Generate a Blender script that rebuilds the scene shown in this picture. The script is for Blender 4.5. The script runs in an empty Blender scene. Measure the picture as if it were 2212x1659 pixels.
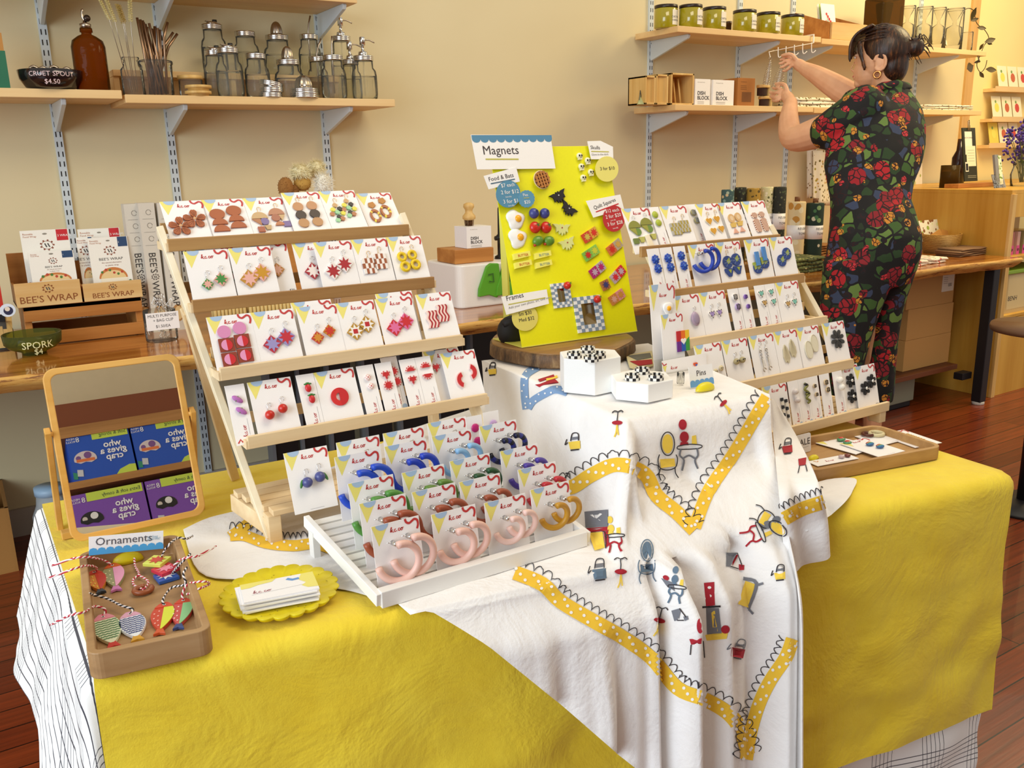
import bpy, bmesh, math, random
from mathutils import Vector, Matrix, bvhtree, noise
PI = math.pi
C = bpy.context.scene.collection
V = Vector
# ------------------------------------------------------------------ camera
F, CX, CY, EYE = 1904.0, 1106.0, 829.5, V((0, 0, 1.25))
def _rot(yaw, pit, rol):
 c, s = math.cos, math.sin
 B = Matrix(((1, 0, 0), (0, 0, -1), (0, 1, 0)))
 Rz = Matrix(((c(yaw), s(yaw), 0), (-s(yaw), c(yaw), 0), (0, 0, 1)))
 Rx = Matrix(((1, 0, 0), (0, c(pit), -s(pit)), (0, s(pit), c(pit))))
 Rr = Matrix(((c(rol), -s(rol), 0), (s(rol), c(rol), 0), (0, 0, 1)))
 return Rr @ Rx @ B @ Rz
RC = _rot(-.56114, .24816, -.02271)
cam = bpy.data.cameras.new('camera'); camo = bpy.data.objects.new('camera', cam); C.objects.link(camo)
cam.sensor_width = 36; cam.lens = F * 36 / 2212; cam.clip_start = .02
m4 = Matrix.Identity(4)
for i in range(3):
 m4[i][0] = RC[0][i]; m4[i][1] = -RC[1][i]; m4[i][2] = -RC[2][i]; m4[i][3] = EYE[i]
camo.matrix_world = m4
bpy.context.scene.camera = camo
# ------------------------------------------------------------------ light and exposure
sc = bpy.context.scene
sc.view_settings.view_transform = 'Standard'; sc.view_settings.look = 'None'
sc.view_settings.exposure = 0.0; sc.view_settings.gamma = 1; sc.view_settings.use_curve_mapping = False
sc.cycles.transparent_max_bounces = 40
w = bpy.data.worlds.new('room_air'); sc.world = w; w.use_nodes = True
w.node_tree.nodes['Background'].inputs[0].default_value = (1.0, .94, .84, 1)
w.node_tree.nodes['Background'].inputs[1].default_value = .56
def area(name, loc, tgt, sx, sy, power, col):
 l = bpy.data.lights.new(name, 'AREA'); l.shape = 'RECTANGLE'; l.size = sx; l.size_y = sy; l.energy = power; l.color = col
 o = bpy.data.objects.new(name, l); C.objects.link(o); o.location = loc
 o.rotation_euler = (V(tgt) - V(loc)).to_track_quat('-Z', 'Y').to_euler(); return o
area('shop_window_daylight', (-2.3, .2, 1.7), (1.2, 1.35, .75), 2.4, 1.9, 92, (.78, .90, 1.0))
area('ceiling_lamp_shop', (1.5, .6, 3.1), (1.9, 2.6, .8), 1.6, 1.0, 34, (1.0, .86, .64))
area('ceiling_lamp_till', (4.9, 1.9, 3.0), (5.0, 3.0, .6), 1.4, 1.0, 62, (1.0, .78, .40))
# ------------------------------------------------------------------ pixel rays
def ray(x, y): return RC.transposed() @ V((x - CX, y - CY, F))
def Uz(x, y, z): r = ray(x, y); return EYE + r * ((z - EYE.z) / r.z)
def Uy(x, y, Y): r = ray(x, y); return EYE + r * (Y / r.y)
def Ux(x, y, X): r = ray(x, y); return EYE + r * (X / r.x)
RV, DV = V((.8434, -.5373, 0)), V((.5373, .8434, 0))
def PP(x, y, D): r = ray(x, y); return EYE + r * (D / r.dot(DV))
def px(p):
 v = RC @ (V(p) - EYE); return (CX + F * v.x / v.z, CY + F * v.y / v.z)
# ------------------------------------------------------------------ materials
def lin(c):
 if isinstance(c, str): c = tuple(int(c[i:i + 2], 16) for i in (0, 2, 4))
 o = []
 for k in c[:3]:
  k = k / 255; o.append(k / 12.92 if k <= .04045 else ((k + .055) / 1.055) ** 2.4)
 return (*o, 1)
_M = {}
def mat(col, rough=.55, metal=0, **kw):
 key = (str(col), rough, metal, tuple(sorted(kw.items())))
 if key in _M: return _M[key]
 m = bpy.data.materials.new('m_' + str(col)); m.use_nodes = True
 b = m.node_tree.nodes['Principled BSDF']
 b.inputs['Base Color'].default_value = lin(col); b.inputs['Roughness'].default_value = rough; b.inputs['Metallic'].default_value = metal
 for k, v in kw.items():
  b.inputs[{'coat': 'Coat Weight', 'spec': 'Specular IOR Level', 'sheen': 'Sheen Weight', 'sss': 'Subsurface Weight'}[k]].default_value = v
 nt = m.node_tree; N = nt.nodes; L = nt.links
 if metal == 0:   # every surface keeps a slight procedural mottling
  n = N.new('ShaderNodeTexNoise'); n.inputs['Scale'].default_value = 60
  hs = N.new('ShaderNodeHueSaturation'); hs.inputs['Color'].default_value = lin(col)
  mr = N.new('ShaderNodeMapRange'); mr.inputs[3].default_value = .96; mr.inputs[4].default_value = 1.04
  L.new(n.outputs[0], mr.inputs[0]); L.new(mr.outputs[0], hs.inputs['Value']); L.new(hs.outputs[0], b.inputs['Base Color'])
 _M[key] = m; return m
def nodemat(name, fn, **kw):
 if name in _M: return _M[name]
 m = bpy.data.materials.new(name); m.use_nodes = True
 nt = m.node_tree; b = nt.nodes['Principled BSDF']
 fn(nt, nt.nodes, nt.links, b); _M[name] = m; return m
def ramp(N, L, src, stops, interp='LINEAR'):
 r = N.new('ShaderNodeValToRGB'); r.color_ramp.interpolation = interp
 e = r.color_ramp.elements
 while len(e) < len(stops): e.new(.5)
 for k, (p, c) in enumerate(stops): e[k].position = p; e[k].color = lin(c)
 L.new(src, r.inputs[0]); return r.outputs[0]
def coords(N, L, scale=(1, 1, 1), rot=(0, 0, 0), kind='Object'):
 t = N.new('ShaderNodeTexCoord'); mp = N.new('ShaderNodeMapping')
 mp.inputs['Scale'].default_value = scale; mp.inputs['Rotation'].default_value = rot
 L.new(t.outputs[kind], mp.inputs[0]); return mp.outputs[0]
def bump(N, L, b, src, st=.2, dist=.002):
 bp = N.new('ShaderNodeBump'); bp.inputs['Strength'].default_value = st; bp.inputs['Distance'].default_value = dist
 L.new(src, bp.inputs['Height']); L.new(bp.outputs[0], b.inputs['Normal'])
def noise_t(N, L, vec, scale, detail=3, rough=.5):
 n = N.new('ShaderNodeTexNoise'); n.inputs['Scale'].default_value = scale; n.inputs['Detail'].default_value = detail
 n.inputs['Roughness'].default_value = rough; L.new(vec, n.inputs['Vector']); return n
def wood(name, a, b_, c_=None, axis=0, rough=.5, fine=30, coat=0):
 def fn(nt, N, L, b):
  s = [fine, fine, fine]; s[axis] = fine * .06
  v = coords(N, L, tuple(s)); n = noise_t(N, L, v, 1.0, 5, .6)
  st = [(.3, a), (.7, b_)] if c_ is None else [(.25, a), (.5, b_), (.72, c_)]
  L.new(ramp(N, L, n.outputs[0], st), b.inputs['Base Color'])
  b.inputs['Roughness'].default_value = rough; b.inputs['Coat Weight'].default_value = coat
  bump(N, L, b, n.outputs[0], .15, .001)
 return nodemat(name, fn)
W_PINE = wood('pine_x', 'd9b98a', 'f0d9b0', axis=0)
W_PINEZ = wood('pine_z', 'd9b98a', 'efd8ae', axis=2)
W_SHELF = wood('shelf_birch', 'dcb377', 'efcf98', axis=0, fine=14)
W_SHELFEND = wood('birch_end', 'd6b98a', 'eddcb8', axis=1, fine=14)
W_OAK = wood('oak_x', '9c7040', 'c39a62', axis=0)
W_ACACIA = wood('acacia', '5a3a1c', '96683a', 'b88a55', axis=0, rough=.4)
W_TRAY = wood('tray_mango', '7d5c3a', 'a98357', 'b8956a', axis=0, fine=22)
W_BAMB = wood('bamboo', 'c99a4e', 'e6c27e', axis=2, fine=25)
W_CRATE = wood('crate_cedar', 'a05f22', 'c98a45', axis=0, fine=18)
W_CRATEL = wood('crate_light', 'cf9f5c', 'e4c48c', axis=0, fine=18)
W_PLY = wood('plywood_amber', 'c08a28', 'e3b552', axis=2, fine=7, coat=.15)
W_MIRROR = wood('mirror_frame_beech', 'd0963c', 'e6b463', axis=0, fine=20)
W_DARK = wood('dark_plank', '4a2413', '7a4220', axis=0, fine=14)
WHITE = mat('f4f1ee', .6); CARD = mat('f6f3f2', .5); BLACK = mat('17151a', .5); INK = mat('3a3436', .7)
RED = mat('c9202a', .45); CYEL = mat('eee27a', .5); CBLU = mat('a9c3e0', .5); CRED = mat('c33a3a', .5)
CHROME = mat('d8d6d4', .18, 1); STEEL = mat('b5a898', .28, 1); GOLD = mat('d9ac54', .25, 1); COPPER = mat('b9855e', .25, 1)
POWDER = mat('cfdae0', .4)
def glass(name, tint, dens=.25, rough=.03):
 def fn(nt, N, L, b):
  N.remove(b); out = N['Material Output']
  tr = N.new('ShaderNodeBsdfTransparent'); tr.inputs[0].default_value = lin(tint)
  gl = N.new('ShaderNodeBsdfGlossy'); gl.inputs['Roughness'].default_value = rough; vv = coords(N, L); ng = noise_t(N, L, vv, 55, 2); bp = N.new('ShaderNodeBump'); bp.inputs['Strength'].default_value = .5; bp.inputs['Distance'].default_value = .004; L.new(ng.outputs[0], bp.inputs['Height']); L.new(bp.outputs[0], gl.inputs['Normal'])
  df = N.new('ShaderNodeBsdfDiffuse'); df.inputs[0].default_value = lin(tint)
  lw = N.new('ShaderNodeLayerWeight'); lw.inputs[0].default_value = .13
  m1 = N.new('ShaderNodeMixShader'); m1.inputs[0].default_value = dens; L.new(tr.outputs[0], m1.inputs[1]); L.new(df.outputs[0], m1.inputs[2])
  m2 = N.new('ShaderNodeMixShader'); L.new(lw.outputs['Fresnel'], m2.inputs[0]); L.new(m1.outputs[0], m2.inputs[1]); L.new(gl.outputs[0], m2.inputs[2])
  L.new(m2.outputs[0], out.inputs[0])
 return nodemat(name, fn)
GLASS = glass('clear_glass', 'f6f5ee', .05)
ACRYL = glass('acrylic', 'f8f8f6', .04)
AMBERG = glass('amber_glass', 'b06a1c', .12)
GREENG = glass('olive_glass', 'b8bc62', .12)
BROWNG = glass('brown_glass', '8a6a34', .2)
# ------------------------------------------------------------------ mesh builder
class MB:
 def __init__(s): s.v = []; s.f = []; s.m = []; s.mats = []; s.sm = []
 def mi(s, m):
  if m not in s.mats: s.mats.append(m)
  return s.mats.index(m)
 def add(s, vs, fs, m, M=None, smooth=False):
  k = len(s.v); i = s.mi(m)
  for p in vs: s.v.append((M @ V(p)) if M else V(p))
  for f in fs: s.f.append([k + j for j in f]); s.m.append(i); s.sm.append(smooth)
  return s
 def box(s, c, d, m, M=None, R=None):
  c = V(c); h = V(d) / 2; vs = []
  for z in (-1, 1):
   for y in (-1, 1):
    for x in (-1, 1):
     q = V((x * h.x, y * h.y, z * h.z)); vs.append(c + ((R @ q) if R else q))
  return s.add(vs, [(0, 2, 3, 1), (4, 5, 7, 6), (0, 1, 5, 4), (2, 6, 7, 3), (0, 4, 6, 2), (1, 3, 7, 5)], m, M)
 def bb(s, a, b, m, M=None):   # box from two corners
  a = V(a); b = V(b); return s.box((a + b) / 2, [abs(b[i] - a[i]) for i in range(3)], m, M)
 def beam(s, a, b, w, h, m, side=(0, 0, 1), M=None):   # bar from a to b, w across, h along `side`
  a = V(a); b = V(b); t = (b - a).normalized(); sd = V(side); sd = (sd - t * sd.dot(t)).normalized(); c = t.cross(sd)
  vs = [p + c * (i * w / 2) + sd * (j * h / 2) for p in (a, b) for i, j in ((-1, -1), (1, -1), (1, 1), (-1, 1))]
  return s.add(vs, [(0, 1, 2, 3), (7, 6, 5, 4), (0, 4, 5, 1), (1, 5, 6, 2), (2, 6, 7, 3), (3, 7, 4, 0)], m, M)
 def tube(s, pts, r, m, n=8, closed=False, M=None, flat=1.0):
  pts = [V(p) for p in pts]; k = len(pts)
  if not hasattr(r, '__len__'): r = [r] * k
  up = None; vs = []
  for i in range(k):
   a = pts[(i - 1) % k] if (closed or i > 0) else pts[i]; b = pts[(i + 1) % k] if (closed or i < k - 1) else pts[i]
   t = (b - a).normalized() if (b - a).length > 1e-9 else V((0, 0, 1))
   if up is None: up = V((0, 0, 1)) if abs(t.z) < .9 else V((1, 0, 0))
   sd = t.cross(up)
   if sd.length < 1e-6: sd = t.orthogonal()
   sd.normalize(); up = sd.cross(t).normalized()
   for j in range(n):
    q = 2 * PI * j / n; vs.append(pts[i] + sd * (math.cos(q) * r[i]) + up * (math.sin(q) * r[i] * flat))
  fs = []
  for i in range(k if closed else k - 1):
   for j in range(n):
    a = i * n + j; b = i * n + (j + 1) % n; c = ((i + 1) % k) * n + (j + 1) % n; d = ((i + 1) % k) * n + j
    fs.append((a, b, c, d))
  if not closed: fs.append(list(range(n))[::-1]); fs.append([(k - 1) * n + j for j in range(n)])
  return s.add(vs, fs, m, M, True)
 def lathe(s, prof, m, n=24, c=(0, 0, 0), M=None, sy=1, wob=None):
  vs = []; fs = []; c = V(c); k = len(prof)
  for i, (r, z) in enumerate(prof):
   for j in range(n):
    q = 2 * PI * j / n; rr = r * (wob(q, z) if wob else 1)
    vs.append(c + V((rr * math.cos(q), rr * math.sin(q) * sy, z)))
  for i in range(k - 1):
   for j in range(n): fs.append((i * n + j, i * n + (j + 1) % n, (i + 1) * n + (j + 1) % n, (i + 1) * n + j))
  if prof[0][0] > 1e-5: fs.append(list(range(n))[::-1])
  if prof[-1][0] > 1e-5: fs.append([(k - 1) * n + j for j in range(n)])
  return s.add(vs, fs, m, M, True)
 def loft(s, rings, m, M=None, closed=False, smooth=True):   # rings: lists of equal length
  n = len(rings[0]); vs = [p for r in rings for p in r]; k = len(rings)
  fs = [(i * n + j, i * n + (j + 1) % n, (i + 1) * n + (j + 1) % n, (i + 1) * n + j) for i in range(k - 1) for j in range(n)]
  fs.append(list(range(n))[::-1]); fs.append([(k - 1) * n + j for j in range(n)])
  return s.add(vs, fs, m, M, smooth)
 def ell(s, c, r, m, n=14, k=9, M=None, R=None):
  c = V(c); vs = []; fs = []
  for i in range(k + 1):
   t = PI * i / k
   for j in range(n):
    q = 2 * PI * j / n; p = V((r[0] * math.sin(t) * math.cos(q), r[1] * math.sin(t) * math.sin(q), r[2] * math.cos(t)))
    vs.append(c + ((R @ p) if R else p))
  for i in range(k):
   for j in range(n): fs.append((i * n + j, (i + 1) * n + j, (i + 1) * n + (j + 1) % n, i * n + (j + 1) % n))
  return s.add(vs, fs, m, M, True)
 def grid(s, P, m, smooth=True):
  n = len(P[0]); vs = [p for r in P for p in r]
  return s.add(vs, [(i * n + j, i * n + j + 1, (i + 1) * n + j + 1, (i + 1) * n + j) for i in range(len(P) - 1) for j in range(n - 1)], m, None, smooth)
 # ---- flat drawing in a frame (matrix: x right, y up, z towards the viewer)
 def poly(s, Fm, pts, h, m): return s.add([(p[0], p[1], h) for p in pts], [list(range(len(pts)))], m, Fm)
 def ext(s, Fm, pts, h0, h1, m):
  n = len(pts); vs = [(p[0], p[1], h0) for p in pts] + [(p[0], p[1], h1) for p in pts]
  return s.add(vs, [list(range(n))[::-1], [n + i for i in range(n)]] + [(i, (i + 1) % n, n + (i + 1) % n, n + i) for i in range(n)], m, Fm)
 def rect(s, Fm, x0, y0, x1, y1, h, m): return s.poly(Fm, ((x0, y0), (x1, y0), (x1, y1), (x0, y1)), h, m)
 def circ(s, Fm, cx, cy, r, h, m, n=20, ry=None, h0=None):
  pts = circle(cx, cy, r, ry or r, n)
  return s.ext(Fm, pts, h0, h, m) if h0 is not None else s.poly(Fm, pts, h, m)
 def line(s, Fm, pts, wd, h, m, h0=None):
  L_, R_ = [], []
  for i, p in enumerate(pts):
   a = pts[max(0, i - 1)]; b = pts[min(len(pts) - 1, i + 1)]
   dx, dy = b[0] - a[0], b[1] - a[1]; l = math.hypot(dx, dy) or 1
   L_.append((p[0] - dy / l * wd / 2, p[1] + dx / l * wd / 2)); R_.append((p[0] + dy / l * wd / 2, p[1] - dx / l * wd / 2))
  n = len(pts); vs = [(x, y, h) for x, y in L_ + R_]
  return s.add(vs, [(n + i, n + i + 1, i + 1, i) for i in range(n - 1)], m, Fm)
 def text(s, Fm, st, x, y, size, h, m, al='L', sx=1.0, bold=0):
  vs, fs = text_geo(st, bold);
  if not vs: return s
  x0 = min(p[0] for p in vs); x1 = max(p[0] for p in vs); wd = (x1 - x0) * size * sx
  ox = x - x0 * size * sx - (wd / 2 if al == 'C' else wd if al == 'R' else 0)
  return s.add([(ox + p[0] * size * sx, y + p[1] * size, h) for p in vs], fs, m, Fm)
_T = {}
def text_geo(st, bold=0):
 if (st, bold) in _T: return _T[(st, bold)]
 cu = bpy.data.curves.new('t', 'FONT'); cu.body = st; cu.resolution_u = 2; cu.offset = bold
 o = bpy.data.objects.new('t', cu); C.objects.link(o)
 dg = bpy.context.evaluated_depsgraph_get(); me = o.evaluated_get(dg).to_mesh()
 r = ([tuple(v.co[:2]) for v in me.vertices], [list(p.vertices) for p in me.polygons])
 o.evaluated_get(dg).to_mesh_clear(); bpy.data.objects.remove(o); bpy.data.curves.remove(cu)
 _T[(st, bold)] = r; return r
def circle(cx, cy, rx, ry=None, n=20, a0=0, a1=2 * PI):
 ry = ry or rx; full = abs(a1 - a0) > 6.28
 k = n if full else n + 1
 return [(cx + rx * math.cos(a0 + (a1 - a0) * i / n), cy + ry * math.sin(a0 + (a1 - a0) * i / n)) for i in range(k)]
def frame(O, X, Z):
 X = V(X).normalized(); Z = V(Z); Z = (Z - X * Z.dot(X)).normalized(); N = X.cross(Z)
 M = Matrix.Identity(4)
 for i in range(3): M[i][0] = X[i]; M[i][1] = Z[i]; M[i][2] = N[i]; M[i][3] = O[i]
 return M
def hit(x, y, Fm):    # 2D coordinates in a frame of the surface point seen at a photograph position
 inv = Fm.inverted(); o = inv @ EYE; d = inv.to_3x3() @ ray(x, y); t = -o.z / d.z
 return (o.x + d.x * t, o.y + d.y * t)
FR = frame((0, 0, 0), (1, 0, 0), (0, 0, 1))     # upright plane facing -Y
def basis(o):
 M = Matrix.Identity(4)
 while o is not None: M = o.matrix_basis @ M; o = o.parent
 return M
def smoothpath(pts, k=6, closed=False):
 pts = [V(p) for p in pts]; n = len(pts); out = []
 for i in range(n if closed else n - 1):
  g = (lambda j: pts[j % n]) if closed else (lambda j: pts[max(0, min(n - 1, j))])
  a, b, c, d = g(i - 1), g(i), g(i + 1), g(i + 2)
  for j in range(k):
   t = j / k; out.append(.5 * ((2 * b) + (c - a) * t + (2 * a - 5 * b + 4 * c - d) * t * t + (3 * b - a - 3 * c + d) * t ** 3))
 if not closed: out.append(pts[-1])
 return out
def tag(o, label=None, cat=None, group=None, kind=None):
 if label: o['label'] = label
 if cat: o['category'] = cat
 if group: o['group'] = group
 if kind: o['kind'] = kind
 return o
def thing(name, label, cat, loc=(0, 0, 0), rotz=0, group=None):
 o = bpy.data.objects.new(name, None); C.objects.link(o); o.empty_display_size = .02
 o.location = loc; o.rotation_euler = (0, 0, rotz); return tag(o, label, cat, group)
def obj(name, mb, parent=None, bevel=0, local=False, seg=2, sub=0, label=None, auto=None, solid=0):
 me = bpy.data.meshes.new(name); vs = mb.v; loc = V((0, 0, 0))
 if parent is not None:
  if not local: inv = basis(parent).inverted(); vs = [inv @ p for p in vs]
 elif not local:
  xs = [[p[i] for p in vs] for i in range(3)]
  loc = V(((min(xs[0]) + max(xs[0])) / 2, (min(xs[1]) + max(xs[1])) / 2, min(xs[2]))); vs = [p - loc for p in vs]
 me.from_pydata([tuple(p) for p in vs], [], mb.f)
 for m in mb.mats: me.materials.append(m)
 me.polygons.foreach_set('material_index', mb.m); me.polygons.foreach_set('use_smooth', mb.sm); me.validate(); me.update()
 o = bpy.data.objects.new(name, me); C.objects.link(o); o.location = loc
 if parent is not None: o.parent = parent
 if bevel: b = o.modifiers.new('b', 'BEVEL'); b.width = bevel; b.segments = seg; b.limit_method = 'ANGLE'; b.angle_limit = .6
 if sub: b = o.modifiers.new('s', 'SUBSURF'); b.levels = b.render_levels = sub
 if solid: b = o.modifiers.new('t', 'SOLIDIFY'); b.thickness = solid; b.offset = -1
 if label: o['label'] = label
 return o
def tobj(name, mb, label, cat, group=None, **k): return tag(obj(name, mb, **k), label, cat, group)
def struct(name, mb, **k): return tag(obj(name, mb, **k), kind='structure')
def copy_tree(o, parent=None):
 c = o.copy(); C.objects.link(c); c.parent = parent
 for ch in [x for x in bpy.data.objects if x.parent is o]: copy_tree(ch, c)
 return c
_KIDS = {}
def dup(root, kids, loc, rotz=None, label=None, group=None):   # kids: [(part, [sub-parts])]
 r = root.copy(); C.objects.link(r); r.location = loc
 if rotz is not None: r.rotation_euler = (0, 0, rotz)
 for p, subs in kids:
  c = p.copy(); C.objects.link(c); c.parent = r
  for q in subs: d = q.copy(); C.objects.link(d); d.parent = c
 return tag(r, label, None, group)
random.seed(7)
# ------------------------------------------------------------------ the room
WY, SY = 3.40, 3.10       # back wall, front edge of the wall shelves
def f_wall(nt, N, L, b):
 v = coords(N, L); n = noise_t(N, L, v, 1.3, 3, .5); n2 = noise_t(N, L, v, 140, 2, .5)
 L.new(ramp(N, L, n.outputs[0], [(.3, 'd9caa2'), (.7, 'e1d4ad')]), b.inputs['Base Color'])
 b.inputs['Roughness'].default_value = .75; bump(N, L, b, n2.outputs[0], .08, .001)
WALLM = nodemat('painted_plaster', f_wall)
def f_wallr(nt, N, L, b):
 v = coords(N, L); n = noise_t(N, L, v, 1.3, 3, .5)
 L.new(ramp(N, L, n.outputs[0], [(.3, 'f3dc96'), (.7, 'f8e4a4')]), b.inputs['Base Color']); b.inputs['Roughness'].default_value = .75
WALLR = nodemat('painted_plaster_far', f_wallr)
def f_floor(nt, N, L, b):
 v = coords(N, L)
 br = N.new('ShaderNodeTexBrick'); br.inputs['Scale'].default_value = 1; br.offset = .37
 br.inputs['Brick Width'].default_value = 1.9; br.inputs['Row Height'].default_value = .085; br.inputs['Mortar Size'].default_value = .002
 br.inputs['Color1'].default_value = lin('9c4722'); br.inputs['Color2'].default_value = lin('7a3318'); br.inputs['Mortar'].default_value = lin('1c0a05')
 L.new(v, br.inputs['Vector'])
 v2 = coords(N, L, (1.5, 34, 1)); n = noise_t(N, L, v2, 2.0, 6, .65)
 mx = N.new('ShaderNodeMix'); mx.data_type = 'RGBA'; mx.blend_type = 'OVERLAY'; mx.inputs[0].default_value = .75
 L.new(br.outputs[0], mx.inputs[6]); L.new(ramp(N, L, n.outputs[0], [(.25, '4a4a4a'), (.75, 'b8a89a')]), mx.inputs[7])
 L.new(mx.outputs[2], b.inputs['Base Color']); b.inputs['Roughness'].default_value = .3; b.inputs['Coat Weight'].default_value = .25
 bump(N, L, b, n.outputs[0], .15, .002)
FLOORM = nodemat('old_fir_floor', f_floor)
mb = MB(); mb.bb((-3.2, -3.2, -.05), (9.0, 4.6, 0), FLOORM); struct('floor', mb)
XE = Uy(2066, 330, WY).x
mb = MB(); mb.bb((-3.0, WY, 0), (XE, WY + .12, 3.3), WALLM); struct('wall_back', mb)
mb = MB(); mb.bb((XE, WY - .015, 0), (Uy(2082, 330, WY).x, WY + .13, 3.3), wood('door_trim', 'c79a58', 'd8ae6c', axis=2)); struct('trim_1', mb)
mb = MB(); mb.bb((Uy(2082, 330, WY).x, WY + .02, 0), (9.0, WY + .14, 3.3), WALLR); struct('wall_right', mb)
mb = MB(); mb.bb((-3.0, WY - .014, 0), (4.2, WY, .1), mat('b9b0a6', .5)); struct('baseboard_back', mb)
# ------------------------------------------------------------------ wall shelving
def standard(x, z0, z1, label):
 mb = MB(); mb.box((x, WY - .006, (z0 + z1) / 2), (.026, .012, z1 - z0), POWDER)
 z = z0 + .02
 while z < z1 - .02:
  for s in (-1, 1): mb.box((x + s * .0065, WY - .0121, z), (.0035, .0012, .017), BLACK)
  z += .032
 return tobj('shelf_standard', mb, label, 'shelf rail', 'slotted white rails on the wall')
def bracket(x, z, ln, label, grp='white shelf brackets'):
 mb = MB(); Fm = frame((x - .007, WY - .012, z), (0, -1, 0), (0, 0, 1))
 pts = [(0, 0), (ln, 0), (ln + .004, -.006), (ln - .004, -.018), (.01, -.088), (0, -.088)]
 mb.ext(Fm, pts, -.014, 0, POWDER)
 mb.circ(Fm, .008, -.012, .0025, .0006, BLACK, 8)
 return tobj('shelf_bracket', mb, label, 'bracket', grp, bevel=.002)
def shelf(x0, x1, zt, th, label, yf=SY, name='wall_shelf', m=None, em=None):
 mb = MB(); mb.bb((x0, yf, zt - th), (x1, WY - .013, zt), m or W_SHELF)
 return tobj(name, mb, label, 'shelf', 'birch wall shelves', bevel=.002)
sxL = [Uy(110, 190, WY).x, Uy(368, 300, WY).x, Uy(702, 290, WY).x]
sxR = [Uy(1400, 300, WY).x, Uy(1588, 250, WY).x, Uy(1697, 300, WY).x, Uy(1972, 200, WY).x]
for x, l in zip(sxL, ('slotted white rail behind the tan wrap crates at far left', 'slotted white rail between the crates and the left earring rack', 'slotted white rail behind the fluffy brushes')):
 standard(x, .1, 2.35, l)
for x, l in zip(sxR, ('slotted white rail at the left end of the right hand shelves', 'slotted white rail right of the bamboo soap boxes', 'slotted white rail behind the raised arm', 'slotted white rail behind the head of the person')):
 standard(x, .78, 2.35, l)
ZL = Uy(560, 209, SY).z; ZLT = ZL - .001          # top of the left shelf
thL = .026
xj = Uy(266, 200, SY).x
shelf(-.6, xj - .004, ZL + .012, thL, 'pale birch shelf carrying the black bowl and amber bottle')
SHB = shelf(xj + .004, Uy(853, 214, SY).x, ZL, thL, 'pale birch shelf carrying the glass mason jars')
ZT = Uy(770, 7, SY).z
shelf(-.6, Uy(772, 7, SY).x, ZT + thL, thL, 'topmost left birch shelf, cut by the top edge of the picture')
for x, a, b_ in zip(sxL, ('white bracket under the shelf below the black bowl', 'white bracket under the mason jar shelf at its left end', 'white bracket under the mason jar shelf at its right end'),
                   ('white bracket at top left above the black bowl', 'white bracket at the top edge above the steel straws', 'white bracket at the top edge above the pump jars')):
 bracket(x, ZL - thL + (.012 if x < xj else 0), .265, a); bracket(x, ZT, .265, b_)
ZRU = Uy(1600, 66, SY).z; ZRL = Uy(1600, 228, SY).z
x0 = Uy(1464, 60, SY).x; x1 = Uy(1775, 80, SY).x; x2 = Uy(2132, 107, SY).x
shelf(x0, x1 - .003, ZRU, thL, 'upper right birch shelf with the amber conditioner jars')
shelf(x1 + .003, x2, ZRU - .006, thL, 'upper right birch shelf with the card crate and glass cylinders')
x0 = Uy(1459, 228, SY).x; x1 = Uy(1758, 235, SY).x; x2 = Uy(2120, 246, SY).x
shelf(x0, x1 - .003, ZRL, thL, 'lower right birch shelf with bamboo boxes and dish block cartons')
shelf(x1 + .003, x2, ZRL - .004, thL, 'lower right birch shelf with the piled printed cloths')
for x, a, b_ in zip(sxR, ('white bracket under the amber jars, leftmost', 'white bracket under the amber jars, beside the hanging hooks', 'white bracket behind the hooks and raised hand', 'white bracket right of the hair bun'),
                   ('white bracket under the bamboo boxes', 'white bracket under the dish block cartons', 'white bracket under the piled cloths left of the sleeve', 'white bracket right of the black floral shoulder')):
 bracket(x, ZRU - thL, .255, a); bracket(x, ZRL - thL, .255, b_)
# wooden riser at the back of the left shelf
mb = MB(); xa = Uy(238, 155, 3.3).x; xb = Uy(722, 170, 3.3).x; zr = Uy(480, 158, 3.26).z
mb.bb((xa, 3.25, zr - .02), (xb, 3.37, zr), W_SHELF)
for x in (xa + .01, (xa + xb) / 2, xb - .01): mb.bb((x - .009, 3.26, ZL), (x + .009, 3.36, zr - .02), W_SHELF)
mb.bb((xa, 3.355, ZL), (xb, 3.37, zr - .02), W_SHELF)
tobj('display_riser', mb, 'low wooden riser behind the front row of mason jars', 'riser', bevel=.0015)
# ------------------------------------------------------------------ live edge counter along the wall
def f_slab(nt, N, L, b):
 v = coords(N, L, (2.2, 30, 30)); n = noise_t(N, L, v, .9, 6, .6); v2 = coords(N, L, (5, 14, 60)); n2 = noise_t(N, L, v2, 1.2, 6, .7)
 L.new(ramp(N, L, n.outputs[0], [(.3, '8c4a14'), (.5, 'b8702a'), (.72, 'd08c40')]), b.inputs['Base Color'])
 b.inputs['Roughness'].default_value = .16; b.inputs['Coat Weight'].default_value = .6; b.inputs['Coat Roughness'].default_value = .06
def f_bark(nt, N, L, b):
 v = coords(N, L, (5, 14, 40)); n = noise_t(N, L, v, 1.4, 8, .75)
 L.new(ramp(N, L, n.outputs[0], [(.32, '3a1c0c'), (.40, '8a5020'), (.47, 'd8a04c'), (.72, 'ecc474')]), b.inputs['Base Color'])
 b.inputs['Roughness'].default_value = .5; bump(N, L, b, n.outputs[0], .6, .006)
SLABM = nodemat('live_edge_top', f_slab); BARK = nodemat('live_edge_bark', f_bark)
ZC = .735; CT = .05
def cy(x):
 a, b_ = (V((-.6, 2.60)), V((4.40, 2.30)))
 t = (x - a.x) / (b_.x - a.x); return 2.6 + (2.31 - 2.6) * t - .06 * max(0, 1 - abs(t - .35) * 2.2) * 0 + .012 * math.sin(x * 5.1) + .008 * math.sin(x * 13 + 1)
top, e1, e2, bk = [], [], [], []
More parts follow.
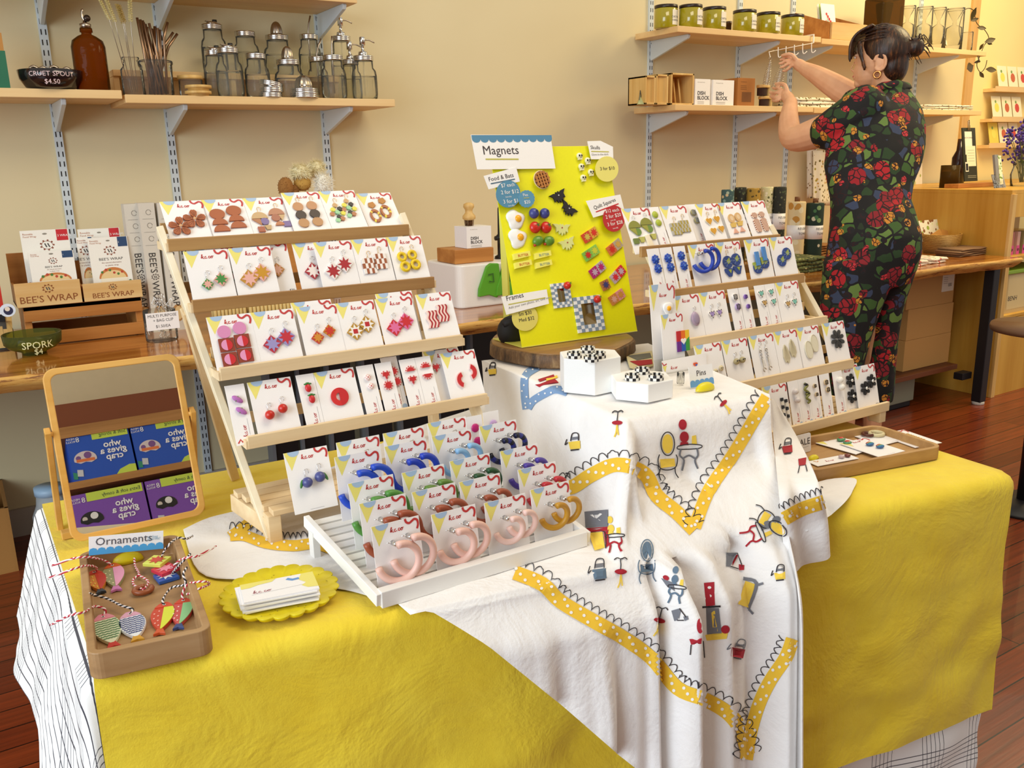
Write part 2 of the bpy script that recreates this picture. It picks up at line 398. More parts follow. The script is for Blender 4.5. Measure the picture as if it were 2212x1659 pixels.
mb = MB(); n = 120; rows = [[], [], [], [], []]
for i in range(n + 1):
 x = -.6 + 5.02 * i / n; y = cy(x); w_ = .006 * noise.noise((x * 9, 3, 0))
 rows[0].append(V((x, WY - .02, ZC))); rows[1].append(V((x, y + .012, ZC))); rows[2].append(V((x, y, ZC - .008)))
 rows[3].append(V((x, y + .014 + w_ * 2, ZC - CT * .55))); rows[4].append(V((x, y + .045 + w_ * 3, ZC - CT)))
k = len(mb.v)
mb.grid(rows[:2], SLABM, False); mb.grid(rows[1:], BARK, True)
mb.grid([rows[4], [V((p.x, WY - .02, ZC - CT)) for p in rows[0]]], W_DARK, False)
for j in (0, n): mb.add([rows[q][j] for q in range(5)] + [V((rows[0][j].x, WY - .02, ZC - CT))], [[0, 1, 2, 3, 4, 5]], W_PINE)
ct = thing('live_edge_counter', 'long glossy live edge wooden counter along the back wall', 'counter', (1.9, 2.9, 0))
obj('counter_top', mb, ct)
for x in (4.29,):
 mb = MB(); mb.bb((x - .025, 2.36, .015), (x + .025, 2.41, ZC - CT), BLACK); mb.lathe([(.03, 0), (.03, .015)], mat('c9c5c0', .4), 12, (x, 2.385, 0)); obj('leg', mb, ct, bevel=.003)
 mb = MB(); mb.bb((x - .025, 3.2, 0), (x + .025, 3.25, ZC - CT), BLACK); obj('leg', mb, ct, bevel=.003)
mb = MB(); mb.bb((-.4, 3.2, 0), (-.35, 3.25, ZC - CT), BLACK); obj('leg', mb, ct, bevel=.003)
mb = MB(); mb.bb((2.9, 2.5, .165), (4.27, 3.2, .19), W_DARK); obj('lower_shelf', mb, ct, bevel=.002)
mb = MB(); mb.bb((4.19, 2.42, .13), (4.27, 2.47, .165), BLACK); obj('shelf_bolt', mb, ct, bevel=.003)
# ------------------------------------------------------------------ plywood till cabinet on the right
cb = thing('till_cabinet', 'amber plywood cabinet with open cubbies at the right edge', 'cabinet', (4.9, 2.8, 0))
XC, YC, ZCB = 4.45, 2.42, 1.035
mb = MB(); mb.bb((XC, YC, 0), (XC + .02, 3.38, ZCB), W_PLY); obj('side_panel', mb, cb, bevel=.001)
mb = MB(); mb.bb((XC - .002, YC - .012, 0), (XC + .03, YC + .004, ZCB), wood('ply_edge', 'c8994a', 'e8c684', axis=2)); obj('edge_strip', mb, cb, bevel=.001)
mb = MB(); mb.bb((XC, YC, ZCB), (6.2, 3.38, ZCB + .02), W_PLY); obj('cabinet_top', mb, cb, bevel=.001)
mb = MB(); mb.bb((XC + .02, 3.30, 0), (6.2, 3.32, ZCB), W_PLY); obj('back_panel', mb, cb)
za = Ux(2180, 700, XC).z
def zc(px_, py_): return Uy(px_, py_, YC).z
mb = MB(); mb.bb((XC + .03, YC, 0), (6.2, YC + .02, zc(2170, 690)), W_PLY); obj('lower_panel', mb, cb, bevel=.001)
mb = MB(); mb.bb((XC + .03, YC, zc(2190, 470)), (6.2, YC + .02, ZCB), W_PLY); obj('upper_panel', mb, cb, bevel=.001)
for z in (zc(2170, 684), zc(2190, 556)):
 mb = MB(); mb.bb((XC + .02, YC + .002, z - .012), (6.2, 3.3, z + .004), W_PLY); obj('cubby_shelf', mb, cb, bevel=.001)
ZCUB1, ZCUB2 = zc(2170, 684) + .004, zc(2190, 556) + .004
# ------------------------------------------------------------------ display table and its cloths
TZ = .738
QF = [V((.062, .945)), V((1.388, .735)), V((1.452, 1.43)), V((.062, 1.492))]   # FL FR BR BL
UL, VL = 1.34, .62
def quad2(Q, s, t): return Q[0] * (1 - s) * (1 - t) + Q[1] * s * (1 - t) + Q[2] * s * t + Q[3] * (1 - s) * t
def perp(a, b): d = (b - a).normalized(); return V((d.y, -d.x))
NF, NR, NB, NL = [perp(QF[i], QF[(i + 1) % 4]) for i in range(4)]
tb = thing('folding_table', 'folding display table hidden under the layered cloths', 'table', (.75, 1.15, 0))
mb = MB(); P0 = [quad2(QF, s, t) for s, t in ((.01, .01), (.99, .01), (.99, .99), (.01, .99))]
mb.ext(Matrix.Identity(4), [tuple(p) for p in P0], TZ - .03, TZ - .002, mat('d8d6d0', .5)); obj('tabletop', mb, tb)
for s, t in ((.06, .1), (.94, .1), (.94, .9), (.06, .9)):
 p = quad2(QF, s, t); mb = MB(); mb.tube([(p.x, p.y, 0), (p.x, p.y, TZ - .03)], .013, mat('8a8c90', .4), 10); obj('leg', mb, tb)
def drape(u, v, ztop, flare=(.10, .05, .10, .05), rad=.02, rip=0.0, seed=0, out=0.0):
 """cloth point: u along the table, v from its front edge backwards, metres"""
 cu, cv = min(max(u, 0), UL), min(max(v, 0), VL)
 c = quad2(QF, cu / UL, cv / VL)
 du, dv = u - cu, v - cv; d = math.hypot(du, dv)
 nz = noise.noise((u * 5, v * 5, seed)) * .0015
 if d < 1e-6: return V((c.x, c.y, ztop + abs(nz)))
 n2 = (NR if du > 0 else NL) * (abs(du) / d) + (NB if dv > 0 else NF) * (abs(dv) / d); n2.normalize()
 k = (flare[1] if du > 0 else flare[3]) * abs(du) / d + (flare[2] if dv > 0 else flare[0]) * abs(dv) / d
 q = rad * PI / 2
 if d < q: off, dr = rad * math.sin(d / rad), rad * (1 - math.cos(d / rad))
 else: off, dr = rad + k * (d - q), rad + (d - q) * math.sqrt(max(.2, 1 - k * k))
 w_ = min(1, d / .25)
 a = math.atan2(dv, du)
 f = rip * w_ * (math.sin((u if abs(dv) > abs(du) else v) * 17 + seed + a * 2) + .6 * math.sin(u * 31 + v * 13 + seed * 2))
 f += .013 * w_ * noise.noise((u * 4 + v * 3, v * 7 - u * 4, seed + 3)) + .006 * w_ * noise.noise((u * 13, v * 17, seed + 9))
 off += max(f, -.004) + out
 return V((c.x + n2.x * off, c.y + n2.y * off, ztop - dr))
def cloth(name, u0, u1, v0, v1, fn, m, step=.012, hem=None):
 nu = int((u1 - u0) / step) + 1; nv = int((v1 - v0) / step) + 1
 vs, fs, uv = [], [], []
 for j in range(nv + 1):
  for i in range(nu + 1):
   u = u0 + (u1 - u0) * i / nu; v = v0 + (v1 - v0) * j / nv
   p = fn(u, v); vs.append(p); uv.append((u, v))
 for j in range(nv):
  for i in range(nu): a = j * (nu + 1) + i; fs.append((a, a + 1, a + nu + 2, a + nu + 1))
 loc = V((.75, .9, min(p.z for p in vs)))
 me = bpy.data.meshes.new(name); me.from_pydata([tuple(p - loc) for p in vs], [], fs); me.materials.append(m)
 me.polygons.foreach_set('use_smooth', [True] * len(fs))
 ul = me.uv_layers.new(name='cloth')
 for lp in me.loops: ul.data[lp.index].uv = uv[lp.vertex_index]
 o = bpy.data.objects.new(name, me); C.objects.link(o); o.location = loc
 return o
def f_grid(nt, N, L, b):
 t = N.new('ShaderNodeUVMap'); sp = N.new('ShaderNodeSeparateXYZ'); L.new(t.outputs[0], sp.inputs[0])
 def math_(op, a, b_=None):
  n = N.new('ShaderNodeMath'); n.operation = op
  for i, x in enumerate((a, b_)):
   if x is None: continue
   if isinstance(x, (int, float)): n.inputs[i].default_value = x
   else: L.new(x, n.inputs[i])
  return n.outputs[0]
 def lines(src, per, wd, gper=None, gfr=None, off=0):
  a = math_('LESS_THAN', math_('FRACT', math_('DIVIDE', math_('ADD', src, 10 + off), per)), wd / per)
  if gper: a = math_('MULTIPLY', a, math_('LESS_THAN', math_('FRACT', math_('DIVIDE', math_('ADD', src, 10 + off), gper)), gfr))
  return a
 ux, vx = sp.outputs[0], sp.outputs[1]
 lu = math_('MULTIPLY', lines(ux, .017, .0021), math_('LESS_THAN', ux, .12))
 lu2 = lines(ux, .0085, .0011, .105, .46, .03); lu2 = math_('MULTIPLY', lu2, math_('GREATER_THAN', ux, .3))
 lv = lines(vx, .0095, .0017, .13, .40, .02)
 s = math_('MAXIMUM', math_('MAXIMUM', lu, lu2), math_('MULTIPLY', lv, .9))
 mx = N.new('ShaderNodeMix'); mx.data_type = 'RGBA'; L.new(s, mx.inputs[0])
 mx.inputs[6].default_value = lin('f4f3f1'); mx.inputs[7].default_value = lin('3d3c46'); L.new(mx.outputs[2], b.inputs['Base Color'])
 b.inputs['Roughness'].default_value = .9; b.inputs['Sheen Weight'].default_value = .2
 v = coords(N, L, (1, 1, 1), kind='Object'); n = noise_t(N, L, v, 700, 2); bump(N, L, b, n.outputs[0], .2, .0006)
GRIDM = nodemat('checked_linen', f_grid)
def f_fab(c1, c2, sc_=9):
 def fn(nt, N, L, b):
  v = coords(N, L); n = noise_t(N, L, v, sc_, 5, .6); L.new(ramp(N, L, n.outputs[0], [(.3, c1), (.7, c2)]), b.inputs['Base Color'])
  b.inputs['Roughness'].default_value = .88; b.inputs['Sheen Weight'].default_value = .15
  n2 = noise_t(N, L, v, 420, 3, .7); n3 = noise_t(N, L, v, 26, 4, .6)
  ad = N.new('ShaderNodeMath'); ad.operation = 'MULTIPLY_ADD'; ad.inputs[1].default_value = 3.0; L.new(n3.outputs[0], ad.inputs[0]); L.new(n2.outputs[0], ad.inputs[2])
  n4 = noise_t(N, L, v, 7, 4, .7); n4.inputs['Distortion'].default_value = 1.2; bp = N.new('ShaderNodeBump'); bp.inputs['Strength'].default_value = .35; bp.inputs['Distance'].default_value = .012; L.new(n4.outputs[0], bp.inputs['Height'])
  bump(N, L, b, ad.outputs[0], .35, .0012); L.new(bp.outputs[0], b.inputs['Normal'].links[0].from_node.inputs['Normal'])
 return fn
YELC = nodemat('yellow_linen', f_fab('e8c824', 'f2d93a')); WHTC = nodemat('white_cotton', f_fab('efebe8', 'f7f4f2'))
def sstep(t): t = min(1, max(0, t)); return t * t * (3 - 2 * t)
gc = cloth('checked_tablecloth', -.19, UL + .02, -.60, VL + .02, lambda u, v: drape(u * (1 + 1.3 * (1 - sstep((v - .12) / .12))) if u < 0 else u, v, TZ + .0008, (.03, .02, .05, .10 + .2 * sstep((v - .1) / .15)), .018, .004, 1.0, -.004), GRIDM)
tag(gc, 'white linen tablecloth with thin dark checks, lowest cloth on the table', 'tablecloth')
yc = cloth('yellow_tablecloth', .001, UL + .018, -.43, VL + .004, lambda u, v: drape(u, v, TZ + .0026 , (.05, .03, .02, .1), .025, .0035, 4.0, .009), YELC, .01)
tag(yc, 'plain bright yellow linen tablecloth hanging over the table front', 'tablecloth')
# ---- printed white cloth draped over the hidden riser box
BZ = .897; TP = TZ + .006
def w2(x, y, z): p = Uz(x, y, z); return V((p.x, p.y))
bFL, bFR = w2(1357, 905, BZ), w2(1662, 852, BZ)
bBL, bBR = w2(1040, 779, BZ), w2(1400, 742, BZ)
bx = MB(); ins = [bFL + V((.03, .02)), bFR + V((-.012, .012)), bBR + V((-.06, -.02)), bBL + V((.05, -.02))]
bx.ext(Matrix.Identity(4), [tuple(p) for p in ins], TZ + .012, BZ - .006, mat('c9a36b', .8))
tobj('riser_box', bx, 'cardboard riser box hidden under the printed cloth', 'box')
def pl(pts, t):   # point along a polyline, t in 0..1 by index
 k = t * (len(pts) - 1); i = min(int(k), len(pts) - 2); return pts[i].lerp(pts[i + 1], k - i)
def edgeY(x):     # front edge of the table top at x
 t = (x - QF[0].x) / (QF[1].x - QF[0].x); return QF[0].y + (QF[1].y - QF[0].y) * t
tip = w2(396, 1145, TP)
lowhem = [tip, w2(430, 1236, TP), w2(530, 1254, TP), w2(640, 1262, TP), w2(745, 1274, TP), w2(812, 1292, TP), w2(868, 1308, TP)]
xl0 = w2(1283, 1196, TP).x
lowhem = [V((p.x, p.y)) for p in smoothpath([V((q.x, q.y, 0)) for q in lowhem], 6)]
fe = [V((x, edgeY(x) - .036)) for x in [lowhem[-1].x + (xl0 - lowhem[-1].x) * k / 36 for k in range(1, 37)]]
uphem = [tip, w2(452, 1118, TP), w2(540, 1096, TP), w2(600, 1070, TP), w2(660, 1030, TP), w2(740, 1000, TP), w2(820, 960, TP)] + [w2(880 + 36 * k, 930 - 12 * k, TP) for k in range(6)]
uphem = [V((p.x, p.y)) for p in smoothpath([V((q.x, q.y, 0)) for q in uphem], 6)]
slF = [V((xl0, edgeY(xl0) - .036)), bFL]; slB = [w2(1052, 940, TP), bBL]
toF = [bFL, bFL.lerp(bFR, .5), bFR]; toB = [bBL, bBL.lerp(bBR, .5), bBR]
def sstep(t): t = min(1, max(0, t)); return t * t * (3 - 2 * t)
def colpos(a):    # a 0..3 -> front point, back point, z
 if a < 1: return pl(lowhem + fe, a), pl(uphem, a), TP
 if a < 2: t = a - 1; return pl(slF, t), pl(slB, t), TP + (BZ - TP) * sstep(t)
 return pl(toF, a - 2), pl(toB, a - 2), BZ
acols = [i / 60 for i in range(60)] + [1 + i / 18 for i in range(18)] + [2 + i / 50 for i in range(51)]
aF0 = .5      # columns from here on hang over the table front
def hemz(x):      # lowest point of the drop at world x
 pts = [(lowhem[-1].x, TP - .002)]
 for q in ((940, 1340), (1060, 1400), (1200, 1512), (1300, 1600), (1380, 1659)):
  p = Uy(q[0], q[1], .80); pts.append((p.x, p.z))
 pts.append((bFL.x + .10, .22)); pts.append((9, .2))
 for i in range(len(pts) - 1):
  if x <= pts[i + 1][0]:
   t = (x - pts[i][0]) / (pts[i + 1][0] - pts[i][0]); return pts[i][1] + (pts[i + 1][1] - pts[i][1]) * max(t, 0)
 return .2
def g(x, c, w_): return math.exp(-((x - c) / w_) ** 2)
XF = lambda p, y=1250: Uy(p, y, .78).x
NT = 46; rows = []
for a in acols:
 f, b_, z = colpos(a); col = []
 NBK = 22
 for j in range(NBK, -1, -1):
  t = j / NBK; t = t ** 1.15; p = f.lerp(b_, t); zz = z + .0022 * abs(noise.noise((p.x * 14, p.y * 14, 2)))
  if a < 1: zz += .004 * max(0, noise.noise((p.x * 22 + p.y * 9, p.y * 12, 5))) * min(1, min(t, 1 - t) * 8)
  col.append(V((p.x, p.y, zz)))
 if a >= aF0:
  s = 0 if a < 1 else sstep((a - 1) / 1.6)
  top = col[-1].copy(); x = top.x; hz = min(hemz(x), top.z - .002)
  ar = max(0, (a - 2))        # 0..1 along the box front
  for j in range(1, NT + 1):
   t = (j / NT) ** 1.25; d = (top.z - hz) * t
   r = .016; off = r * math.sin(min(d / r, PI / 2)) + .04 * d
   if a > 1: off += .022 * sstep(d / .2) * min(1, (a - 1))
   w_ = sstep(d / .22)
   fold = .030 * g(a, 1.76, .10) - .018 * g(a, 1.50, .09) + .014 * g(a, 1.25, .08) - .030 * g(a, 1.95, .05) + .016 * g(a, 2.08, .06) + .012 * g(a, 2.56, .10) - .012 * g(a, 2.34, .07) + .02 * g(a, 2.97, .09) - .008 * g(a, 2.83, .05)
   if a < 1: fold = .006 * math.sin(a * 44) + .004 * math.sin(a * 90 + 1)
   fold *= w_ * 1.5
   fold += .007 * w_ * noise.noise((x * 16, d * 3.5, 8)) + .006 * w_ * math.sin(d * 7 + a * 7) * (.4 if a > 2 else 1)
   sx = .075 * sstep(d / .36) * max(0, (a - 2.35) / .65) - .022 * w_ * g(a, 1.7, .35)
   dz = TZ - (top.z - d); yy = top.y - off - fold; lim = edgeY(top.x + sx)
   if dz > 0: yy = min(yy, lim - .048 - .05 * dz - .032 * sstep(dz / .06) - max(-.030, min(.045, fold)))
   elif dz > -.06: yy = min(yy, lim - .046 * sstep(1 + dz / .06) + .03 * (-dz / .06))
   if a > 2:
    q = V((top.x, yy, top.z - d)); yy2 = px(q)[1]; tx = 1664 + 62 * sstep((yy2 - 880) / 420); w3 = (a - 2) ** 2.2
    for _ in range(3): q.x += (tx - px(q)[0]) / 1500 * w3 if w3 > .98 else 0
    if w3 <= .98:
     e = V((bFR.x, yy, top.z - d))
     for _ in range(3): e.x += (tx - px(e)[0]) / 1500
     q.x += (e.x - bFR.x) * w3
    sx = q.x - top.x
   col.append(V((top.x + sx, yy, top.z - d)))
 else:
  for j in range(1, NT + 1): col.append(col[-1] + V((0, 0, -.00001)))
 rows.append(col)
pc = MB(); pc.grid(rows, WHTC)
# side flap falling from the right front corner of the riser over the table edge
fl = [[Uy(1664, 856, bFR.y + .004), Uy(1672, 960, bFR.y - .01), Uy(1682, 1060, bFR.y - .02), Uy(1690, 1150, bFR.y - .02), Uy(1694, 1238, bFR.y - .02)],
      [Uy(1676, 868, bFR.y + .02), Uy(1702, 950, bFR.y + .012), Uy(1726, 1050, bFR.y - .004), Uy(1742, 1140, bFR.y - .016), Uy(1750, 1220, bFR.y - .02)],
      [Uy(1684, 880, bFR.y + .03), Uy(1726, 948, bFR.y + .03), Uy(1768, 1030, bFR.y + .01), Uy(1790, 1110, bFR.y + .0), Uy(1797, 1196, bFR.y - .004)]]
for q_, xs in zip(fl, ((1682, 1690, 1694), (1728, 1744, 1750), (1768, 1790, 1797))):
 for k_, (x_, y_) in enumerate(zip(xs, ((1062, 1150, 1238), (1052, 1140, 1222), (1034, 1112, 1196))[fl.index(q_)])):
  Yf = .76
  for _ in range(4): Yf = edgeY(Uy(x_, y_, Yf).x) - (.052, .060, .062)[k_]
  q_[2 + k_] = Uy(x_, y_, Yf)
fine = []
for q in smoothpath([V((i, 0, 0)) for i in range(3)], 10):
 i = min(int(q.x), 1); t = q.x - i
 fine.append(smoothpath([fl[i][k].lerp(fl[i + 1][k], t) for k in range(5)], 8))
for i, r in enumerate(fine):
 for j, p in enumerate(r): p.y -= .006 * math.sin(i * .5) * min(1, j / 12)
pc.grid(fine, WHTC)
# rounded lower hem lying on the yellow cloth beside the tray
e_ = [(1700, 1085), (1770, 1040), (1846, 1033), (1842, 1060), (1826, 1084), (1796, 1112)]
ctr = Uz(1750, 1060, TP + .006); arc = [Uz(x, y, TP + .004) for x, y in e_]
for i, p in enumerate(arc):
 if i > 3: p.z = TZ - .012 * (i - 3); q = Uy(e_[i][0], e_[i][1], edgeY(p.x) - .046); p.x, p.y, p.z = q
arc = smoothpath(arc, 5)
pc.add([ctr] + arc + [Uy(1740, 1150, edgeY(1.0) - .05)], [(0, i, i + 1) for i in range(1, len(arc) + 1)], WHTC, None, True)
# ---- printing on the cloth follows its folds
bv = bvhtree.BVHTree.FromPolygons([tuple(p) for p in pc.v], [tuple(f) for f in pc.f])
def on(x, y, lift=.0009):
 d = ray(x, y).normalized(); l, n, i, ds = bv.ray_cast(EYE, d)
 if l is None: return None
 if n.dot(d) > 0: n = -n
 return l + n * lift - d * .0003
def strip(pts, wd, m, lift=.0009, step=7, jump=.03):
 pp = []
 for i in range(len(pts) - 1):
  L_ = math.hypot(pts[i + 1][0] - pts[i][0], pts[i + 1][1] - pts[i][1]); n = max(1, int(L_ / step))
  pp += [(pts[i][0] + (pts[i + 1][0] - pts[i][0]) * k / n, pts[i][1] + (pts[i + 1][1] - pts[i][1]) * k / n) for k in range(n)]
 pp.append(pts[-1]); K = 1 if wd < 6 else 6; R_ = []
 for i, p in enumerate(pp):
  a = pp[max(0, i - 1)]; b_ = pp[min(len(pp) - 1, i + 1)]; dx, dy = b_[0] - a[0], b_[1] - a[1]; l = math.hypot(dx, dy) or 1
  R_.append([on(p[0] - dy / l * wd * (k / K - .5), p[1] + dx / l * wd * (k / K - .5), lift) for k in range(K + 1)])
 for i in range(len(R_) - 1):
  for k in range(K):
   q = (R_[i][k], R_[i][k + 1], R_[i + 1][k + 1], R_[i + 1][k])
   if all(x is not None for x in q) and max((q[0] - q[2]).length, (q[1] - q[3]).length) < jump: pc.add(q, [(0, 1, 2, 3)], m, None, True)
def blob(pts, m, lift=.0011):
 c = (sum(p[0] for p in pts) / len(pts), sum(p[1] for p in pts) / len(pts))
 cc = on(c[0], c[1], lift)
 if cc is None: return
 mid = [on((p[0] + c[0]) / 2, (p[1] + c[1]) / 2, lift) for p in pts]; out = [on(p[0], p[1], lift) for p in pts]
 n = len(pts)
 for i in range(n):
  j = (i + 1) % n
  if mid[i] and mid[j] and (mid[i] - mid[j]).length < .03 and (cc - mid[i]).length < .04: pc.add([cc, mid[i], mid[j]], [(0, 1, 2)], m, None, True)
  if mid[i] and mid[j] and out[i] and out[j] and (out[i] - mid[i]).length < .04: pc.add([mid[i], out[i], out[j], mid[j]], [(0, 1, 2, 3)], m, None, True)
BAND = mat('f0c235', .85); BBLU = mat('7f9fc8', .85); PRED = mat('a81c2c', .85); PGRY = mat('74767e', .85); PYEL = mat('f0cd4c', .85); PBLK = mat('2e2a30', .85); PBLU = mat('5f7488', .85)
def sp2(pts, k=5): return [(p.x, p.y) for p in smoothpath([(a, b_, 0) for a, b_ in pts], k)]
def band(pts, wd, m=BAND, side=1, scal=True, sw=19):
 pts = sp2(pts); strip(pts, wd, m)
 acc = 0; k = 0
 sc_ = []
 for i in range(len(pts) - 1):
  dx, dy = pts[i + 1][0] - pts[i][0], pts[i + 1][1] - pts[i][1]; l = math.hypot(dx, dy) or 1
  s = 0
  while s < l:
   q = (pts[i][0] + dx * s / l, pts[i][1] + dy * s / l); nx, ny = -dy / l, dx / l
   if int(acc) % 14 == 0:
    o = ((k % 3) - 1) * wd * .27; k += 1
    blob(circle(q[0] + nx * o, q[1] + ny * o, wd * .115, n=9), WHTC, .0015)
   if scal:
    h = wd * .55 + abs(math.sin(acc / sw * PI)) ** .6 * 15 ; ph = 0
    sc_.append((q[0] + nx * h * side + dx / l * ph, q[1] + ny * h * side + dy / l * ph))
   s += 1; acc += 1
 if scal: strip(sc_[::1], 1.8, PBLK, .0012, 4)
band([(1112, 1238), (1172, 1263), (1211, 1300), (1289, 1346), (1347, 1378), (1410, 1424), (1464, 1486), (1522, 1510), (1569, 1537), (1597, 1572), (1616, 1630)], 31, side=-1)
band([(1612, 1640), (1622, 1580), (1640, 1520), (1664, 1470), (1697, 1420), (1712, 1380)], 29, side=-1)
band([(1205, 1052), (1237, 1052), (1279, 1026), (1334, 1004), (1392, 1023), (1418, 1071), (1461, 1107), (1500, 1146)], 31, side=-1)
band([(1500, 1140), (1529, 1064), (1581, 985), (1632, 899), (1657, 858)], 28, side=-1)
band([(1694, 1120), (1735, 1098), (1786, 1082)], 30, side=-1, sw=12)
band([(565, 1100), (535, 1132), (497, 1160)], 22, scal=False); band([(497, 1158), (528, 1158), (575, 1174), (634, 1180), (681, 1176), (728, 1192)], 24, side=-1, sw=14)
band([(1162, 793), (1136, 812), (1134, 850), (1138, 884)], 17, BBLU, scal=False); band([(1141, 882), (1152, 866), (1177, 851), (1200, 842), (1226, 848)], 17, BBLU, scal=False)
def motif(parts, cx, cy, s, rot=0):
 ca, sa = math.cos(rot), math.sin(rot)
 T = lambda p: (cx + s * (p[0] * ca - p[1] * sa), cy + s * (p[0] * sa + p[1] * ca))
 for kd, m, pts, *w_ in parts:
  q = [T(p) for p in pts]
  if kd == 'f': blob(q, m)
  else: strip(sp2(q, 4) if kd == 's' else q, w_[0] if w_ else 2.2, m, .0014, 4)
el = lambda x, y, a, b_=None, n=16: circle(x, y, a, b_, n)
def chair(c=PYEL, f_=PBLK): return [('f', c, el(0, -30, 11, 20)), ('s', f_, el(0, -30, 14, 24) + [(14, -30)]), ('f', c, [(-16, 2), (14, 0), (16, 16), (-14, 20)]), ('s', f_, [(-17, -8), (-20, 4), (-16, 20), (0, 24), (16, 18), (20, 2), (17, -8)]), ('s', f_, [(-15, 20), (-18, 34), (-14, 46)]), ('s', f_, [(15, 18), (16, 30), (22, 40)])]
def stand(c=PRED, t=PGRY): return [('f', c, el(-12, -46, 8, 10)), ('f', c, el(-9, -22, 9, 11)), ('f', c, [(-16, -12), (-2, -12), (0, -6), (-18, -6)]), ('s', PBLK, [(-22, -4), (0, -8), (24, -6), (20, 0), (-20, 2), (-22, -4)]), ('f', PYEL, [(6, -24), (14, -26), (16, -8), (6, -8)]), ('s', t, [(-16, 2), (-18, 14), (-10, 24), (-14, 44)], 4), ('s', t, [(16, 0), (18, 14), (12, 24), (18, 40)], 4), ('s', t, [(-12, 20), (0, 14), (12, 20)], 4)]
def candle(c=PRED): return [('f', c, el(0, 0, 12, 5)), ('s', PBLK, [(0, -4), (1, -24)]), ('s', PBLK, [(-12, -22), (-6, -26), (1, -24), (8, -27), (13, -23)]), ('s', PYEL, [(0, 5), (-2, 22), (-6, 32)], 3), ('s', PYEL, [(0, 5), (3, 28)], 3)]
def pot(c=PYEL, k=PBLK): return [('f', c, [(-13, 0), (12, -3), (13, 14), (-9, 16)]), ('s', k, [(-14, 1), (-20, 6), (-16, -6)]), ('s', k, [(-8, -2), (-4, -18), (8, -18), (9, -3)]), ('f', PGRY, [(-8, -10), (8, -12), (8, -6), (-8, -4)]), ('s', k, [(-8, 18), (10, 16)], 3)]
def hearth(): return [('f', PGRY, [(-22, -30), (22, -34), (22, -2), (-20, 0)]), ('f', WHTC, el(-8, -18, 5, 7)), ('f', WHTC, el(8, -20, 5, 7)), ('f', PRED, [(-24, 2), (26, -2), (24, 6), (-20, 9)]), ('f', PYEL, [(-14, 10), (12, 8), (16, 38), (-4, 44)]), ('f', PRED, [(14, 8), (22, 6), (24, 34), (18, 38)]), ('s', PBLK, [(-14, 10), (16, 8), (18, 40)])]
def lantern(c=PRED): return [('f', PGRY, [(-16, -14), (6, -20), (0, 12), (-8, 14)]), ('f', c, [(-2, -14), (10, -16), (4, 10)]), ('s', PBLK, [(6, -20), (24, 4)]), ('s', PBLK, [(0, 12), (18, 12)]), ('f', c, [(16, 2), (28, 0), (30, 10), (20, 14)])]
motif(chair(), 1441, 990, 1.05); motif(stand(), 1487, 968, 1.1)
motif(candle(), 1334, 914, .95); motif(candle(), 1562, 872, .8, -.7); motif(pot(), 1242, 955, 1.0); motif(pot(PYEL), 1064, 798, .7)
motif(hearth(), 1289, 1140, 1.15); motif(stand(PYEL, PRED), 1328, 1160, .8); motif(candle(), 1340, 1235, 1.1)
motif(chair(PBLU, PBLU), 1397, 1218, .95); motif(pot(PBLU), 1294, 1232, 1.2); motif(chair(PYEL), 1658, 1126, .9, 2.2); motif(stand(PGRY, PRED), 1640, 1150, .95, 1.2)
motif(lantern(), 1580, 1212, 1.05, .3); motif(pot(PYEL), 1684, 1238, .9); motif(stand(PBLU, PBLU), 1462, 1270, .8, .2)
motif([('f', PYEL, [(-22, -10), (24, -10), (24, 10), (-22, 12)]), ('s', PGRY, [(-24, 12), (26, 12), (26, -16)], 7), ('s', PGRY, [(-24, 12), (-30, 24)], 5), ('s', PGRY, [(22, 12), (30, 24)], 5)], 1612, 1284, 1.15, -1.25)
motif([('f', PRED, [(-12, -44), (10, -46), (12, 4), (-8, 6)]), ('f', WHTC, el(0, -34, 4, 3)), ('f', WHTC, el(1, -16, 4, 3)), ('s', PBLK, [(-16, 8), (24, 6)], 4), ('f', PGRY, [(-8, 10), (20, 10), (26, 64), (-6, 66)]), ('f', PYEL, [(4, 16), (12, 16), (18, 60), (8, 60)]), ('f', PYEL, [(-10, 68), (40, 60), (36, 76), (-6, 80)]), ('f', PRED, el(34, 56, 9))], 1533, 1303, 1.0)
motif([('f', PRED, el(4, -28, 7, 16)), ('f', PRED, [(-18, 0), (8, -2), (6, 10), (-14, 12)]), ('s', PBLK, [(-14, 12), (-16, 34)]), ('s', PBLK, [(10, -12), (14, 40)])], 1508, 1380, 1.0)
motif(pot(PRED, PGRY), 1594, 1402, 1.15, .3); motif(lantern(PGRY), 1464, 1330, .8); motif([('f', PGRY, [(-20, -6), (10, -10), (24, 6), (0, 4)]), ('f', PRED, el(-10, -12, 8, 5))], 1442, 1262, .9, .5)
motif(candle(PRED), 1425, 1340, 1.1, .2); motif(pot(PRED), 1700, 965, .9); motif([('f', PRED, [(-10, -8), (10, -12), (8, 6), (-8, 8)]), ('s', PBLK, [(-6, 8), (-10, 26)]), ('s', PBLK, [(8, 6), (12, 22)])], 1733, 1000, .9)
motif(pot(PRED), 708, 1141, .9, -.4); motif([('f', PRED, [(-26, 6), (20, -8), (30, 2), (-16, 12)]), ('f', PRED, [(-20, -6), (18, -18), (20, -12), (-16, 0)]), ('f', PYEL, [(0, -8), (26, -16), (28, -10), (0, -2)])], 1180, 826, .9)
p_ = tobj('printed_tablecloth', pc, 'white vintage cloth printed with chairs, lamps and yellow dotted bands', 'tablecloth', solid=0)
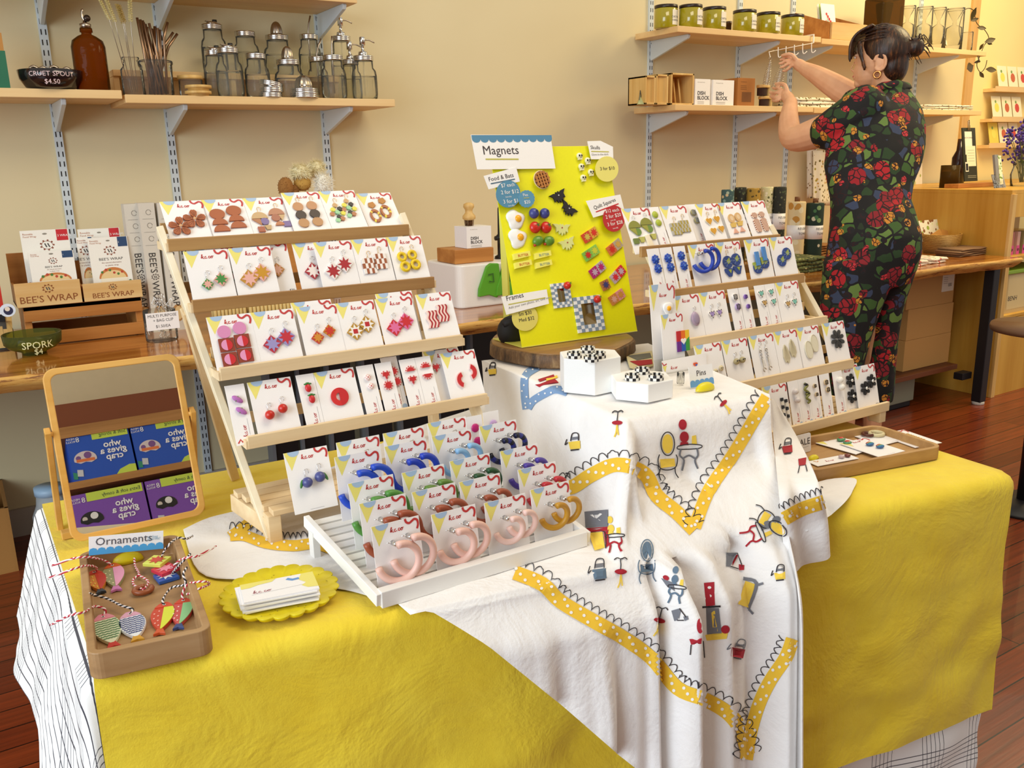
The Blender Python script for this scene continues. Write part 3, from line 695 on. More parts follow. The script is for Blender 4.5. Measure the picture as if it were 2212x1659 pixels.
# ------------------------------------------------------------------ earring cards (backing card meshes shared by all copies)
CW, CH = .0625, .086
def stroke(mb, Fm, pts, wd, h, m, x0, y0, s, rot=0):
 ca, sa = math.cos(rot), math.sin(rot)
 q = [(x0 + s * (x * ca - y * sa), y0 + s * (x * sa + y * ca)) for x, y in pts]
 mb.line(Fm, [(p.x, p.y) for p in smoothpath([(a, b_, 0) for a, b_ in q], 5)], wd, h, m)
LOGO = [[(0, .15), (.35, .9), (.55, 1.25), (.42, 1.4), (.3, 1.0), (.28, 0)], [(.85, .75), (.55, .55), (.3, .4), (.6, .25), (.85, 0), (1.1, .05)],
  [(1.75, .6), (1.5, .72), (1.25, .4), (1.4, .05), (1.7, .08), (1.95, .22)], [(2.08, .02), (2.16, .04)],
  [(2.95, .6), (2.7, .72), (2.45, .4), (2.6, .05), (2.9, .1), (3.2, .5), (3.5, .7), (3.75, .45), (3.6, .1), (3.3, .05), (3.2, .35), (3.45, .62), (3.8, .66), (4.1, .7)]]
def logo(mb, Fm, x, y, s, h=.0005, rot=0, m=CRED, wd=.0007):
 for st in LOGO: stroke(mb, Fm, st, wd, h, m, x, y, s, rot)
def pxy(mb, Fm, x0, y0, w_, hgt, pts, h, m): mb.poly(Fm, [(x0 + a * w_, y0 + (1 - b_) * hgt) for a, b_ in pts], h, m)
def card_face(mb, Fm, x0, y0, w_, hgt, price=None, small=True):
 mb.ext(Fm, [(x0, y0), (x0 + w_, y0), (x0 + w_, y0 + hgt), (x0, y0 + hgt)], -.0009, 0, CARD)
 pxy(mb, Fm, x0, y0, w_, hgt, [(0, 0), (.12, 0), (.34, .02), (.115, .3)], .0001, CYEL)
 pxy(mb, Fm, x0, y0, w_, hgt, [(.08, 0)] + [(.215 - .135 * math.cos(a * PI / 10), .085 * math.sin(a * PI / 10)) for a in range(1, 10)] + [(.35, 0)], .0002, CBLU)
 logo(mb, Fm, x0 + w_ * .37, y0 + hgt * .855, w_ * .070, .0003, wd=.0010)
 sq = [(.70, 1.0), (.72, .95), (.78, .925), (.85, .95), (.90, .965), (.955, .94), (.965, .88), (.935, .82)]
 mb.line(Fm, [(x0 + p.x * w_, y0 + p.y * hgt) for p in smoothpath([(a, b_, 0) for a, b_ in sq], 6)], w_ * .045, .0003, CRED)
 if small: mb.line(Fm, [(x0 + w_ * .36, y0 + hgt * .035), (x0 + w_ * .68, y0 + hgt * .035)], .0004, .0002, mat('a9a7ad', .7))
 if price: mb.text(Fm, price, x0 + w_ * .95, y0 + hgt * .065, .0052, .0003, INK, 'R')
def mesh_of(mb, name):
 o = obj(name, mb, local=True); me = o.data; bpy.data.objects.remove(o); return me
_cm = {}
def card_mesh(kind, price=None):
 if (kind, price) in _cm: return _cm[(kind, price)]
 mb = MB()
 if kind == 'L': card_face(mb, FR, -CW / 2, 0, CW, CH, price)
 else:
  w_ = .027; mb.ext(FR, [(-w_ / 2, 0), (w_ / 2, 0), (w_ / 2, CH), (-w_ / 2, CH)], -.0009, 0, CARD)
  logo(mb, FR, .004, CH * .12, .0042, .0003, PI / 2)
  mb.circ(FR, .0085, .006, .0042, .0002, CBLU, 12); mb.line(FR, [(-.011, .003), (-.007, .008), (-.0045, .0035)], .002, .0003, CRED)
  mb.line(FR, [(.0075, CH * .15), (.0075, CH * .42)], .0004, .0002, mat('a9a7ad', .7))
  if price: mb.text(FR, price, -.003, .002, .0048, .0004, INK)
 _cm[(kind, price)] = me = mesh_of(mb, 'card'); return me
def mobj(name, me, parent):
 o = bpy.data.objects.new(name, me); C.objects.link(o); o.parent = parent; return o
_em = {}
def piece(key, fn, name='earring'):
 """one earring mesh, built once around its own centre, reused by its twin"""
 if key not in _em: mb = MB(); fn(mb); _em[key] = mesh_of(mb, name)
 return _em[key]
def wire_fn(m=CHROME, s=1.0, closed=False):
 def f(mb):
  pts = [(0, 0, 0), (.0008, 0, .003), (0, 0, .007), (.0015, 0, .0095), (.0045, 0, .0095), (.006, 0, .007), (.0055, 0, .003)]
  mb.tube([(x * s, -.0015, z * s) for x, _, z in pts], .00038, m, 5); mb.tube(circle3(0, -.0015, -.0012, .0013), .0003, m, 4, True)
 return f
def circle3(x, y, z, r, n=10, a0=0, a1=2 * PI):
 k = n if abs(a1 - a0) > 6.28 else n + 1
 return [(x + r * math.cos(a0 + (a1 - a0) * i / n), y, z + r * math.sin(a0 + (a1 - a0) * i / n)) for i in range(k)]
def plate(mb, pts, m, h=.0026, h0=.0006): mb.ext(FR, pts, h0, h, m)
def star(r, k=8, ri=.5, a0=0): return [((r if i % 2 == 0 else r * ri) * math.cos(a0 + PI * i / k), (r if i % 2 == 0 else r * ri) * math.sin(a0 + PI * i / k)) for i in range(2 * k)]
def colm(c): return c if not isinstance(c, str) else mat(c, .45)
def quilt(c1, c2, s=.0125, c3=None):
 def f(mb):
  d = s; plate(mb, [(0, d), (d, 0), (0, -d), (-d, 0)], colm(c1), .003)
  mb.ext(FR, star(d * .88, 8, .5, PI / 8 + PI / 8), .003, .0034, colm(c2))
  if c3: q = d * .26; mb.ext(FR, [(-q, q), (q, q), (q, -q), (-q, -q)], .0034, .0038, colm(c3))
 return f
def halfd(x, z, r, up=True, n=12): return circle(x, z, r, r, n, 0 if up else PI, PI if up else 2 * PI)
def petal_flower(c, r=.014, n=5, cen=None, m2=None):
 def f(mb):
  for k in range(n):
   a = 2 * PI * k / n + .3; ca, sa = math.cos(a), math.sin(a)
   pts = [(r * (.12 * ca - .0 * sa), r * .12 * sa)]
   for t in range(9):
    u = -1 + t / 4; l = r * (1.0 - .48 * abs(u) ** 3 + (.04 if t % 2 else 0)); b_ = a + u * PI / n * .86; pts.append((l * math.cos(b_), l * math.sin(b_)))
   mb.ext(FR, pts, .001 + .0006 * (k % 2), .0032 + .0008 * (k % 2), colm(c))
   for w_ in (-.25, 0, .25): mb.line(FR, [(r * .3 * math.cos(a + w_ * .5), r * .3 * math.sin(a + w_ * .5)), (r * .85 * math.cos(a + w_), r * .85 * math.sin(a + w_))], .0004, .0042, mat('5a2a14' if cen else '2a282c', .6))
  if cen: mb.ell((0, -.0045, 0), (r * .16, .001, r * .14), colm(cen), 10, 6)
 return f
def stackf(parts):   # list of (polygon, colour)
 def f(mb):
  for i, (p, c) in enumerate(parts): plate(mb, p, colm(c), .0026 + .0002 * (i % 2))
 return f
def ball(c, r, leaf=None, cap=None):
 def f(mb):
  mb.ell((0, -r * .9, 0), (r, r, r), mat(c, .3), 16, 10)
  if leaf: mb.ell((leaf[1] * r, -r * .9, -r * .1), (r * .3, r * .15, r * .85), mat(leaf[0], .4), 8, 6, R=Matrix.Rotation(-.35 * leaf[1], 3, 'Y'))
  if cap: mb.lathe([(r * .7, -r * .1), (r * .5, r * .12), (.0001, r * .2)], colm(cap), 10, (0, -r * .9, r * .75))
 return f
def hoop(c, R, r=.0042, stripes=None):
 def f(mb):
  a0, a1 = 1.75, -3.0; n = 26; pts = []
  for i in range(n + 1):
   a = a0 + (a1 - a0) * i / n; pts.append((R * math.cos(a), -.013 - .010 * math.sin(a * .5 + .4), R * math.sin(a) - R * .95))
  mb.tube(pts, r, mat(c, .42), 10)
  mb.lathe([(.0034, 0), (.0034, .009), (.0022, .011)], CHROME, 10, M=Matrix.Translation((-.0015, -.003, -.0005)) @ Matrix.Rotation(PI / 2, 4, 'X'))
  mb.tube([(-.010, -.004, .0008), (-.002, -.005, 0)], .0006, CHROME, 5)
  if stripes:
   for i in range(0, n - 1, 4): mb.tube([V(p) for p in pts[i:i + 3]], r * 1.03, mat(stripes, .42), 10)
 return f
def stud(c, r=.0052, deco=None, m2='ffffff', k=0):
 def f(mb):
  mb.ell((0, -.0022, 0), (r, .0024, r), colm(c), 14, 6)
  if deco == 'ring':
   for i in range(12): a = 2 * PI * i / 12; mb.ell((r * math.cos(a), -.002, r * math.sin(a)), (r * .17, .0022, r * .17), colm(m2 if i % 2 else 'b9303a'), 6, 4)
  if deco == 'stripe':
   for q in (-.5, 0, .5): mb.box((q * r, -.0042, 0), (r * .22, .0012, r * 1.5 * math.sqrt(1 - q * q)), colm(m2))
  if deco == 'petal':
   for i in range(8): a = 2 * PI * i / 8; mb.ell((r * math.cos(a), -.002, r * math.sin(a)), (r * .4, .0018, r * .4), colm(c), 8, 5)
   mb.ell((0, -.0044, 0), (r * .3, .001, r * .3), colm(m2), 8, 5)
  if deco == 'check':
   for i in range(-2, 3):
    for j in range(-2, 3):
     if (i + j) % 2 == 0 and i * i + j * j < 6: mb.box((i * r * .36, -.0043 + .0003 * (i * i + j * j), j * r * .36), (r * .34, .0008, r * .34), colm(m2))
  if deco == 'skull':
   for q in (-.35, .35): mb.ell((q * r, -.0045, r * .05), (r * .18, .0006, r * .2), BLACK, 6, 4)
   mb.ell((0, -.0045, -r * .4), (r * .1, .0006, r * .1), BLACK, 6, 4)
 return f
def heart(s):
 p = []
 for i in range(22): t = 2 * PI * i / 22; p.append((s * 16 / 17 * math.sin(t) ** 3, s * (13 * math.cos(t) - 5 * math.cos(2 * t) - 2 * math.cos(3 * t) - math.cos(4 * t)) / 17))
 return p
def heartf(c, c2=None, s=.008, rim=None):
 def f(mb):
  plate(mb, heart(s), colm(c2 or c), .0026)
  if c2: mb.ext(FR, heart(s * .72), .0026, .0034, colm(c))
  if rim:
   for i in range(14):
    if i % 2: a = 2 * PI * i / 14; q = heart(s)[int(i * 22 / 14)]; mb.ell((q[0] * .9, -.0028, q[1] * .9), (s * .15, .0008, s * .15), colm(rim), 6, 4)
 return f
CARDS = []
def card(kind, M, label, earrings=(), wires=(), price=None, group=None, name='earring_card'):
 """earrings: list of (mesh, x, z, roll, wire_mesh or None) in card coordinates"""
 t = thing(name, label, 'earrings', group=group)
 t.rotation_mode = 'QUATERNION'; t.location = M.to_translation(); t.rotation_quaternion = M.to_quaternion()
 mobj('backing_card', card_mesh(kind, price), t)
 for e in earrings:
  me, x, z, roll, wm = (list(e) + [0, None])[:5] if len(e) < 5 else e
  o = mobj('earring', me, t); o.location = (x, 0, z + .0065); o.rotation_euler = (0, roll, 0)
  if wm: k = mobj('ear_wire', wm[0], o); k.location = (0, 0, wm[1]); k.rotation_euler = (0, -roll, 0)
 CARDS.append(t); return t
WIRE = [mesh_of((lambda mb: (wire_fn()(mb), mb)[1])(MB()), 'ear_wire'), mesh_of((lambda mb: (wire_fn(GOLD)(mb), mb)[1])(MB()), 'ear_wire')]
def lean_at(bl, br, Y, lean, yaw=0, top=None, wref=CW):
 """matrix of a card whose lower corners are seen at bl and br and that leans back by `lean` degrees"""
 if top: p = Uy(top[0], top[1], Y + CH * math.sin(math.radians(lean))); a = p - V((0, math.sin(math.radians(lean)), math.cos(math.radians(lean)))) * CH; c = a + V((wref / 2, 0, 0))
 else: a = Uy(bl[0], bl[1], Y); c = a + V((wref / 2, 0, 0))
 R = Matrix.Rotation(yaw, 4, 'Z') @ Matrix.Rotation(-math.radians(lean), 4, 'X')
 return Matrix.Translation(c) @ R
def pair(me, x, z, dx, dz, roll=0, wm=None): return [(me, x, z, roll, wm), (me, x + dx, z + dz, roll, wm)]
def pairs(m1, m2, x, z, dx, dz, wm=None): return [(m1, x, z, 0, wm), (m2, x + dx, z + dz, 0, wm)]
# ---- racks
def rack(label, lips, foot, back, plat, woodx=W_OAK, name='earring_rack', insx=0):
 """lips: (left point, right point) of each lip's top edge, from the top down"""
 t = thing(name, label, 'display rack', tuple((foot[0] + foot[1]) / 2))
 n = len(lips)
 tl, tr = lips[0]
 for k, (a, b_) in enumerate(((tl, foot[0]), (tr, foot[1]))):
  s = -1 if k == 0 else 1
  mb = MB(); a2 = V(a) + V((s * .002 + insx * .5 * (k == 0), .034, .012)); b2 = V(b_) + V((0, .016, 0))
  mb.beam(a2, b2, .010, .028, wood('pale_pine_z', 'e6d4b0', 'f4e8cc', axis=2), side=(0, 1, .5)); obj('side_rail', mb, t, bevel=.001)
  mb = MB(); c2 = V(back[k]) + V((insx, 0, 0)) * (k == 0); a3 = V(lips[1][k]) + V((insx * (k == 0), .045, -.02)); mb.beam(a3, c2 + V((0, 0, .004)), .014, .022, W_PINEZ, side=(0, 1, .3)); obj('rear_leg', mb, t, bevel=.001)
 for i, (a, b_) in enumerate(lips):
  a = V(a); b_ = V(b_); m = woodx if i < 2 else W_PINE; e0 = V((insx * .5, 0, 0))
  mb = MB(); mb.beam(a + V((0, .003, -.009)), b_ + V((0, .003, -.009)), .018, .007, m, side=(0, 1, 0)); o = obj('shelf_lip', mb, t, bevel=.0008)
  mb = MB()
  for q in range(3): mb.beam(a + e0 + V((.003, .012 + q * .013, -.0165)), b_ + V((-.003, .012 + q * .013, -.0165)), .0035, .0115, m, side=(0, 1, 0))
  mb.beam(a + e0 + V((.003, .055, .012)), b_ + V((-.003, .055, .012)), .016, .004, m, side=(0, 1, 0))
  for e in (a + e0, b_): mb.beam(e + V((0, 0, -.012)), e + V((0, .062, -.012)), .006, .012, W_PINE)
  obj('slatted_shelf', mb, t, bevel=.0005)
 mb = MB(); a, b_ = V(plat[0]), V(plat[1])
 for q in range(5): mb.beam(a + V((-.022 * q / 4, q * .024, 0)), b_ + V((-.022 * q / 4, q * .024, 0)), .008, .021, W_PINE, side=(0, 1, 0))
 obj('slatted_platform', mb, t, bevel=.0008)
 for k, e in enumerate((a, b_)):
  mb = MB(); f = V(foot[k]); s = 1 if k == 0 else -1
  mb.bb((f.x - .009 + s * .004, f.y - .004, f.z), (f.x + .009 + s * .004, f.y + .02, e.z - .004), W_PINE); obj('foot', mb, t, bevel=.001)
  mb = MB(); mb.beam(f + V((0, .01, .02)), V((e.x - .022, e.y + .11, e.z - .016)), .010, .026, W_PINE); obj('skid', mb, t, bevel=.001)
 return t
LY = [1.34, 1.285, 1.215, 1.175]
LL = [((362, 522), (883, 480)), ((415, 650), (938, 597)), ((475, 797), (1000, 722)), ((535, 950), (1053, 845))]
lipsL = [(Uy(*a, y), Uy(*b_, y)) for (a, b_), y in zip(LL, LY)]
lipsL = [(a, V((b_.x, b_.y, (a.z + b_.z) / 2))) for a, b_ in lipsL]; lipsL = [(V((a.x, a.y, b_.z)), b_) for a, b_ in lipsL]
TF = TP + .001
fL = Uz(590, 1172, TF); fLr = V((fL.x + .385, fL.y, TF)); bL = Uz(506, 1034, TZ + .004); bLr = V((bL.x + .38, bL.y, TZ + .004))
plL = Uy(585, 1105, fL.y + .004)
rack('five tier pine earring rack on the left half of the table', lipsL, (fL, fLr), (bL, bLr), (plL, V((plL.x + .385, plL.y, plL.z))))
RY = [1.17, 1.12, 1.08, 1.04, 1.005]
RL = [((1386, 535), (1686, 506)), ((1399, 612), (1738, 590)), ((1428, 720), (1788, 682)), ((1460, 830), (1844, 775)), ((1500, 945), (1915, 866))]
lipsR = [(Uy(*a, y), Uy(*b_, y)) for (a, b_), y in zip(RL, RY)]
lipsR = [(V((b_.x - .375 if i else a.x, b_.y, b_.z)), b_) for i, (a, b_) in enumerate(lipsR)]
fR = Uz(1862, 928, TZ + .006); fR = V((lipsR[4][1].x - .012, fR.y + .01, TZ + .006)); fRl = V((fR.x - .37, fR.y, TZ + .006))
rack('five tier pine earring rack on the right half of the table', lipsR[:4], (fRl, fR), (fRl + V((0, .3, 0)), fR + V((-.02, .3, 0))), lipsR[4] and (lipsR[4][0] + V((0, .012, -.012)), lipsR[4][1] + V((0, .012, -.012))), insx=.07)
mb = MB(); a, b_ = lipsR[4]; mb.beam(a + V((0, -.004, -.009)), b_ + V((0, -.004, -.009)), .018, .007, W_PINE, side=(0, 1, 0)); LASTLIP = mb
obj('shelf_lip', mb, [o for o in C.objects if o.name.startswith('earring_rack.')][0], bevel=.0008)
def lipz(lips, i, x): return lips[i][0].z - .011
def row(lips, i, lean, specs):
 a, b_ = lips[i]
 for sp in specs:
  kind, blx, label, ear = sp[:4]; price = sp[4] if len(sp) > 4 else None; dy = sp[5] if len(sp) > 5 else 0
  Y = a.y + .0105 + dy; yy = 500
  for _ in range(6):
   p = Uy(blx, yy, Y); yy += (px((p.x, Y, a.z - .0125))[1] - yy)
  p = Uy(blx, yy, Y); wd = CW if kind == 'L' else .027
  R = Matrix.Rotation(-math.radians(lean), 4, 'X')
  M = Matrix.Translation((p.x + wd / 2, Y, a.z - .0135 + (sp[6] if len(sp) > 6 else 0))) @ R
  card(kind, M, label, ear, price=price, group='earring cards on the left rack' if lips is lipsL else 'earring cards on the right rack')
PC = piece
W0, W1 = WIRE
w0 = (W0, .0135); w1 = (W1, .0135)
def wd(z, k=0): return (WIRE[k], z)
BR = 'a8582c'; brstack = PC('brstack', stackf([(circle(0, .017, .0115, .0095), BR), (halfd(0, -.003, .0115), BR), (halfd(0, -.016, .012), BR)]))
mix1 = PC('mix1', stackf([(halfd(0, .004, .0125), 'c9a878'), ([(-.0125, .003), (0, .003), (0, -.009)], 'b07850'), (circle(.006, -.002, .0065), '7c6a9c'), ([(-.008, -.012), (.002, -.012), (.002, -.022), (-.008, -.022)], 'a85c40'), ([(.003, -.010), (.014, -.010), (.012, -.018), (.006, -.018)], 'c0a070')]))
mix2 = PC('mix2', stackf([(halfd(0, .004, .0125), 'b88060'), (circle(-.003, -.002, .0068), 'a86a50'), ([(.002, .003), (.0125, .003), (.006, -.008)], 'c9a878'), (halfd(0, -.017, .007), 'bc7a52'), ([(.006, -.010), (.017, -.010), (.017, -.020), (.006, -.020)], '7c6a9c')]))
bead3 = PC('bead3', stackf([(circle(0, .015, .0085), 'c08c60'), (circle(.0, -.002, .0085), '3a2a20'), (circle(.003, -.0, .005), 'cbb63c'), (circle(0, -.018, .0085), 'b88858'), (circle(-.003, -.016, .005), '241c18')]))
conf = PC('conf', stackf([(circle(x * .006, z * .006, .0045, n=5), c) for x, z, c in ((0, 2, 'c9a06c'), (-1, .6, 'e0d84c'), (1, .8, '2a221c'), (0, -.4, '9ccf9c'), (-1.6, -.9, 'b5764c'), (1.5, -.8, 'e0d84c'), (0, -2, '2a221c'), (.8, -2.6, 'b5764c'), (-.6, -3, '9ccf9c'))]))
def ringf(mb):
 for i in range(20):
  a, b_ = [2 * PI * k / 20 for k in (i, i + 1)]
  mb.ext(FR, [(r * .0095 * math.cos(q), r * .0135 * math.sin(q) - .008) for r, q in ((1, a), (1, b_), (.62, b_), (.62, a))], .0006, .0028, mat('e6d23c' if i % 6 == 1 else 'a8602e', .45))
 plate(mb, [(-.005, .019), (.004, .021), (.007, .013), (0, .008), (-.006, .012)], mat('b87a2c', .45))
oring = PC('oring', ringf)
row(lipsL, 0, 42, [
 ('L', 373, 'card with two large rust brown flower earrings', pair(PC('rf', petal_flower(BR, .0165, 5, 'd9a878')), -.012, .030, .023, .012), '$28'),
 ('L', 464, 'card with rust brown oval and half moon drop earrings', pair(brstack, -.014, .033, .026, .005), '$24'),
 ('L', 555, 'card of tan, terracotta and lilac shape earrings', pairs(mix1, mix2, -.015, .033, .028, .006, wd(.017, 1)), '$32'),
 ('L', 640, 'card with marbled brown and black three bead drops', pair(bead3, -.012, .034, .023, .001, 0, wd(.024, 1)), '$28', 0, .006),
 ('L', 721, 'card with terrazzo confetti drops in lime, black and tan', pair(conf, -.012, .036, .022, .008, 0, wd(.017, 1)), '$28', 0, .006),
 ('L', 803, 'card with rust and yellow oval ring earrings', pair(oring, -.012, .038, .021, .008), '$32')])
Q = lambda k, *a: PC('q' + k, quilt(*a))
wq = wd(.0145); wqs = wd(.0115)
chk_ = PC('chk', lambda mb: [plate(mb, [(-.011 + i * .0044, z), (-.0066 + i * .0044, z), (-.0066 + i * .0044, z - .0085), (-.011 + i * .0044, z - .0085)], mat('9c5430' if (i + j) % 2 else 'efe8e2', .5)) for i in range(5) for j, z in enumerate((.0125, .004, -.0045))])
def loopf(mb):
 for i in range(4):
  for j in range(1): mb.tube(circle3(0, -.003, .008 - i * .0001, .0062, 12), .0026, mat('e8c61c', .4), 8, True)
 mb.tube(circle3(.002, -.003, -.009, .0068, 12), .0028, mat('e8c61c', .4), 8, True)
row(lipsL, 1, 25, [
 ('L', 436, 'partly hidden card behind the green and pink quilt squares', [(Q('gp', '3f8a3c', 'e2a898', .0085), .02, .03)], None, .012, .004),
 ('L', 421, 'card with small green and pink quilt square drops', pairs(Q('gp', '3f8a3c', 'e2a898', .0105), Q('pg', 'e2a898', '3f8a3c', .0105), -.007, .027, .020, .006, wqs), '$30'),
 ('L', 556, 'partly hidden card with one mustard quilt square at its edge', [(Q('mp', 'b57a28', 'd9a48c', .011), .008, .034, 0, wqs)], '$30', .014, .004),
 ('L', 518.5, 'card with mustard and pink quilt square drops', pairs(Q('mk', 'c08a2c', 'e6aea2', .014), Q('km', 'e6aea2', 'c8901c', .014), -.010, .030, .020, .008, wq), '$36'),
 ('L', 656, 'card with red quilt square and white star, half covered', pairs(Q('rw', 'a81c2c', 'f0e2dc', .0135), Q('rw', 'a81c2c', 'f0e2dc', .0135), -.008, .032, .020, .006, wq), '$36', .010),
 ('L', 702, 'card with white quilt squares carrying dark red stars', pair(Q('wr', 'efe6e2', 'a81424', .0135), -.010, .030, .021, .010, 0, wq), '$36'),
 ('L', 783, 'card with brown and white checkered square hoops', pair(chk_, -.010, .034, .020, .006, 0, wd(.015, 1)), '$32'),
 ('L', 859, 'card with yellow looped chain drops', pair(PC('yl', loopf), -.012, .036, .019, .002, 0, wd(.016, 1)), '$28')])
def brow(mb):
 for k, (x, z) in enumerate(((-.0, 0),)): pass
 plate(mb, circle(0, .0255, .0093), mat('d98cb8', .5))
 for z in (.006, -.015):
  plate(mb, [(-.0105, z + .010), (.0105, z + .010), (.0105, z - .0095), (-.0105, z - .0095)], mat('8e3a26', .5))
  mb.ext(FR, halfside(0, z, .0078, 1), .0026, .0034, mat('c8202a', .5)); mb.ext(FR, halfside(0, z, .0078, -1), .0026, .0034, mat('e295bd', .5))
def halfside(x, z, r, s): return circle(x, z, r, r, 12, -PI / 2 if s > 0 else PI / 2, PI / 2 if s > 0 else 1.5 * PI)
def bacon(mb):
 pr = None; n = 12
 for s in range(6):
  L_, R_ = [], []
  for i in range(n + 1):
   z = .014 - .028 * i / n; wv = .0016 * math.sin(i * .9); L_.append((-.009 + s * .003 + wv, z)); R_.append((-.006 + s * .003 + wv, z))
  mb.ext(FR, L_ + R_[::-1], .0006, .003, mat('a81f2a' if s % 2 else 'f0d2c8', .5))
row(lipsL, 2, 25, [
 ('L', 472, 'card with big pink circle and brown square drops', pair(PC('bro', brow), -.0115, .030, .0225, .003)),
 ('L', 567.5, 'card with red and lavender quilt square drops', pairs(Q('rl', 'b8283c', '9a90c4', .0135), Q('lr', '9a90c4', 'c02838', .0135), -.010, .029, .022, .008, wq), '$36'),
 ('L', 655, 'card top peeking out behind the orange and red squares', [], None, .012, .006),
 ('L', 666, 'card with small orange and red quilt square drops', pairs(Q('ro', 'c03a28', 'cf8a2a', .010), Q('or', 'c8801f', 'c8301f', .010), -.009, .030, .020, .008, wqs), '$30'),
 ('L', 750.5, 'card with mustard and white quilt squares with red centres', pair(Q('mw', 'b88a2c', 'f2ece2', .0135, 'b82028'), -.010, .032, .021, .009, 0, wq), '$36'),
 ('L', 838, 'card top peeking out behind the magenta and red squares', [], None, .012, .006),
 ('L', 836.5, 'card with magenta and red quilt square drops', pairs(Q('cm', 'c8202c', 'dd6a9c', .0135), Q('mc', 'dd6a9c', 'c8202c', .0135), -.010, .030, .021, .008, wq), '$36'),
 ('L', 924, 'card with striped bacon strip earrings', pair(PC('bac', bacon), -.012, .036, .020, .008), '$34')])
tur = PC('tur', lambda mb: (mb.ell((0, -.002, 0), (.004, .003, .0085), mat('b268b0', .5), 10, 8, R=Matrix.Rotation(-.9, 3, 'Y')), mb.ext(FR, star(.005, 5, .4), .001, .004, mat('5c8a3c', .5))))
strw = PC('strw', lambda mb: (mb.ell((0, -.003, 0), (.0048, .003, .0062), mat('c8242a', .4), 12, 8), [mb.ell((.005 * math.cos(a) * .6, -.004, .0058 + .0012 * math.sin(a)), (.0032, .0012, .0014), mat('3c7a34', .5), 6, 4) for a in (0, 1.6, 3.1)]))
semi = PC('semi', lambda mb: (mb.ext(FR, circle(.0, .0, .0135, .0135, 14, -PI / 2, PI / 2)[0:] + [], .0006, .003, mat('c4242a', .4)), mb.ext(FR, circle(0, 0, .0135, .0135, 14, PI / 2, PI * 1.5) + circle(0, 0, .006, .006, 10, PI * 1.5, PI / 2), .0006, .003, mat('d02a2c', .4))))
def ging(k):
 def f(mb):
  pts = heart(.0075) if k == 'h' else halfd(0, -.003, .0085) if k == 'u' else halfd(0, .003, .0085, False) if k == 'd' else circle(0, 0, .007)
  plate(mb, pts, mat('f1c9c4', .5), .0024)
  for i, p in enumerate(pts):
   if i % 2: mb.ell((p[0] * .96, -.0024, p[1] * .96), (.0011, .0008, .0011), mat('c63a44', .5), 6, 4)
  mb.ext(FR, [(p[0] * .74, p[1] * .74 + (-.0006 if k == 'u' else .0006 if k == 'd' else 0)) for p in pts], .0024, .0034, mat('c4242a', .4))
 return f
arc_ = PC('arc', lambda mb: (mb.ext(FR, circle(0, 0, .014, .014, 12, PI * .55, PI * 1.4) + circle(0, 0, .0045, .0045, 8, PI * 1.4, PI * .55), .0006, .0024, mat('f1c9c4', .5)), mb.ext(FR, circle(0, 0, .0125, .0125, 12, PI * .58, PI * 1.37) + circle(0, 0, .006, .006, 8, PI * 1.37, PI * .58), .0024, .0034, mat('c4242a', .4))))
st2 = lambda me, x=0, z=.058, dz=-.017, dx=.002: [(me, x, z), (me, x + dx, z + dz)]
row(lipsL, 3, 25, [
 ('N', 512, 'narrow card with two purple turnip studs', st2(tur), '$15'),
 ('L', 561, 'card with two round red tomato drops', pair(PC('tom', ball('c4281c', .0068, None, GOLD)), -.011, .028, .020, .006, 0, wd(.0085)), '$18'),
 ('N', 666, 'narrow card with two strawberry studs', st2(strw), '$15'),
 ('L', 704, 'card with one red split ring brooch', [(semi, 0, .038)], '$16'),
 ('N', 796.6, 'narrow card with round red gingham studs', st2(PC('gs', stud('f3e4df', .0052, 'check', 'c8303a')), 0, .060, -.014), '$15'),
 ('N', 849, 'narrow card tucked behind the gingham heart studs', st2(PC('gr', ging('c')), .002, .056), None, .010, .005),
 ('N', 836.5, 'narrow card with gingham heart and round stud', [(PC('gh', ging('h')), 0, .060), (PC('gr', ging('c')), 0, .043)], '$16'),
 ('N', 889, 'narrow card with gingham half circle and heart studs', [(PC('gu', ging('u')), .001, .062), (PC('gh', ging('h')), .001, .046)], '$14'),
 ('N', 922.6, 'narrow card with two gingham half circle studs', [(PC('gu', ging('u')), .001, .064), (PC('gd', ging('d')), .001, .048)], '$14'),
 ('L', 941, 'card behind the gingham studs with red hearts at its edge', [(PC('gh', ging('h')), -.016, .052), (PC('gh', ging('h')), .012, .036), (PC('gu', ging('u')), .016, .06)], None, .012, .004),
 ('L', 978, 'card with two gingham edged red arc earrings', [(arc_, -.001, .032), (arc_, .012, .043, PI)], '$14')])
# berries on the platform
M = lean_at(None, None, fL.y - .018, 20, top=(612, 980))
blu = [(PC('blb', ball('4a4f88', .0075, ('3f7a3c', -1.1))), -.008, .034, 0, wd(.009)), (PC('blb2', ball('4a4f88', .0075, ('3f7a3c', 1.1))), .011, .038, 0, wd(.009))]
card('L', M, 'card with blueberry drops standing before the bottom tier of the left rack', blu)
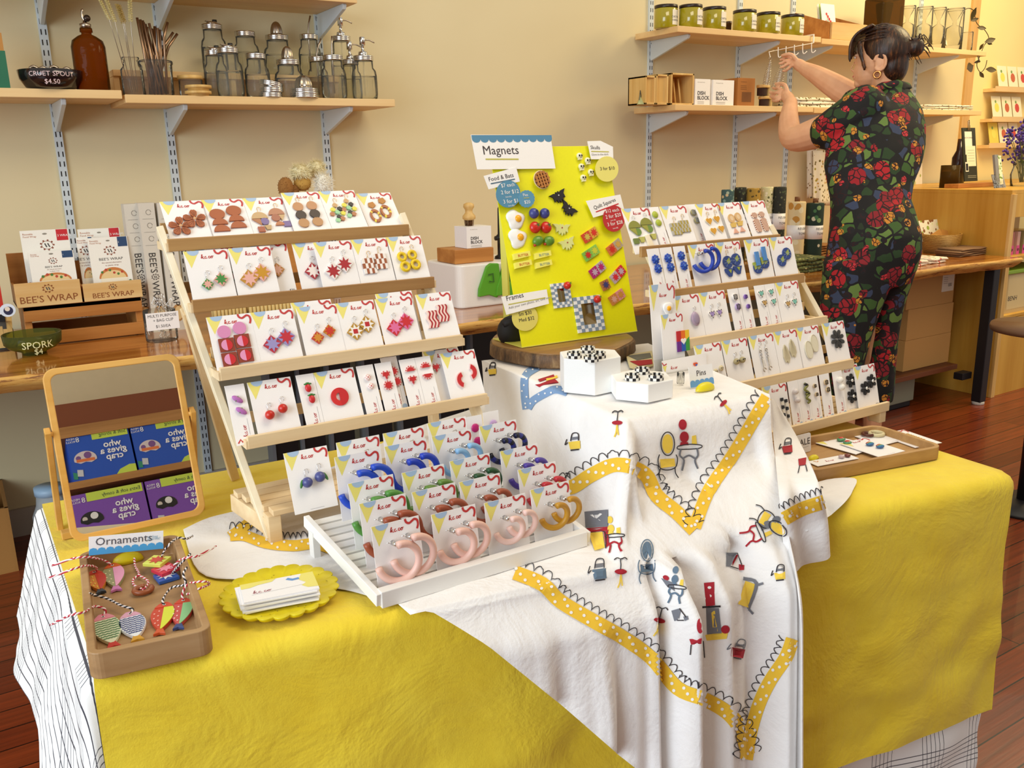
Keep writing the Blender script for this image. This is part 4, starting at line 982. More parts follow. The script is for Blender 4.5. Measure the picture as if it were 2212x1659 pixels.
# ---- right rack rows
OL, OL2 = '8a8a34', 'a8a04a'
gr1 = PC('gr1', stackf([(halfd(0, .008, .013), OL), ([(-.013, .007), (0, .007), (0, -.006)], '9c9a3c'), (circle(.004, .0, .0068), '6c8a3a'), ([(-.012, -.012), (-.001, -.012), (-.001, -.022), (-.012, -.022)], '6c7a34'), ([(.001, -.010), (.014, -.010), (.011, -.020), (.004, -.020)], 'b8b45a')]))
tile = PC('tile', lambda mb: [plate(mb, [(-.0115 + i * .0038, z), (-.0077 + i * .0038, z), (-.0077 + i * .0038, z - .0075), (-.0115 + i * .0038, z - .0075)], mat('a89440' if (i + j) % 2 else 'b3aea2', .5)) for i in range(6) for j, z in enumerate((.011, .0035, -.004, ))])
hh = PC('hh', lambda mb: [mb.ext(FR, [(p[0] + x, p[1] + z) for p in heart(.0085 - .001 * q)], .0006 + .002 * q, .0026 + .001 * q, mat('e8d9b8' if q == 0 else 'd49a2a', .5)) for x, z in ((0, .008), (.003, -.012)) for q in (0, 1)])
pst = PC('pst', stackf([(circle(0, .012, .008, .009), 'd8b078'), (circle(0, .012, .004, .005), 'e4c8a0'), ([(-.007, .002), (.009, .004), (.004, -.006), (-.006, -.006)], 'd9b45c'), ([(0, -.008), (.007, -.018), (-.006, -.018)], 'dfa890')]))
def chk2(mb):
 for (w_, hh_, z0) in ((.0065, .006, .013), (.0078, .013, -.008)):
  for i in range(-4, 5):
   for j in range(-7, 8):
    x, z = i * .0021, j * .0021
    if (abs(x) / w_) ** 4 + (abs(z) / hh_) ** 4 < 1: plate(mb, [(x - .00105, z0 + z - .00105), (x + .00105, z0 + z - .00105), (x + .00105, z0 + z + .00105), (x - .00105, z0 + z + .00105)], mat('9c5a3c' if (i + j) % 2 else 'e8cdb8', .5), .0028)
bst = PC('bst', stud('2148a8', .0062, 'petal', '5c88c8'))
row(lipsR, 0, 28, [
 ('L', 1373, 'card with olive half moon and circle drops, first on the right rack', pair(gr1, -.015, .034, .028, .004, 0, wd(.021)), None),
 ('N', 1428, 'narrow card with lime green round studs', st2(PC('lst', stud('a8b432', .0066)), -.001, .064, -.016), '$15'),
 ('N', 1510, 'narrow card with grey and olive marbled studs', st2(PC('gst', stud('a89f6c', .0066, 'stripe', '8c9098')), -.001, .062, -.016), '$15', .012),
 ('L', 1455, 'card with olive and grey checkered square hoops', pair(tile, -.010, .034, .022, .004, 0, wd(.014, 1)), '$32'),
 ('L', 1531, 'card with four mustard heart drops', pair(hh, -.011, .036, .021, .003, 0, wd(.017, 1)), '$26'),
 ('L', 1577, 'card with peach and yellow shape drops', pairs(pst, pst, -.006, .034, .018, .002), '$34'),
 ('L', 1631, 'card with brown and cream checkered drops', pair(PC('chk2', chk2), -.010, .036, .020, .001))])
bring = hoop('2340a8', .017, .0036)
BLU, LIM = '2c4486', '9ca83c'
def plaid(dy, r=.0115):
 def f(mb):
  plate(mb, circle(0, dy, r), mat(BLU, .5)); plate(mb, [(-.004, dy + .002), (.004, dy + .008), (.006, dy + .0), (0, dy - .004)], mat(LIM, .5), .0031)
  for a in (-.5, .2, .9): mb.line(FR, [(-r * .9 * math.cos(a), dy - r * .9 * math.sin(a)), (r * .9 * math.cos(a), dy + r * .9 * math.sin(a))], .0004, .0033, mat('a8bcd8', .5))
 return f
def plaid3(mb):
 plaid(.006)(mb); plate(mb, [(-.011, -.006), (.011, -.006), (.004, -.021), (-.002, -.021), (-.010, -.012)], mat(BLU, .5)); plate(mb, [(-.003, -.008), (.005, -.008), (.002, -.015)], mat(LIM, .5), .0031)
def rod(mb):
 plaid(-.014)(mb); plate(mb, [(-.011, -.004), (-.004, -.004), (-.004, -.016), (-.010, -.018)], mat(LIM, .5), .0032)
 mb.ext(FR, [(-.0045, .015), (.0045, .015), (.0045, -.011), (-.0045, -.011)], .003, .006, mat('4f86c4', .4))
row(lipsR, 1, 18, [
 ('N', 1417.6, 'narrow card with blue daisy studs, leftmost of three', st2(bst, 0, .060, -.016), '$15'),
 ('N', 1445, 'narrow card with blue daisy studs, middle of three', st2(bst, 0, .060, -.016), '$15'),
 ('N', 1474, 'narrow card with blue daisy studs, right of three', st2(bst, 0, .062, -.018), '$15'),
 ('L', 1505.6, 'card with thick royal blue hoops', pair(PC('bh', bring), -.012, .062, .016, .003), '$24'),
 ('L', 1563.5, 'card with blue plaid and lime heart shaped drops', pair(PC('pl3', plaid3), -.010, .036, .022, .003, 0, wd(.019, 1)), '$32'),
 ('L', 1626, 'card with blue plaid drops under light blue bars', pair(PC('rod', rod), -.010, .040, .020, .008), '$34'),
 ('L', 1679, 'card with round blue plaid lime studs', pair(PC('pl1', plaid(0)), -.009, .034, .017, .012), '$22')])
def geode(mb): mb.ell((0, -.003, 0), (.0095, .0035, .0125), mat('b09ab0', .35), 16, 10); mb.ell((0, -.0055, 0), (.007, .002, .0095), mat('9c8aa0', .5), 12, 8)
zeb = lambda c, m2='241f24': PC('z' + c, stud(c, .0068, 'stripe', m2))
zh = lambda c: PC('zh' + c, heartf(c, 'efe6da', .0075, '1e1a1e'))
row(lipsR, 2, 18, [
 ('L', 1470, 'card with lilac glitter oval drop, half hidden by the pin cards', [(PC('geo', geode), .012, .036, 0, wd(.012))], '$24'),
 ('L', 1528.5, 'card with lilac hearts in striped rims on lever backs', pair(zh('a08ac0'), -.010, .040, .018, .001, 0, wd(.008)), '$26'),
 ('N', 1591, 'narrow card with zebra striped purple studs', [(zeb('e9e2dc'), -.001, .064), (zeb('b49cc8'), .002, .046)], '$16'),
 ('N', 1613, 'narrow card with small purple striped studs', st2(PC('pu', stud('8a62b4', .0045, 'stripe', '4c3478')), 0, .062, -.018), '$16'),
 ('N', 1648, 'narrow card with aqua and tan striped heart studs, left one', [(zh('7ec0b0'), -.001, .064), (zh('c09a5c'), .003, .046)], '$15'),
 ('N', 1669.6, 'narrow card with aqua striped heart studs, right one', st2(zh('7ec0b0'), -.001, .064, -.018), '$15'),
 ('L', 1692.5, 'card with aqua and tan hearts in striped rims on lever backs', [(zh('c09a5c'), -.009, .038, 0, wd(.008)), (zh('7ec0b0'), .010, .040, 0, wd(.008))], '$26')])
def skl(mb): mb.ell((0, -.004, 0), (.006, .005, .0055), mat('a89a70', .4), 10, 8); mb.ell((-.002, -.0085, .001), (.0014, .001, .0016), BLACK, 6, 4); mb.ell((.002, -.0085, .001), (.0014, .001, .0016), BLACK, 6, 4)
def wingf(mb):
 pts = [(0, .018), (.005, .012), (.009, .002), (.009, -.008), (.003, -.017), (0, -.012), (-.004, -.015), (-.007, -.004), (-.005, .010)]
 plate(mb, pts, mat('c9bd9c', .35));
 for k in range(4): mb.line(FR, [(0, .015), (-.004 + k * .0036, -.010)], .0003, .003, mat('9a8c68', .4))
def discf(mb): plate(mb, circle(0, 0, .0095, .0165), mat('e0d8be', .25)); mb.tube([(p[0], -.0028, p[1]) for p in circle(0, 0, .0092, .0162, 20)], .0005, mat('c9bea0', .3), 4, True)
def danglef(mb):
 mb.tube([(0, -.002, .02), (.001, -.002, .010), (.0, -.002, -.016)], .0005, CHROME, 5)
 for z in (.014, .008, .002): mb.tube(circle3(0, -.002, z, .0026, 8), .0006, STEEL if z > .01 else CHROME, 5, True)
 mb.tube([(0, -.003, 0), (.002, -.003, -.014)], .0022, ACRYL, 8); mb.tube(circle3(.001, -.003, -.02, .0035, 8, 0, 4.5), .0008, STEEL, 5)
bigfl = PC('bigfl', petal_flower('3c3b38', .018, 8));
row(lipsR, 3, 18, [
 ('L', 1519, 'card with small skull drops, half hidden by the pin cards', [(PC('bone', stud('d8c8a0', .005, 'skull')), .006, .03), (PC('bone', stud('d8c8a0', .005, 'skull')), .020, .034)], '$22', 0),
 ('L', 1578, 'card with two gold skull drops on black and gold hooks', pair(PC('skl', skl), -.008, .040, .015, .001, 0, wd(.007)), '$26'),
 ('L', 1636, 'card with long silver chain and glass dangle earrings', pair(PC('dng', danglef), -.010, .036, .015, .001, 0, wd(.021)), None),
 ('L', 1689, 'card with carved cream wing earrings', pair(PC('wing', wingf), -.010, .036, .019, .008), '$34'),
 ('L', 1737, 'card with large cream oval disc earrings', pair(PC('disc', discf), -.008, .036, .018, .010), '$24'),
 ('L', 1794, 'card with one large charcoal grey flower', [(bigfl, .002, .046)], '$28')])
bf = PC('bf', lambda mb: (petal_flower('1f1c1c', .013, 6)(mb), mb.ell((0, -.006, 0), (.0028, .002, .003), mat('efece4', .4), 8, 6), mb.ell((-.001, -.008, .0006), (.0006, .0005, .0007), BLACK, 5, 4), mb.ell((.001, -.008, .0006), (.0006, .0005, .0007), BLACK, 5, 4)))
def chainf(mb):
 for i in range(6): plate(mb, [(-.002 + i * .0004, .02 - i * .007), (.004, .02 - i * .007), (.004, .0145 - i * .007), (-.002 + i * .0004, .0145 - i * .007)], mat('1c1a1c' if i % 2 == 0 else 'e6e0d2', .4), .003)
def snk(mb): mb.tube(smoothpath([(0, -.003, .012), (.006, -.004, .008), (-.003, -.004, .002), (.005, -.004, -.004), (0, -.003, -.008)], 5), .0022, mat('7a7a38', .35), 7); mb.tube([(0, -.003, .012), (.005, -.004, .009)], .0026, BLACK, 7)
hs = PC('hs', stud('cdb48c', .0058, 'stripe', '1c1a1c'))
row(lipsR, 4, 14, [
 ('L', 1660, 'card with black and white block chain drops, left end of the bottom tier', [(PC('chn', chainf), .012, .034), (PC('chn', chainf), .022, .030)], None),
 ('N', 1715, 'narrow card with pearly white bead studs', st2(PC('prl', ball('d9d0cc', .0055)), -.001, .060, -.016), '$15'),
 ('N', 1737, 'narrow card with black and olive snake studs', [(PC('snk', snk), 0, .058), (PC('snk', snk), .002, .042)], '$16'),
 ('N', 1758, 'narrow card with small black striped tan studs', st2(PC('hs2', stud('cdb48c', .0042, 'stripe', '1c1a1c')), 0, .062, -.016), '$15'),
 ('N', 1783, 'narrow card with black striped heart studs', st2(hs, 0, .064, -.014), '$15'),
 ('L', 1818, 'card with black flowers and skull centre, behind the white bead card', [(bf, .004, .050), (bf, .002, .020)], '$28', .008, .004),
 ('N', 1811, 'narrow card with two round white bead studs', st2(PC('wb', ball('efebe2', .0062)), -.001, .063, -.014), '$15'),
 ('L', 1856.6, 'card with two black flowers with white skull centres', [(bf, -.008, .036), (bf, .013, .047)], '$28')])
# ---- white slatted stand with hoop earrings
HOOPS = [
 (.900, 8, [(801.6, 1139, 'pale pink hoops, largest pair at the front left corner', 'eabdae', .024), (931.4, 1112.6, 'pale pink large hoops, second from the left in front', 'eabdae', .021), (1045.8, 1087.5, 'pale pink medium hoops in the front row', 'ecc6ba', .0165), (1145.5, 1059, 'mustard yellow hoops at the right front corner', 'bf8a22', .0165)], '$28'),
 (.945, 8, [(775.8, 1089, 'terracotta hoops behind the largest pink pair', '9a4a2e', .024), (889.5, 1064, 'terracotta hoops behind the second pink pair', '9a4a2e', .021), (991.6, 1042.3, 'rust hoops behind the medium pink pair', '9a4a2e', .0175), (1118.7, 1015.6, 'cherry red hoops behind the mustard pair', 'b8202c', .0165)], None),
 (.990, 8, [(751.4, 1045.7, 'leaf green hoops, left one in the third row', '4f8a38', .024), (867.8, 1022.3, 'moss green hoops, second in the third row', '5c8030', .021), (971.5, 997.2, 'dark green hoops in the third row', '1e4a26', .0175), (1080.2, 975.4, 'violet hoops, right end of the third row', '4a3494', .0165)], None),
 (1.035, 8, [(722.3, 988.8, 'royal blue hoops, left end of the fourth row', '1c48c0', .024), (830.3, 965.4, 'royal blue hoops, second in the fourth row', '1c3cb4', .021), (932.4, 943.6, 'light blue hoops in the fourth row', '86b4dc', .0175), (1035, 921.9, 'navy striped hoops, right end of the fourth row', '23287c', .0165)], None)]
DECK = []
for Y, ln, lst, price in HOOPS:
 for i, (x, y, lab, c, R) in enumerate(lst):
  M = lean_at(None, None, Y, ln, top=(x, y))
  e = PC('hp' + c + str(R), hoop(c, R, .0046 if R > .02 else .004, '0c0e24' if 'striped' in lab else None))
  card('L', M, 'card with ' + lab, pair(e, -.006 if R > .02 else -.004, .056, .020, .004), price=price, group='hoop earring cards on the white stand')
  if i == 0: DECK.append(M.to_translation())
back = [(726, 957, 'topmost plain card peeking behind the left royal blue hoops'), (827, 937, 'topmost plain card peeking behind the second royal blue hoops'), (923, 915, 'topmost plain card peeking behind the light blue hoops')]
for x, y, lab in back:
 M = lean_at(None, None, 1.07, 8, top=(x, y)); DECK.append(M.to_translation())
 card('L', M, lab, pair(PC('clip', lambda mb: mb.tube([(-.004, -.003, 0), (.002, -.003, .001), (.003, -.003, -.004)], .0005, STEEL, 5)), -.012, .058, .022, .004), group='hoop earring cards on the white stand')
M = lean_at(None, None, 1.06, 8, top=(1005, 902), wref=.027); card('N', M, 'narrow card with magenta round studs behind the navy hoops', st2(PC('mag', stud('b8186c', .0066)), .0, .062, -.020))
M = lean_at(None, None, 1.09, 8, top=(1043, 892), wref=.027); card('N', M, 'narrow card with one lilac smiling stud behind the navy hoops', [(PC('lil', stud('c4a2d4', .0066, 'skull')), .002, .060)])
ws = thing('hoop_display_stand', 'white painted slatted wooden stand holding hoop earrings', 'display rack', (.52, .95, TP))
a0 = Uz(826, 1314, TP + .002); b0 = Uz(1284, 1191, TP + .002);
yF = .845; xL = Uy(826, 1314, a0.y).x; xR = b0.x + .004
zF = TP + .022; zB = DECK[3].z + .002; yB = 1.085
mb = MB(); mb.bb((xL, a0.y, TP + .001), (xR, a0.y + .014, zF), mat('ece9e4', .55)); obj('front_bar', mb, ws, bevel=.001)
xLb, xRb = xL - .012, xR - .008
def dk(t, e): return V(((xL if e == 0 else xR) + (-.012 if e == 0 else -.004) * t, a0.y + .014 + (yB - a0.y - .014) * t, zF - .006 + (zB - zF) * t))
for k in range(12):
 mb = MB(); t = (k + .35) / 12; d = V((0, 0, -.006)); mb.beam(dk(t, 0) + d, dk(t, 1) + d, .006, .0125, mat('eceae6', .55), side=(0, 1, (zB - zF) / .2)); obj('slat', mb, ws, bevel=.0006)
for e in (0, 1):
 s = -1 if e == 0 else 1
 mb = MB(); mb.beam(dk(0, e) + V((s * .002, -.012, -.004)), dk(1, e) + V((s * .002, 0, -.004)), .008, .016, mat('f0eeea', .55)); obj('side_rail', mb, ws, bevel=.0008)
 q = dk(.92, e); mb = MB(); mb.bb((q.x + s * .002 - .005, q.y - .016, TP), (q.x + s * .002 + .005, q.y, q.z - .008), mat('eceae6', .55)); obj('rear_leg', mb, ws, bevel=.0008)
# ------------------------------------------------------------------ wooden round slab and the yellow magnet board
def f_barkside(nt, N, L, b):
 v = coords(N, L, (1, 1, .35)); n = noise_t(N, L, v, 60, 5, .7)
 L.new(ramp(N, L, n.outputs[0], [(.3, '33241a'), (.5, '6e5032'), (.7, '9a7e58')]), b.inputs['Base Color']); b.inputs['Roughness'].default_value = .6; bump(N, L, b, n.outputs[0], .5, .003)
sc0 = (Uz(1088, 768, BZ + .016) + Uz(1376, 738, BZ + .016)) / 2; SR = (Uz(1376, 738, BZ + .016) - Uz(1088, 768, BZ + .016)).length / 2
c_ = V((sc0.x, sc0.y + .03, BZ + .003))
slab = thing('log_slice', 'round bark edged wood slice under the yellow magnet board', 'wood slice', tuple(c_))
wob = lambda q, z: 1 + .03 * math.sin(3 * q + 1) + .02 * math.sin(7 * q)
mb = MB(); mb.lathe([(SR * .97, 0), (SR * 1.01, .004), (SR * 1.0, .022), (SR * .98, .025)], nodemat('bark_side', f_barkside), 48, c_, wob=wob); obj('bark', mb, slab)
mb = MB(); mb.lathe([(SR * .98, .0245), (SR * .965, .027), (.0001, .027)], wood('slice_top', '7a5226', 'a87c3e', axis=0, fine=18, rough=.4, coat=.2), 48, c_, wob=wob); obj('top_face', mb, slab)
ZSL = c_.z + .028
pBL, pBR = Uz(1128, 748, ZSL), Uz(1377, 719, ZSL)
yb = (pBL.y + pBR.y) / 2; pBL = Uy(1128, 749, yb + .004); pBR = Uy(1377, 720, yb - .004); pBL.z = pBR.z = ZSL
hb = (Uy(1325, 320, yb + .10) - pBR).length
tl_ = Uy(1059, 318, yb + .10); tr_ = Uy(1325, 320, yb + .10)
BF = frame(pBL, pBR - pBL, ((tl_ - pBL) + (tr_ - pBR)) / 2)
bw = (pBR - pBL).length; bh = max(hit(1325, 320, BF)[1], hit(1059, 318, BF)[1])
YB = mat('ece80e', .35); YBE = mat('f2ee70', .4)
bt = thing('magnet_board', 'bright yellow slanted metal board with novelty magnets', 'display board', tuple(pBL))
mb = MB(); mb.ext(BF, [(0, 0), (bw, 0), (bw, bh), (0, bh)], -.0018, 0, YB); obj('board_face', mb, bt, bevel=.0006)
Xn = V([BF[i][0] for i in range(3)]); Un = V([BF[i][1] for i in range(3)])
mb = MB(); B_ = pBL + V((-.002, .002, 0)); bk = V((-.045, .10, .0)); mb.add([pBL, pBR, pBR + V((0, .10, 0)), pBL + V((0, .10, 0)), pBL + V((0, 0, .0016)), pBR + V((0, 0, .0016)), pBR + V((0, .10, .0016)), pBL + V((0, .10, .0016))], [(0, 1, 2, 3), (7, 6, 5, 4), (0, 4, 5, 1), (1, 5, 6, 2), (2, 6, 7, 3), (3, 7, 4, 0)], YBE); obj('base_flange', mb, bt)
mb = MB(); q0 = pBL + Un * bh * .9 + V((.03, .002, 0)); mb.beam(q0 + V((0, .018, 0)), pBL + V((.03, .095, .01)), .004, .02, YBE, side=(0, 1, .4)); obj('rear_strut', mb, bt)
def bfr(px_, py_, rot=0, h=0):   # frame on the board at a seen position
 x, y = hit(px_, py_, BF); ca, sa = math.cos(rot), math.sin(rot)
 return BF @ Matrix.Translation((x, y, h)) @ Matrix.Rotation(rot, 4, 'Z')
S_ = bw / 249.0      # metres per photograph pixel on the board
# pouch behind the board
mb = MB(); mb.ell(Uy(1108, 716, yb + .07), (.032, .022, .030), mat('141318', .6), 16, 10, R=Matrix.Rotation(.5, 3, 'Y')); mb.tube([Uy(1088, 700, yb + .06), Uy(1120, 690, yb + .06), Uy(1150, 716, yb + .06)], .006, mat('1e1d24', .6), 8)
tobj('pouch', mb, 'black fabric pouch tucked behind the yellow magnet board', 'pouch')
def signcard(label, pts, col, fn, h=.004, name='price_sign', cat='sign', grp='paper signs on the magnet board', z0=None):
 """pts: photograph outline -> flat card parallel to the board"""
 F2 = BF @ Matrix.Translation((0, 0, h)); q = [hit(x, y, F2) for x, y in pts]
 cx = sum(p[0] for p in q) / len(q); cy_ = sum(p[1] for p in q) / len(q)
 mb = MB(); mb.ext(F2, q, -.0008, 0, mat(col, .5));
 F3 = F2 @ Matrix.Translation((cx, cy_, 0)); fn(mb, F2)
 return tobj(name, mb, label, cat, grp)
def txt_on(mb, Fm, st, x, y, hpx, m, rot=0, al='L', h=.0004, sx=1):
 p = hit(x, y, Fm); mb.text(Fm @ Matrix.Translation((p[0], p[1], 0)) @ Matrix.Rotation(rot, 4, 'Z'), st, 0, 0, hpx * S_ / .74, h, m, al, sx)
def ln_on(mb, Fm, a, b_, wpx, m, h=.0004): mb.line(Fm, [hit(*a, Fm), hit(*b_, Fm)], wpx * S_, h, m)
DK = mat('3b3234', .6); SBL = mat('4f86a8', .55); OLV = mat('c3bb52', .55)
def f1(mb, Fm):
 p0, p1 = hit(1018, 292, Fm), hit(1191, 292, Fm); n = 10; pts = [p0];
 for i in range(n):
  for k in range(7): a = PI * k / 6; x = p1[0] + (p0[0] - p1[0]) * (i + .5 - .5 * math.cos(a)) / n; pts.append((x, p0[1] - (7 + 6 * math.sin(a)) * S_))
 pts = [p0, p1] + pts[1:]; mb.poly(Fm, pts, .0003, SBL)
 txt_on(mb, Fm, 'Magnets', 1045, 334, 16, DK, .0); ln_on(mb, Fm, (1049, 344), (1120, 344), 2.4, OLV)
signcard('large Magnets title card with blue scalloped top edge', [(1017, 291), (1189, 292), (1200, 364), (1031, 366)], 'f4f1ee', f1, .005)
def f2(mb, Fm): txt_on(mb, Fm, 'Food & Bats', 1057, 392, 7.6, DK, .13); ln_on(mb, Fm, (1060, 397), (1112, 387), 2, mat('4f6a80', .6))
signcard('small white Food & Bats sign on the left board edge', [(1045, 380), (1115, 361), (1123, 392), (1056, 409)], 'f1eeec', f2, .006)
def f3(mb, Fm):
 for st, x, y, hh_, r in (('$7 each', 1083, 405, 6.5, .06), ('2 for $12', 1083, 420, 7, .04), ('(save $2)', 1092, 427, 2.5, .03), ('3 for $18', 1088, 440, 7, .04), ('(save $3)', 1098, 446, 2.5, .03)): txt_on(mb, Fm, st, x, y, hh_, WHITE, r)
signcard('blue round price tag listing 7, 12 and 18 dollars', circle(1098, 419, 26.5, 29.5, 28), '4f88a8', f3, .0085)
def f4(mb, Fm): txt_on(mb, Fm, 'Pies', 1130, 424, 5, WHITE, 0); ln_on(mb, Fm, (1131, 428), (1143, 427), 1, OLV); txt_on(mb, Fm, '$20', 1133, 440, 6, WHITE)
signcard('small blue scalloped Pies price tag', [(1137.5 + (17 + 1.3 * (i % 2)) * math.cos(i * PI / 16), 429.5 + (18 + 1.3 * (i % 2)) * math.sin(i * PI / 16)) for i in range(32)], '5790b0', f4, .009)
def f5(mb, Fm): txt_on(mb, Fm, 'Skulls', 1276, 322, 7, DK, -.04); ln_on(mb, Fm, (1277, 327), (1315, 328), 1.8, OLV); txt_on(mb, Fm, 'Glow-in-the-dark', 1278, 336, 4, mat('8d8a8c', .6), 0)
signcard('white Skulls sign at the top right of the board', [(1269, 305), (1297, 304), (1324, 317), (1325, 344), (1277, 344)], 'f4f1ee', f5, .006)
def f6(mb, Fm): txt_on(mb, Fm, '3 for $10', 1297, 368, 6.5, DK, .02)
signcard('pale yellow round 3 for 10 dollars tag', circle(1311, 365, 25, 27.5, 28), 'e6db74', f6, .0085)
def f7(mb, Fm): txt_on(mb, Fm, 'Quilt Squares', 1284, 453, 7.2, DK, .26); ln_on(mb, Fm, (1287, 458), (1336, 440), 2, RED)
signcard('white Quilt Squares sign on the right board edge', [(1266, 434), (1340, 420), (1348, 451), (1282, 470)], 'f4f1ee', f7, .006)
def f8(mb, Fm):
 for st, x, y, hh_, r in (('$12 each', 1308, 460, 6.5, .06), ('2 for $20', 1309, 473, 7, .1), ('(save $4)', 1319, 478, 2.5, .1), ('3 for $28', 1313, 489, 7, .1), ('(save $8)', 1324, 495, 2.5, .1)): txt_on(mb, Fm, st, x, y, hh_, WHITE, r)
signcard('red oval price tag listing 12, 20 and 28 dollars', circle(1326, 472, 23.5, 28.5, 28), 'b8252c', f8, .0085)
def f9(mb, Fm): txt_on(mb, Fm, 'Frames', 1095, 650, 9, DK, .1); ln_on(mb, Fm, (1098, 658), (1178, 643), 1.8, OLV); txt_on(mb, Fm, 'Add your own photo, art, love note', 1099, 668, 4.5, mat('8d8a8c', .6), .12)
signcard('white Frames sign at the lower left of the board', [(1083, 641), (1181, 625), (1186, 656), (1094, 680)], 'f4f1ee', f9, .007)
def f10(mb, Fm): txt_on(mb, Fm, 'Sm $30', 1121, 683, 6.5, DK, .05); txt_on(mb, Fm, 'Med $32', 1122, 696, 6.5, DK, .05)
signcard('pale yellow round tag with frame prices 30 and 32 dollars', circle(1134, 686, 28, 29, 28), 'ddd06a', f10, .0035)
# magnets
def magnet(label, x, y, fn, name, cat='magnet', grp=None, rot=0):
 t = MB(); fn(t, bfr(x, y, rot)); return tobj(name, t, label, cat, grp)
def ellF(mb, Fm, x, y, h, r, m, n=14, k=9): mb.ell((x, y, h), r, m, n, k, M=Fm)
s_ = S_
pie = thing('pie_magnet', 'lattice cherry pie magnet near the top of the board', 'magnet', tuple(bfr(1167, 390).to_translation()))
Fm = bfr(1167, 390); mb = MB(); mb.lathe([(13 * s_, 0), (17 * s_, 5 * s_), (16 * s_, 6 * s_), (.0001, 6 * s_)], mat('e0c690', .5), 24, M=Fm); obj('crust', mb, pie)
mb = MB(); mb.lathe([(15.5 * s_, 5.8 * s_), (14 * s_, 7.5 * s_), (.0001, 7.5 * s_)], mat('5a1a14', .3), 24, M=Fm); obj('filling', mb, pie)
mb = MB()
for i in range(-2, 3):
 l = math.sqrt(15 ** 2 - (i * 5.8) ** 2) * s_
 for a in (.2, .2 + PI / 2): mb.box((0, i * 5.8 * s_, (8 + (a > 1)) * s_), (2 * l, 2.8 * s_, 1.6 * s_), mat('b8783a', .5), M=Fm @ Matrix.Rotation(a, 4, 'Z'))
obj('lattice', mb, pie)
def skull_m(mb, Fm):
 ellF(mb, Fm, 0, 0, 3 * s_, (6.5 * s_, 6 * s_, 4 * s_), mat('e8e2b8', .4)); mb.box((0, -5 * s_, 3 * s_), (7 * s_, 4 * s_, 5 * s_), mat('e8e2b8', .4), M=Fm)
 for q in (-2.4, 2.4): ellF(mb, Fm, q * s_, 0, 6.6 * s_, (1.8 * s_, 2 * s_, 1 * s_), BLACK, 8, 5)
 ellF(mb, Fm, 0, -3 * s_, 6.4 * s_, (.9 * s_, 1 * s_, .8 * s_), BLACK, 6, 4)
for x, y, l in ((1250, 338, 'top left'), (1267.5, 348, 'upper right'), (1254, 361, 'middle left'), (1274.5, 373, 'lower right'), (1258, 385, 'bottom')):
 magnet('tiny cream skull magnet, ' + l + ' one of the five', x, y, skull_m, 'skull_magnet', grp='skull magnets')
def bat_m(c, e):
 def f(mb, Fm):
  pts = [(0, -14), (3, -8), (6, -12), (8, -5), (13, -8), (13, 1), (20, 8), (10, 8), (4, 5), (3, 9), (0, 6), (-3, 9), (-4, 5), (-10, 8), (-20, 8), (-13, 1), (-13, -8), (-8, -5), (-6, -12), (-3, -8)]
  mb.ext(Fm, [(a * s_ * .92, b_ * s_ * .92) for a, b_ in pts], 0, 3.5 * s_, mat(c, .6)); mb.circ(Fm, 0, 1 * s_, 1.3 * s_, 4.2 * s_, mat(e, .3), 8, h0=3 * s_)
 return f
for x, y, r, l in ((1205, 424, .35, 'upper'), (1227, 452, -.7, 'lower')): magnet('black felt bat magnet with silver bead, ' + l, x, y, bat_m('1c171c', 'c9c6c4'), 'bat_magnet', grp='bat magnets', rot=r)
for x, y, r, l in ((1212, 494, -.1, 'upper'), (1224, 526, .25, 'lower')): magnet('pale glow bat magnet with red bead, ' + l, x, y, bat_m('d9dc8c', 'a83a2a'), 'bat_magnet', grp='bat magnets', rot=r)
def egg_m(mb, Fm):
 mb.lathe([(17 * s_, 0), (17.5 * s_, 2 * s_), (14 * s_, 4 * s_), (.0001, 4.3 * s_)], mat('f4f2ee', .3), 30, M=Fm, wob=lambda q, z: 1 + .10 * math.sin(3 * q + 1) + .06 * math.sin(5 * q))
 ellF(mb, Fm, 5 * s_, 1 * s_, 4 * s_, (6.5 * s_, 6.5 * s_, 4 * s_), mat('f0a81c', .25))
for y, l in ((475, 'upper'), (515, 'lower')): magnet('fried egg magnet on the left of the board, ' + l, 1112 + (y - 475) * .12, y, egg_m, 'egg_magnet', grp='fried egg magnets')
def berry_m(mb, Fm): ellF(mb, Fm, 0, 0, 7 * s_, (9.3 * s_, 9.3 * s_, 8 * s_), mat('3e4488', .35), 16, 10); mb.circ(Fm, 2 * s_, 2 * s_, 2.6 * s_, 15.2 * s_, mat('22265a', .5), 8, h0=13 * s_)
for x, l in ((1149, 'left'), (1172, 'right')): magnet('round blueberry magnet, %s one of the two' % l, x, 463, berry_m, 'blueberry_magnet', grp='blueberry magnets')
def tomato(mb, Fm, r=10.5):
 ellF(mb, Fm, 0, 0, 6 * s_, (r * s_, r * s_, 7 * s_), mat('c8281c', .25), 16, 10)
 mb.add([(r * .35 * (1.7 if i % 2 else .35) * s_ * math.cos(i * PI / 5) + 3 * s_, r * .35 * (1.7 if i % 2 else .35) * s_ * math.sin(i * PI / 5) + 3 * s_, 13 * s_) for i in range(10)], [list(range(10))], mat('2f6a2c', .5), Fm)
for x, l in ((1152, 'left'), (1176, 'right')): magnet('red tomato magnet with green calyx, %s one' % l, x, 493, tomato, 'tomato_magnet', grp='tomato magnets')
def olive_m(mb, Fm): ellF(mb, Fm, 0, 0, 6 * s_, (11 * s_, 8.8 * s_, 7 * s_), mat('5c8a2c', .3), 16, 10); ellF(mb, Fm, -9.5 * s_, -4 * s_, 6 * s_, (3 * s_, 3 * s_, 3 * s_), mat('b83c1c', .3), 8, 6)
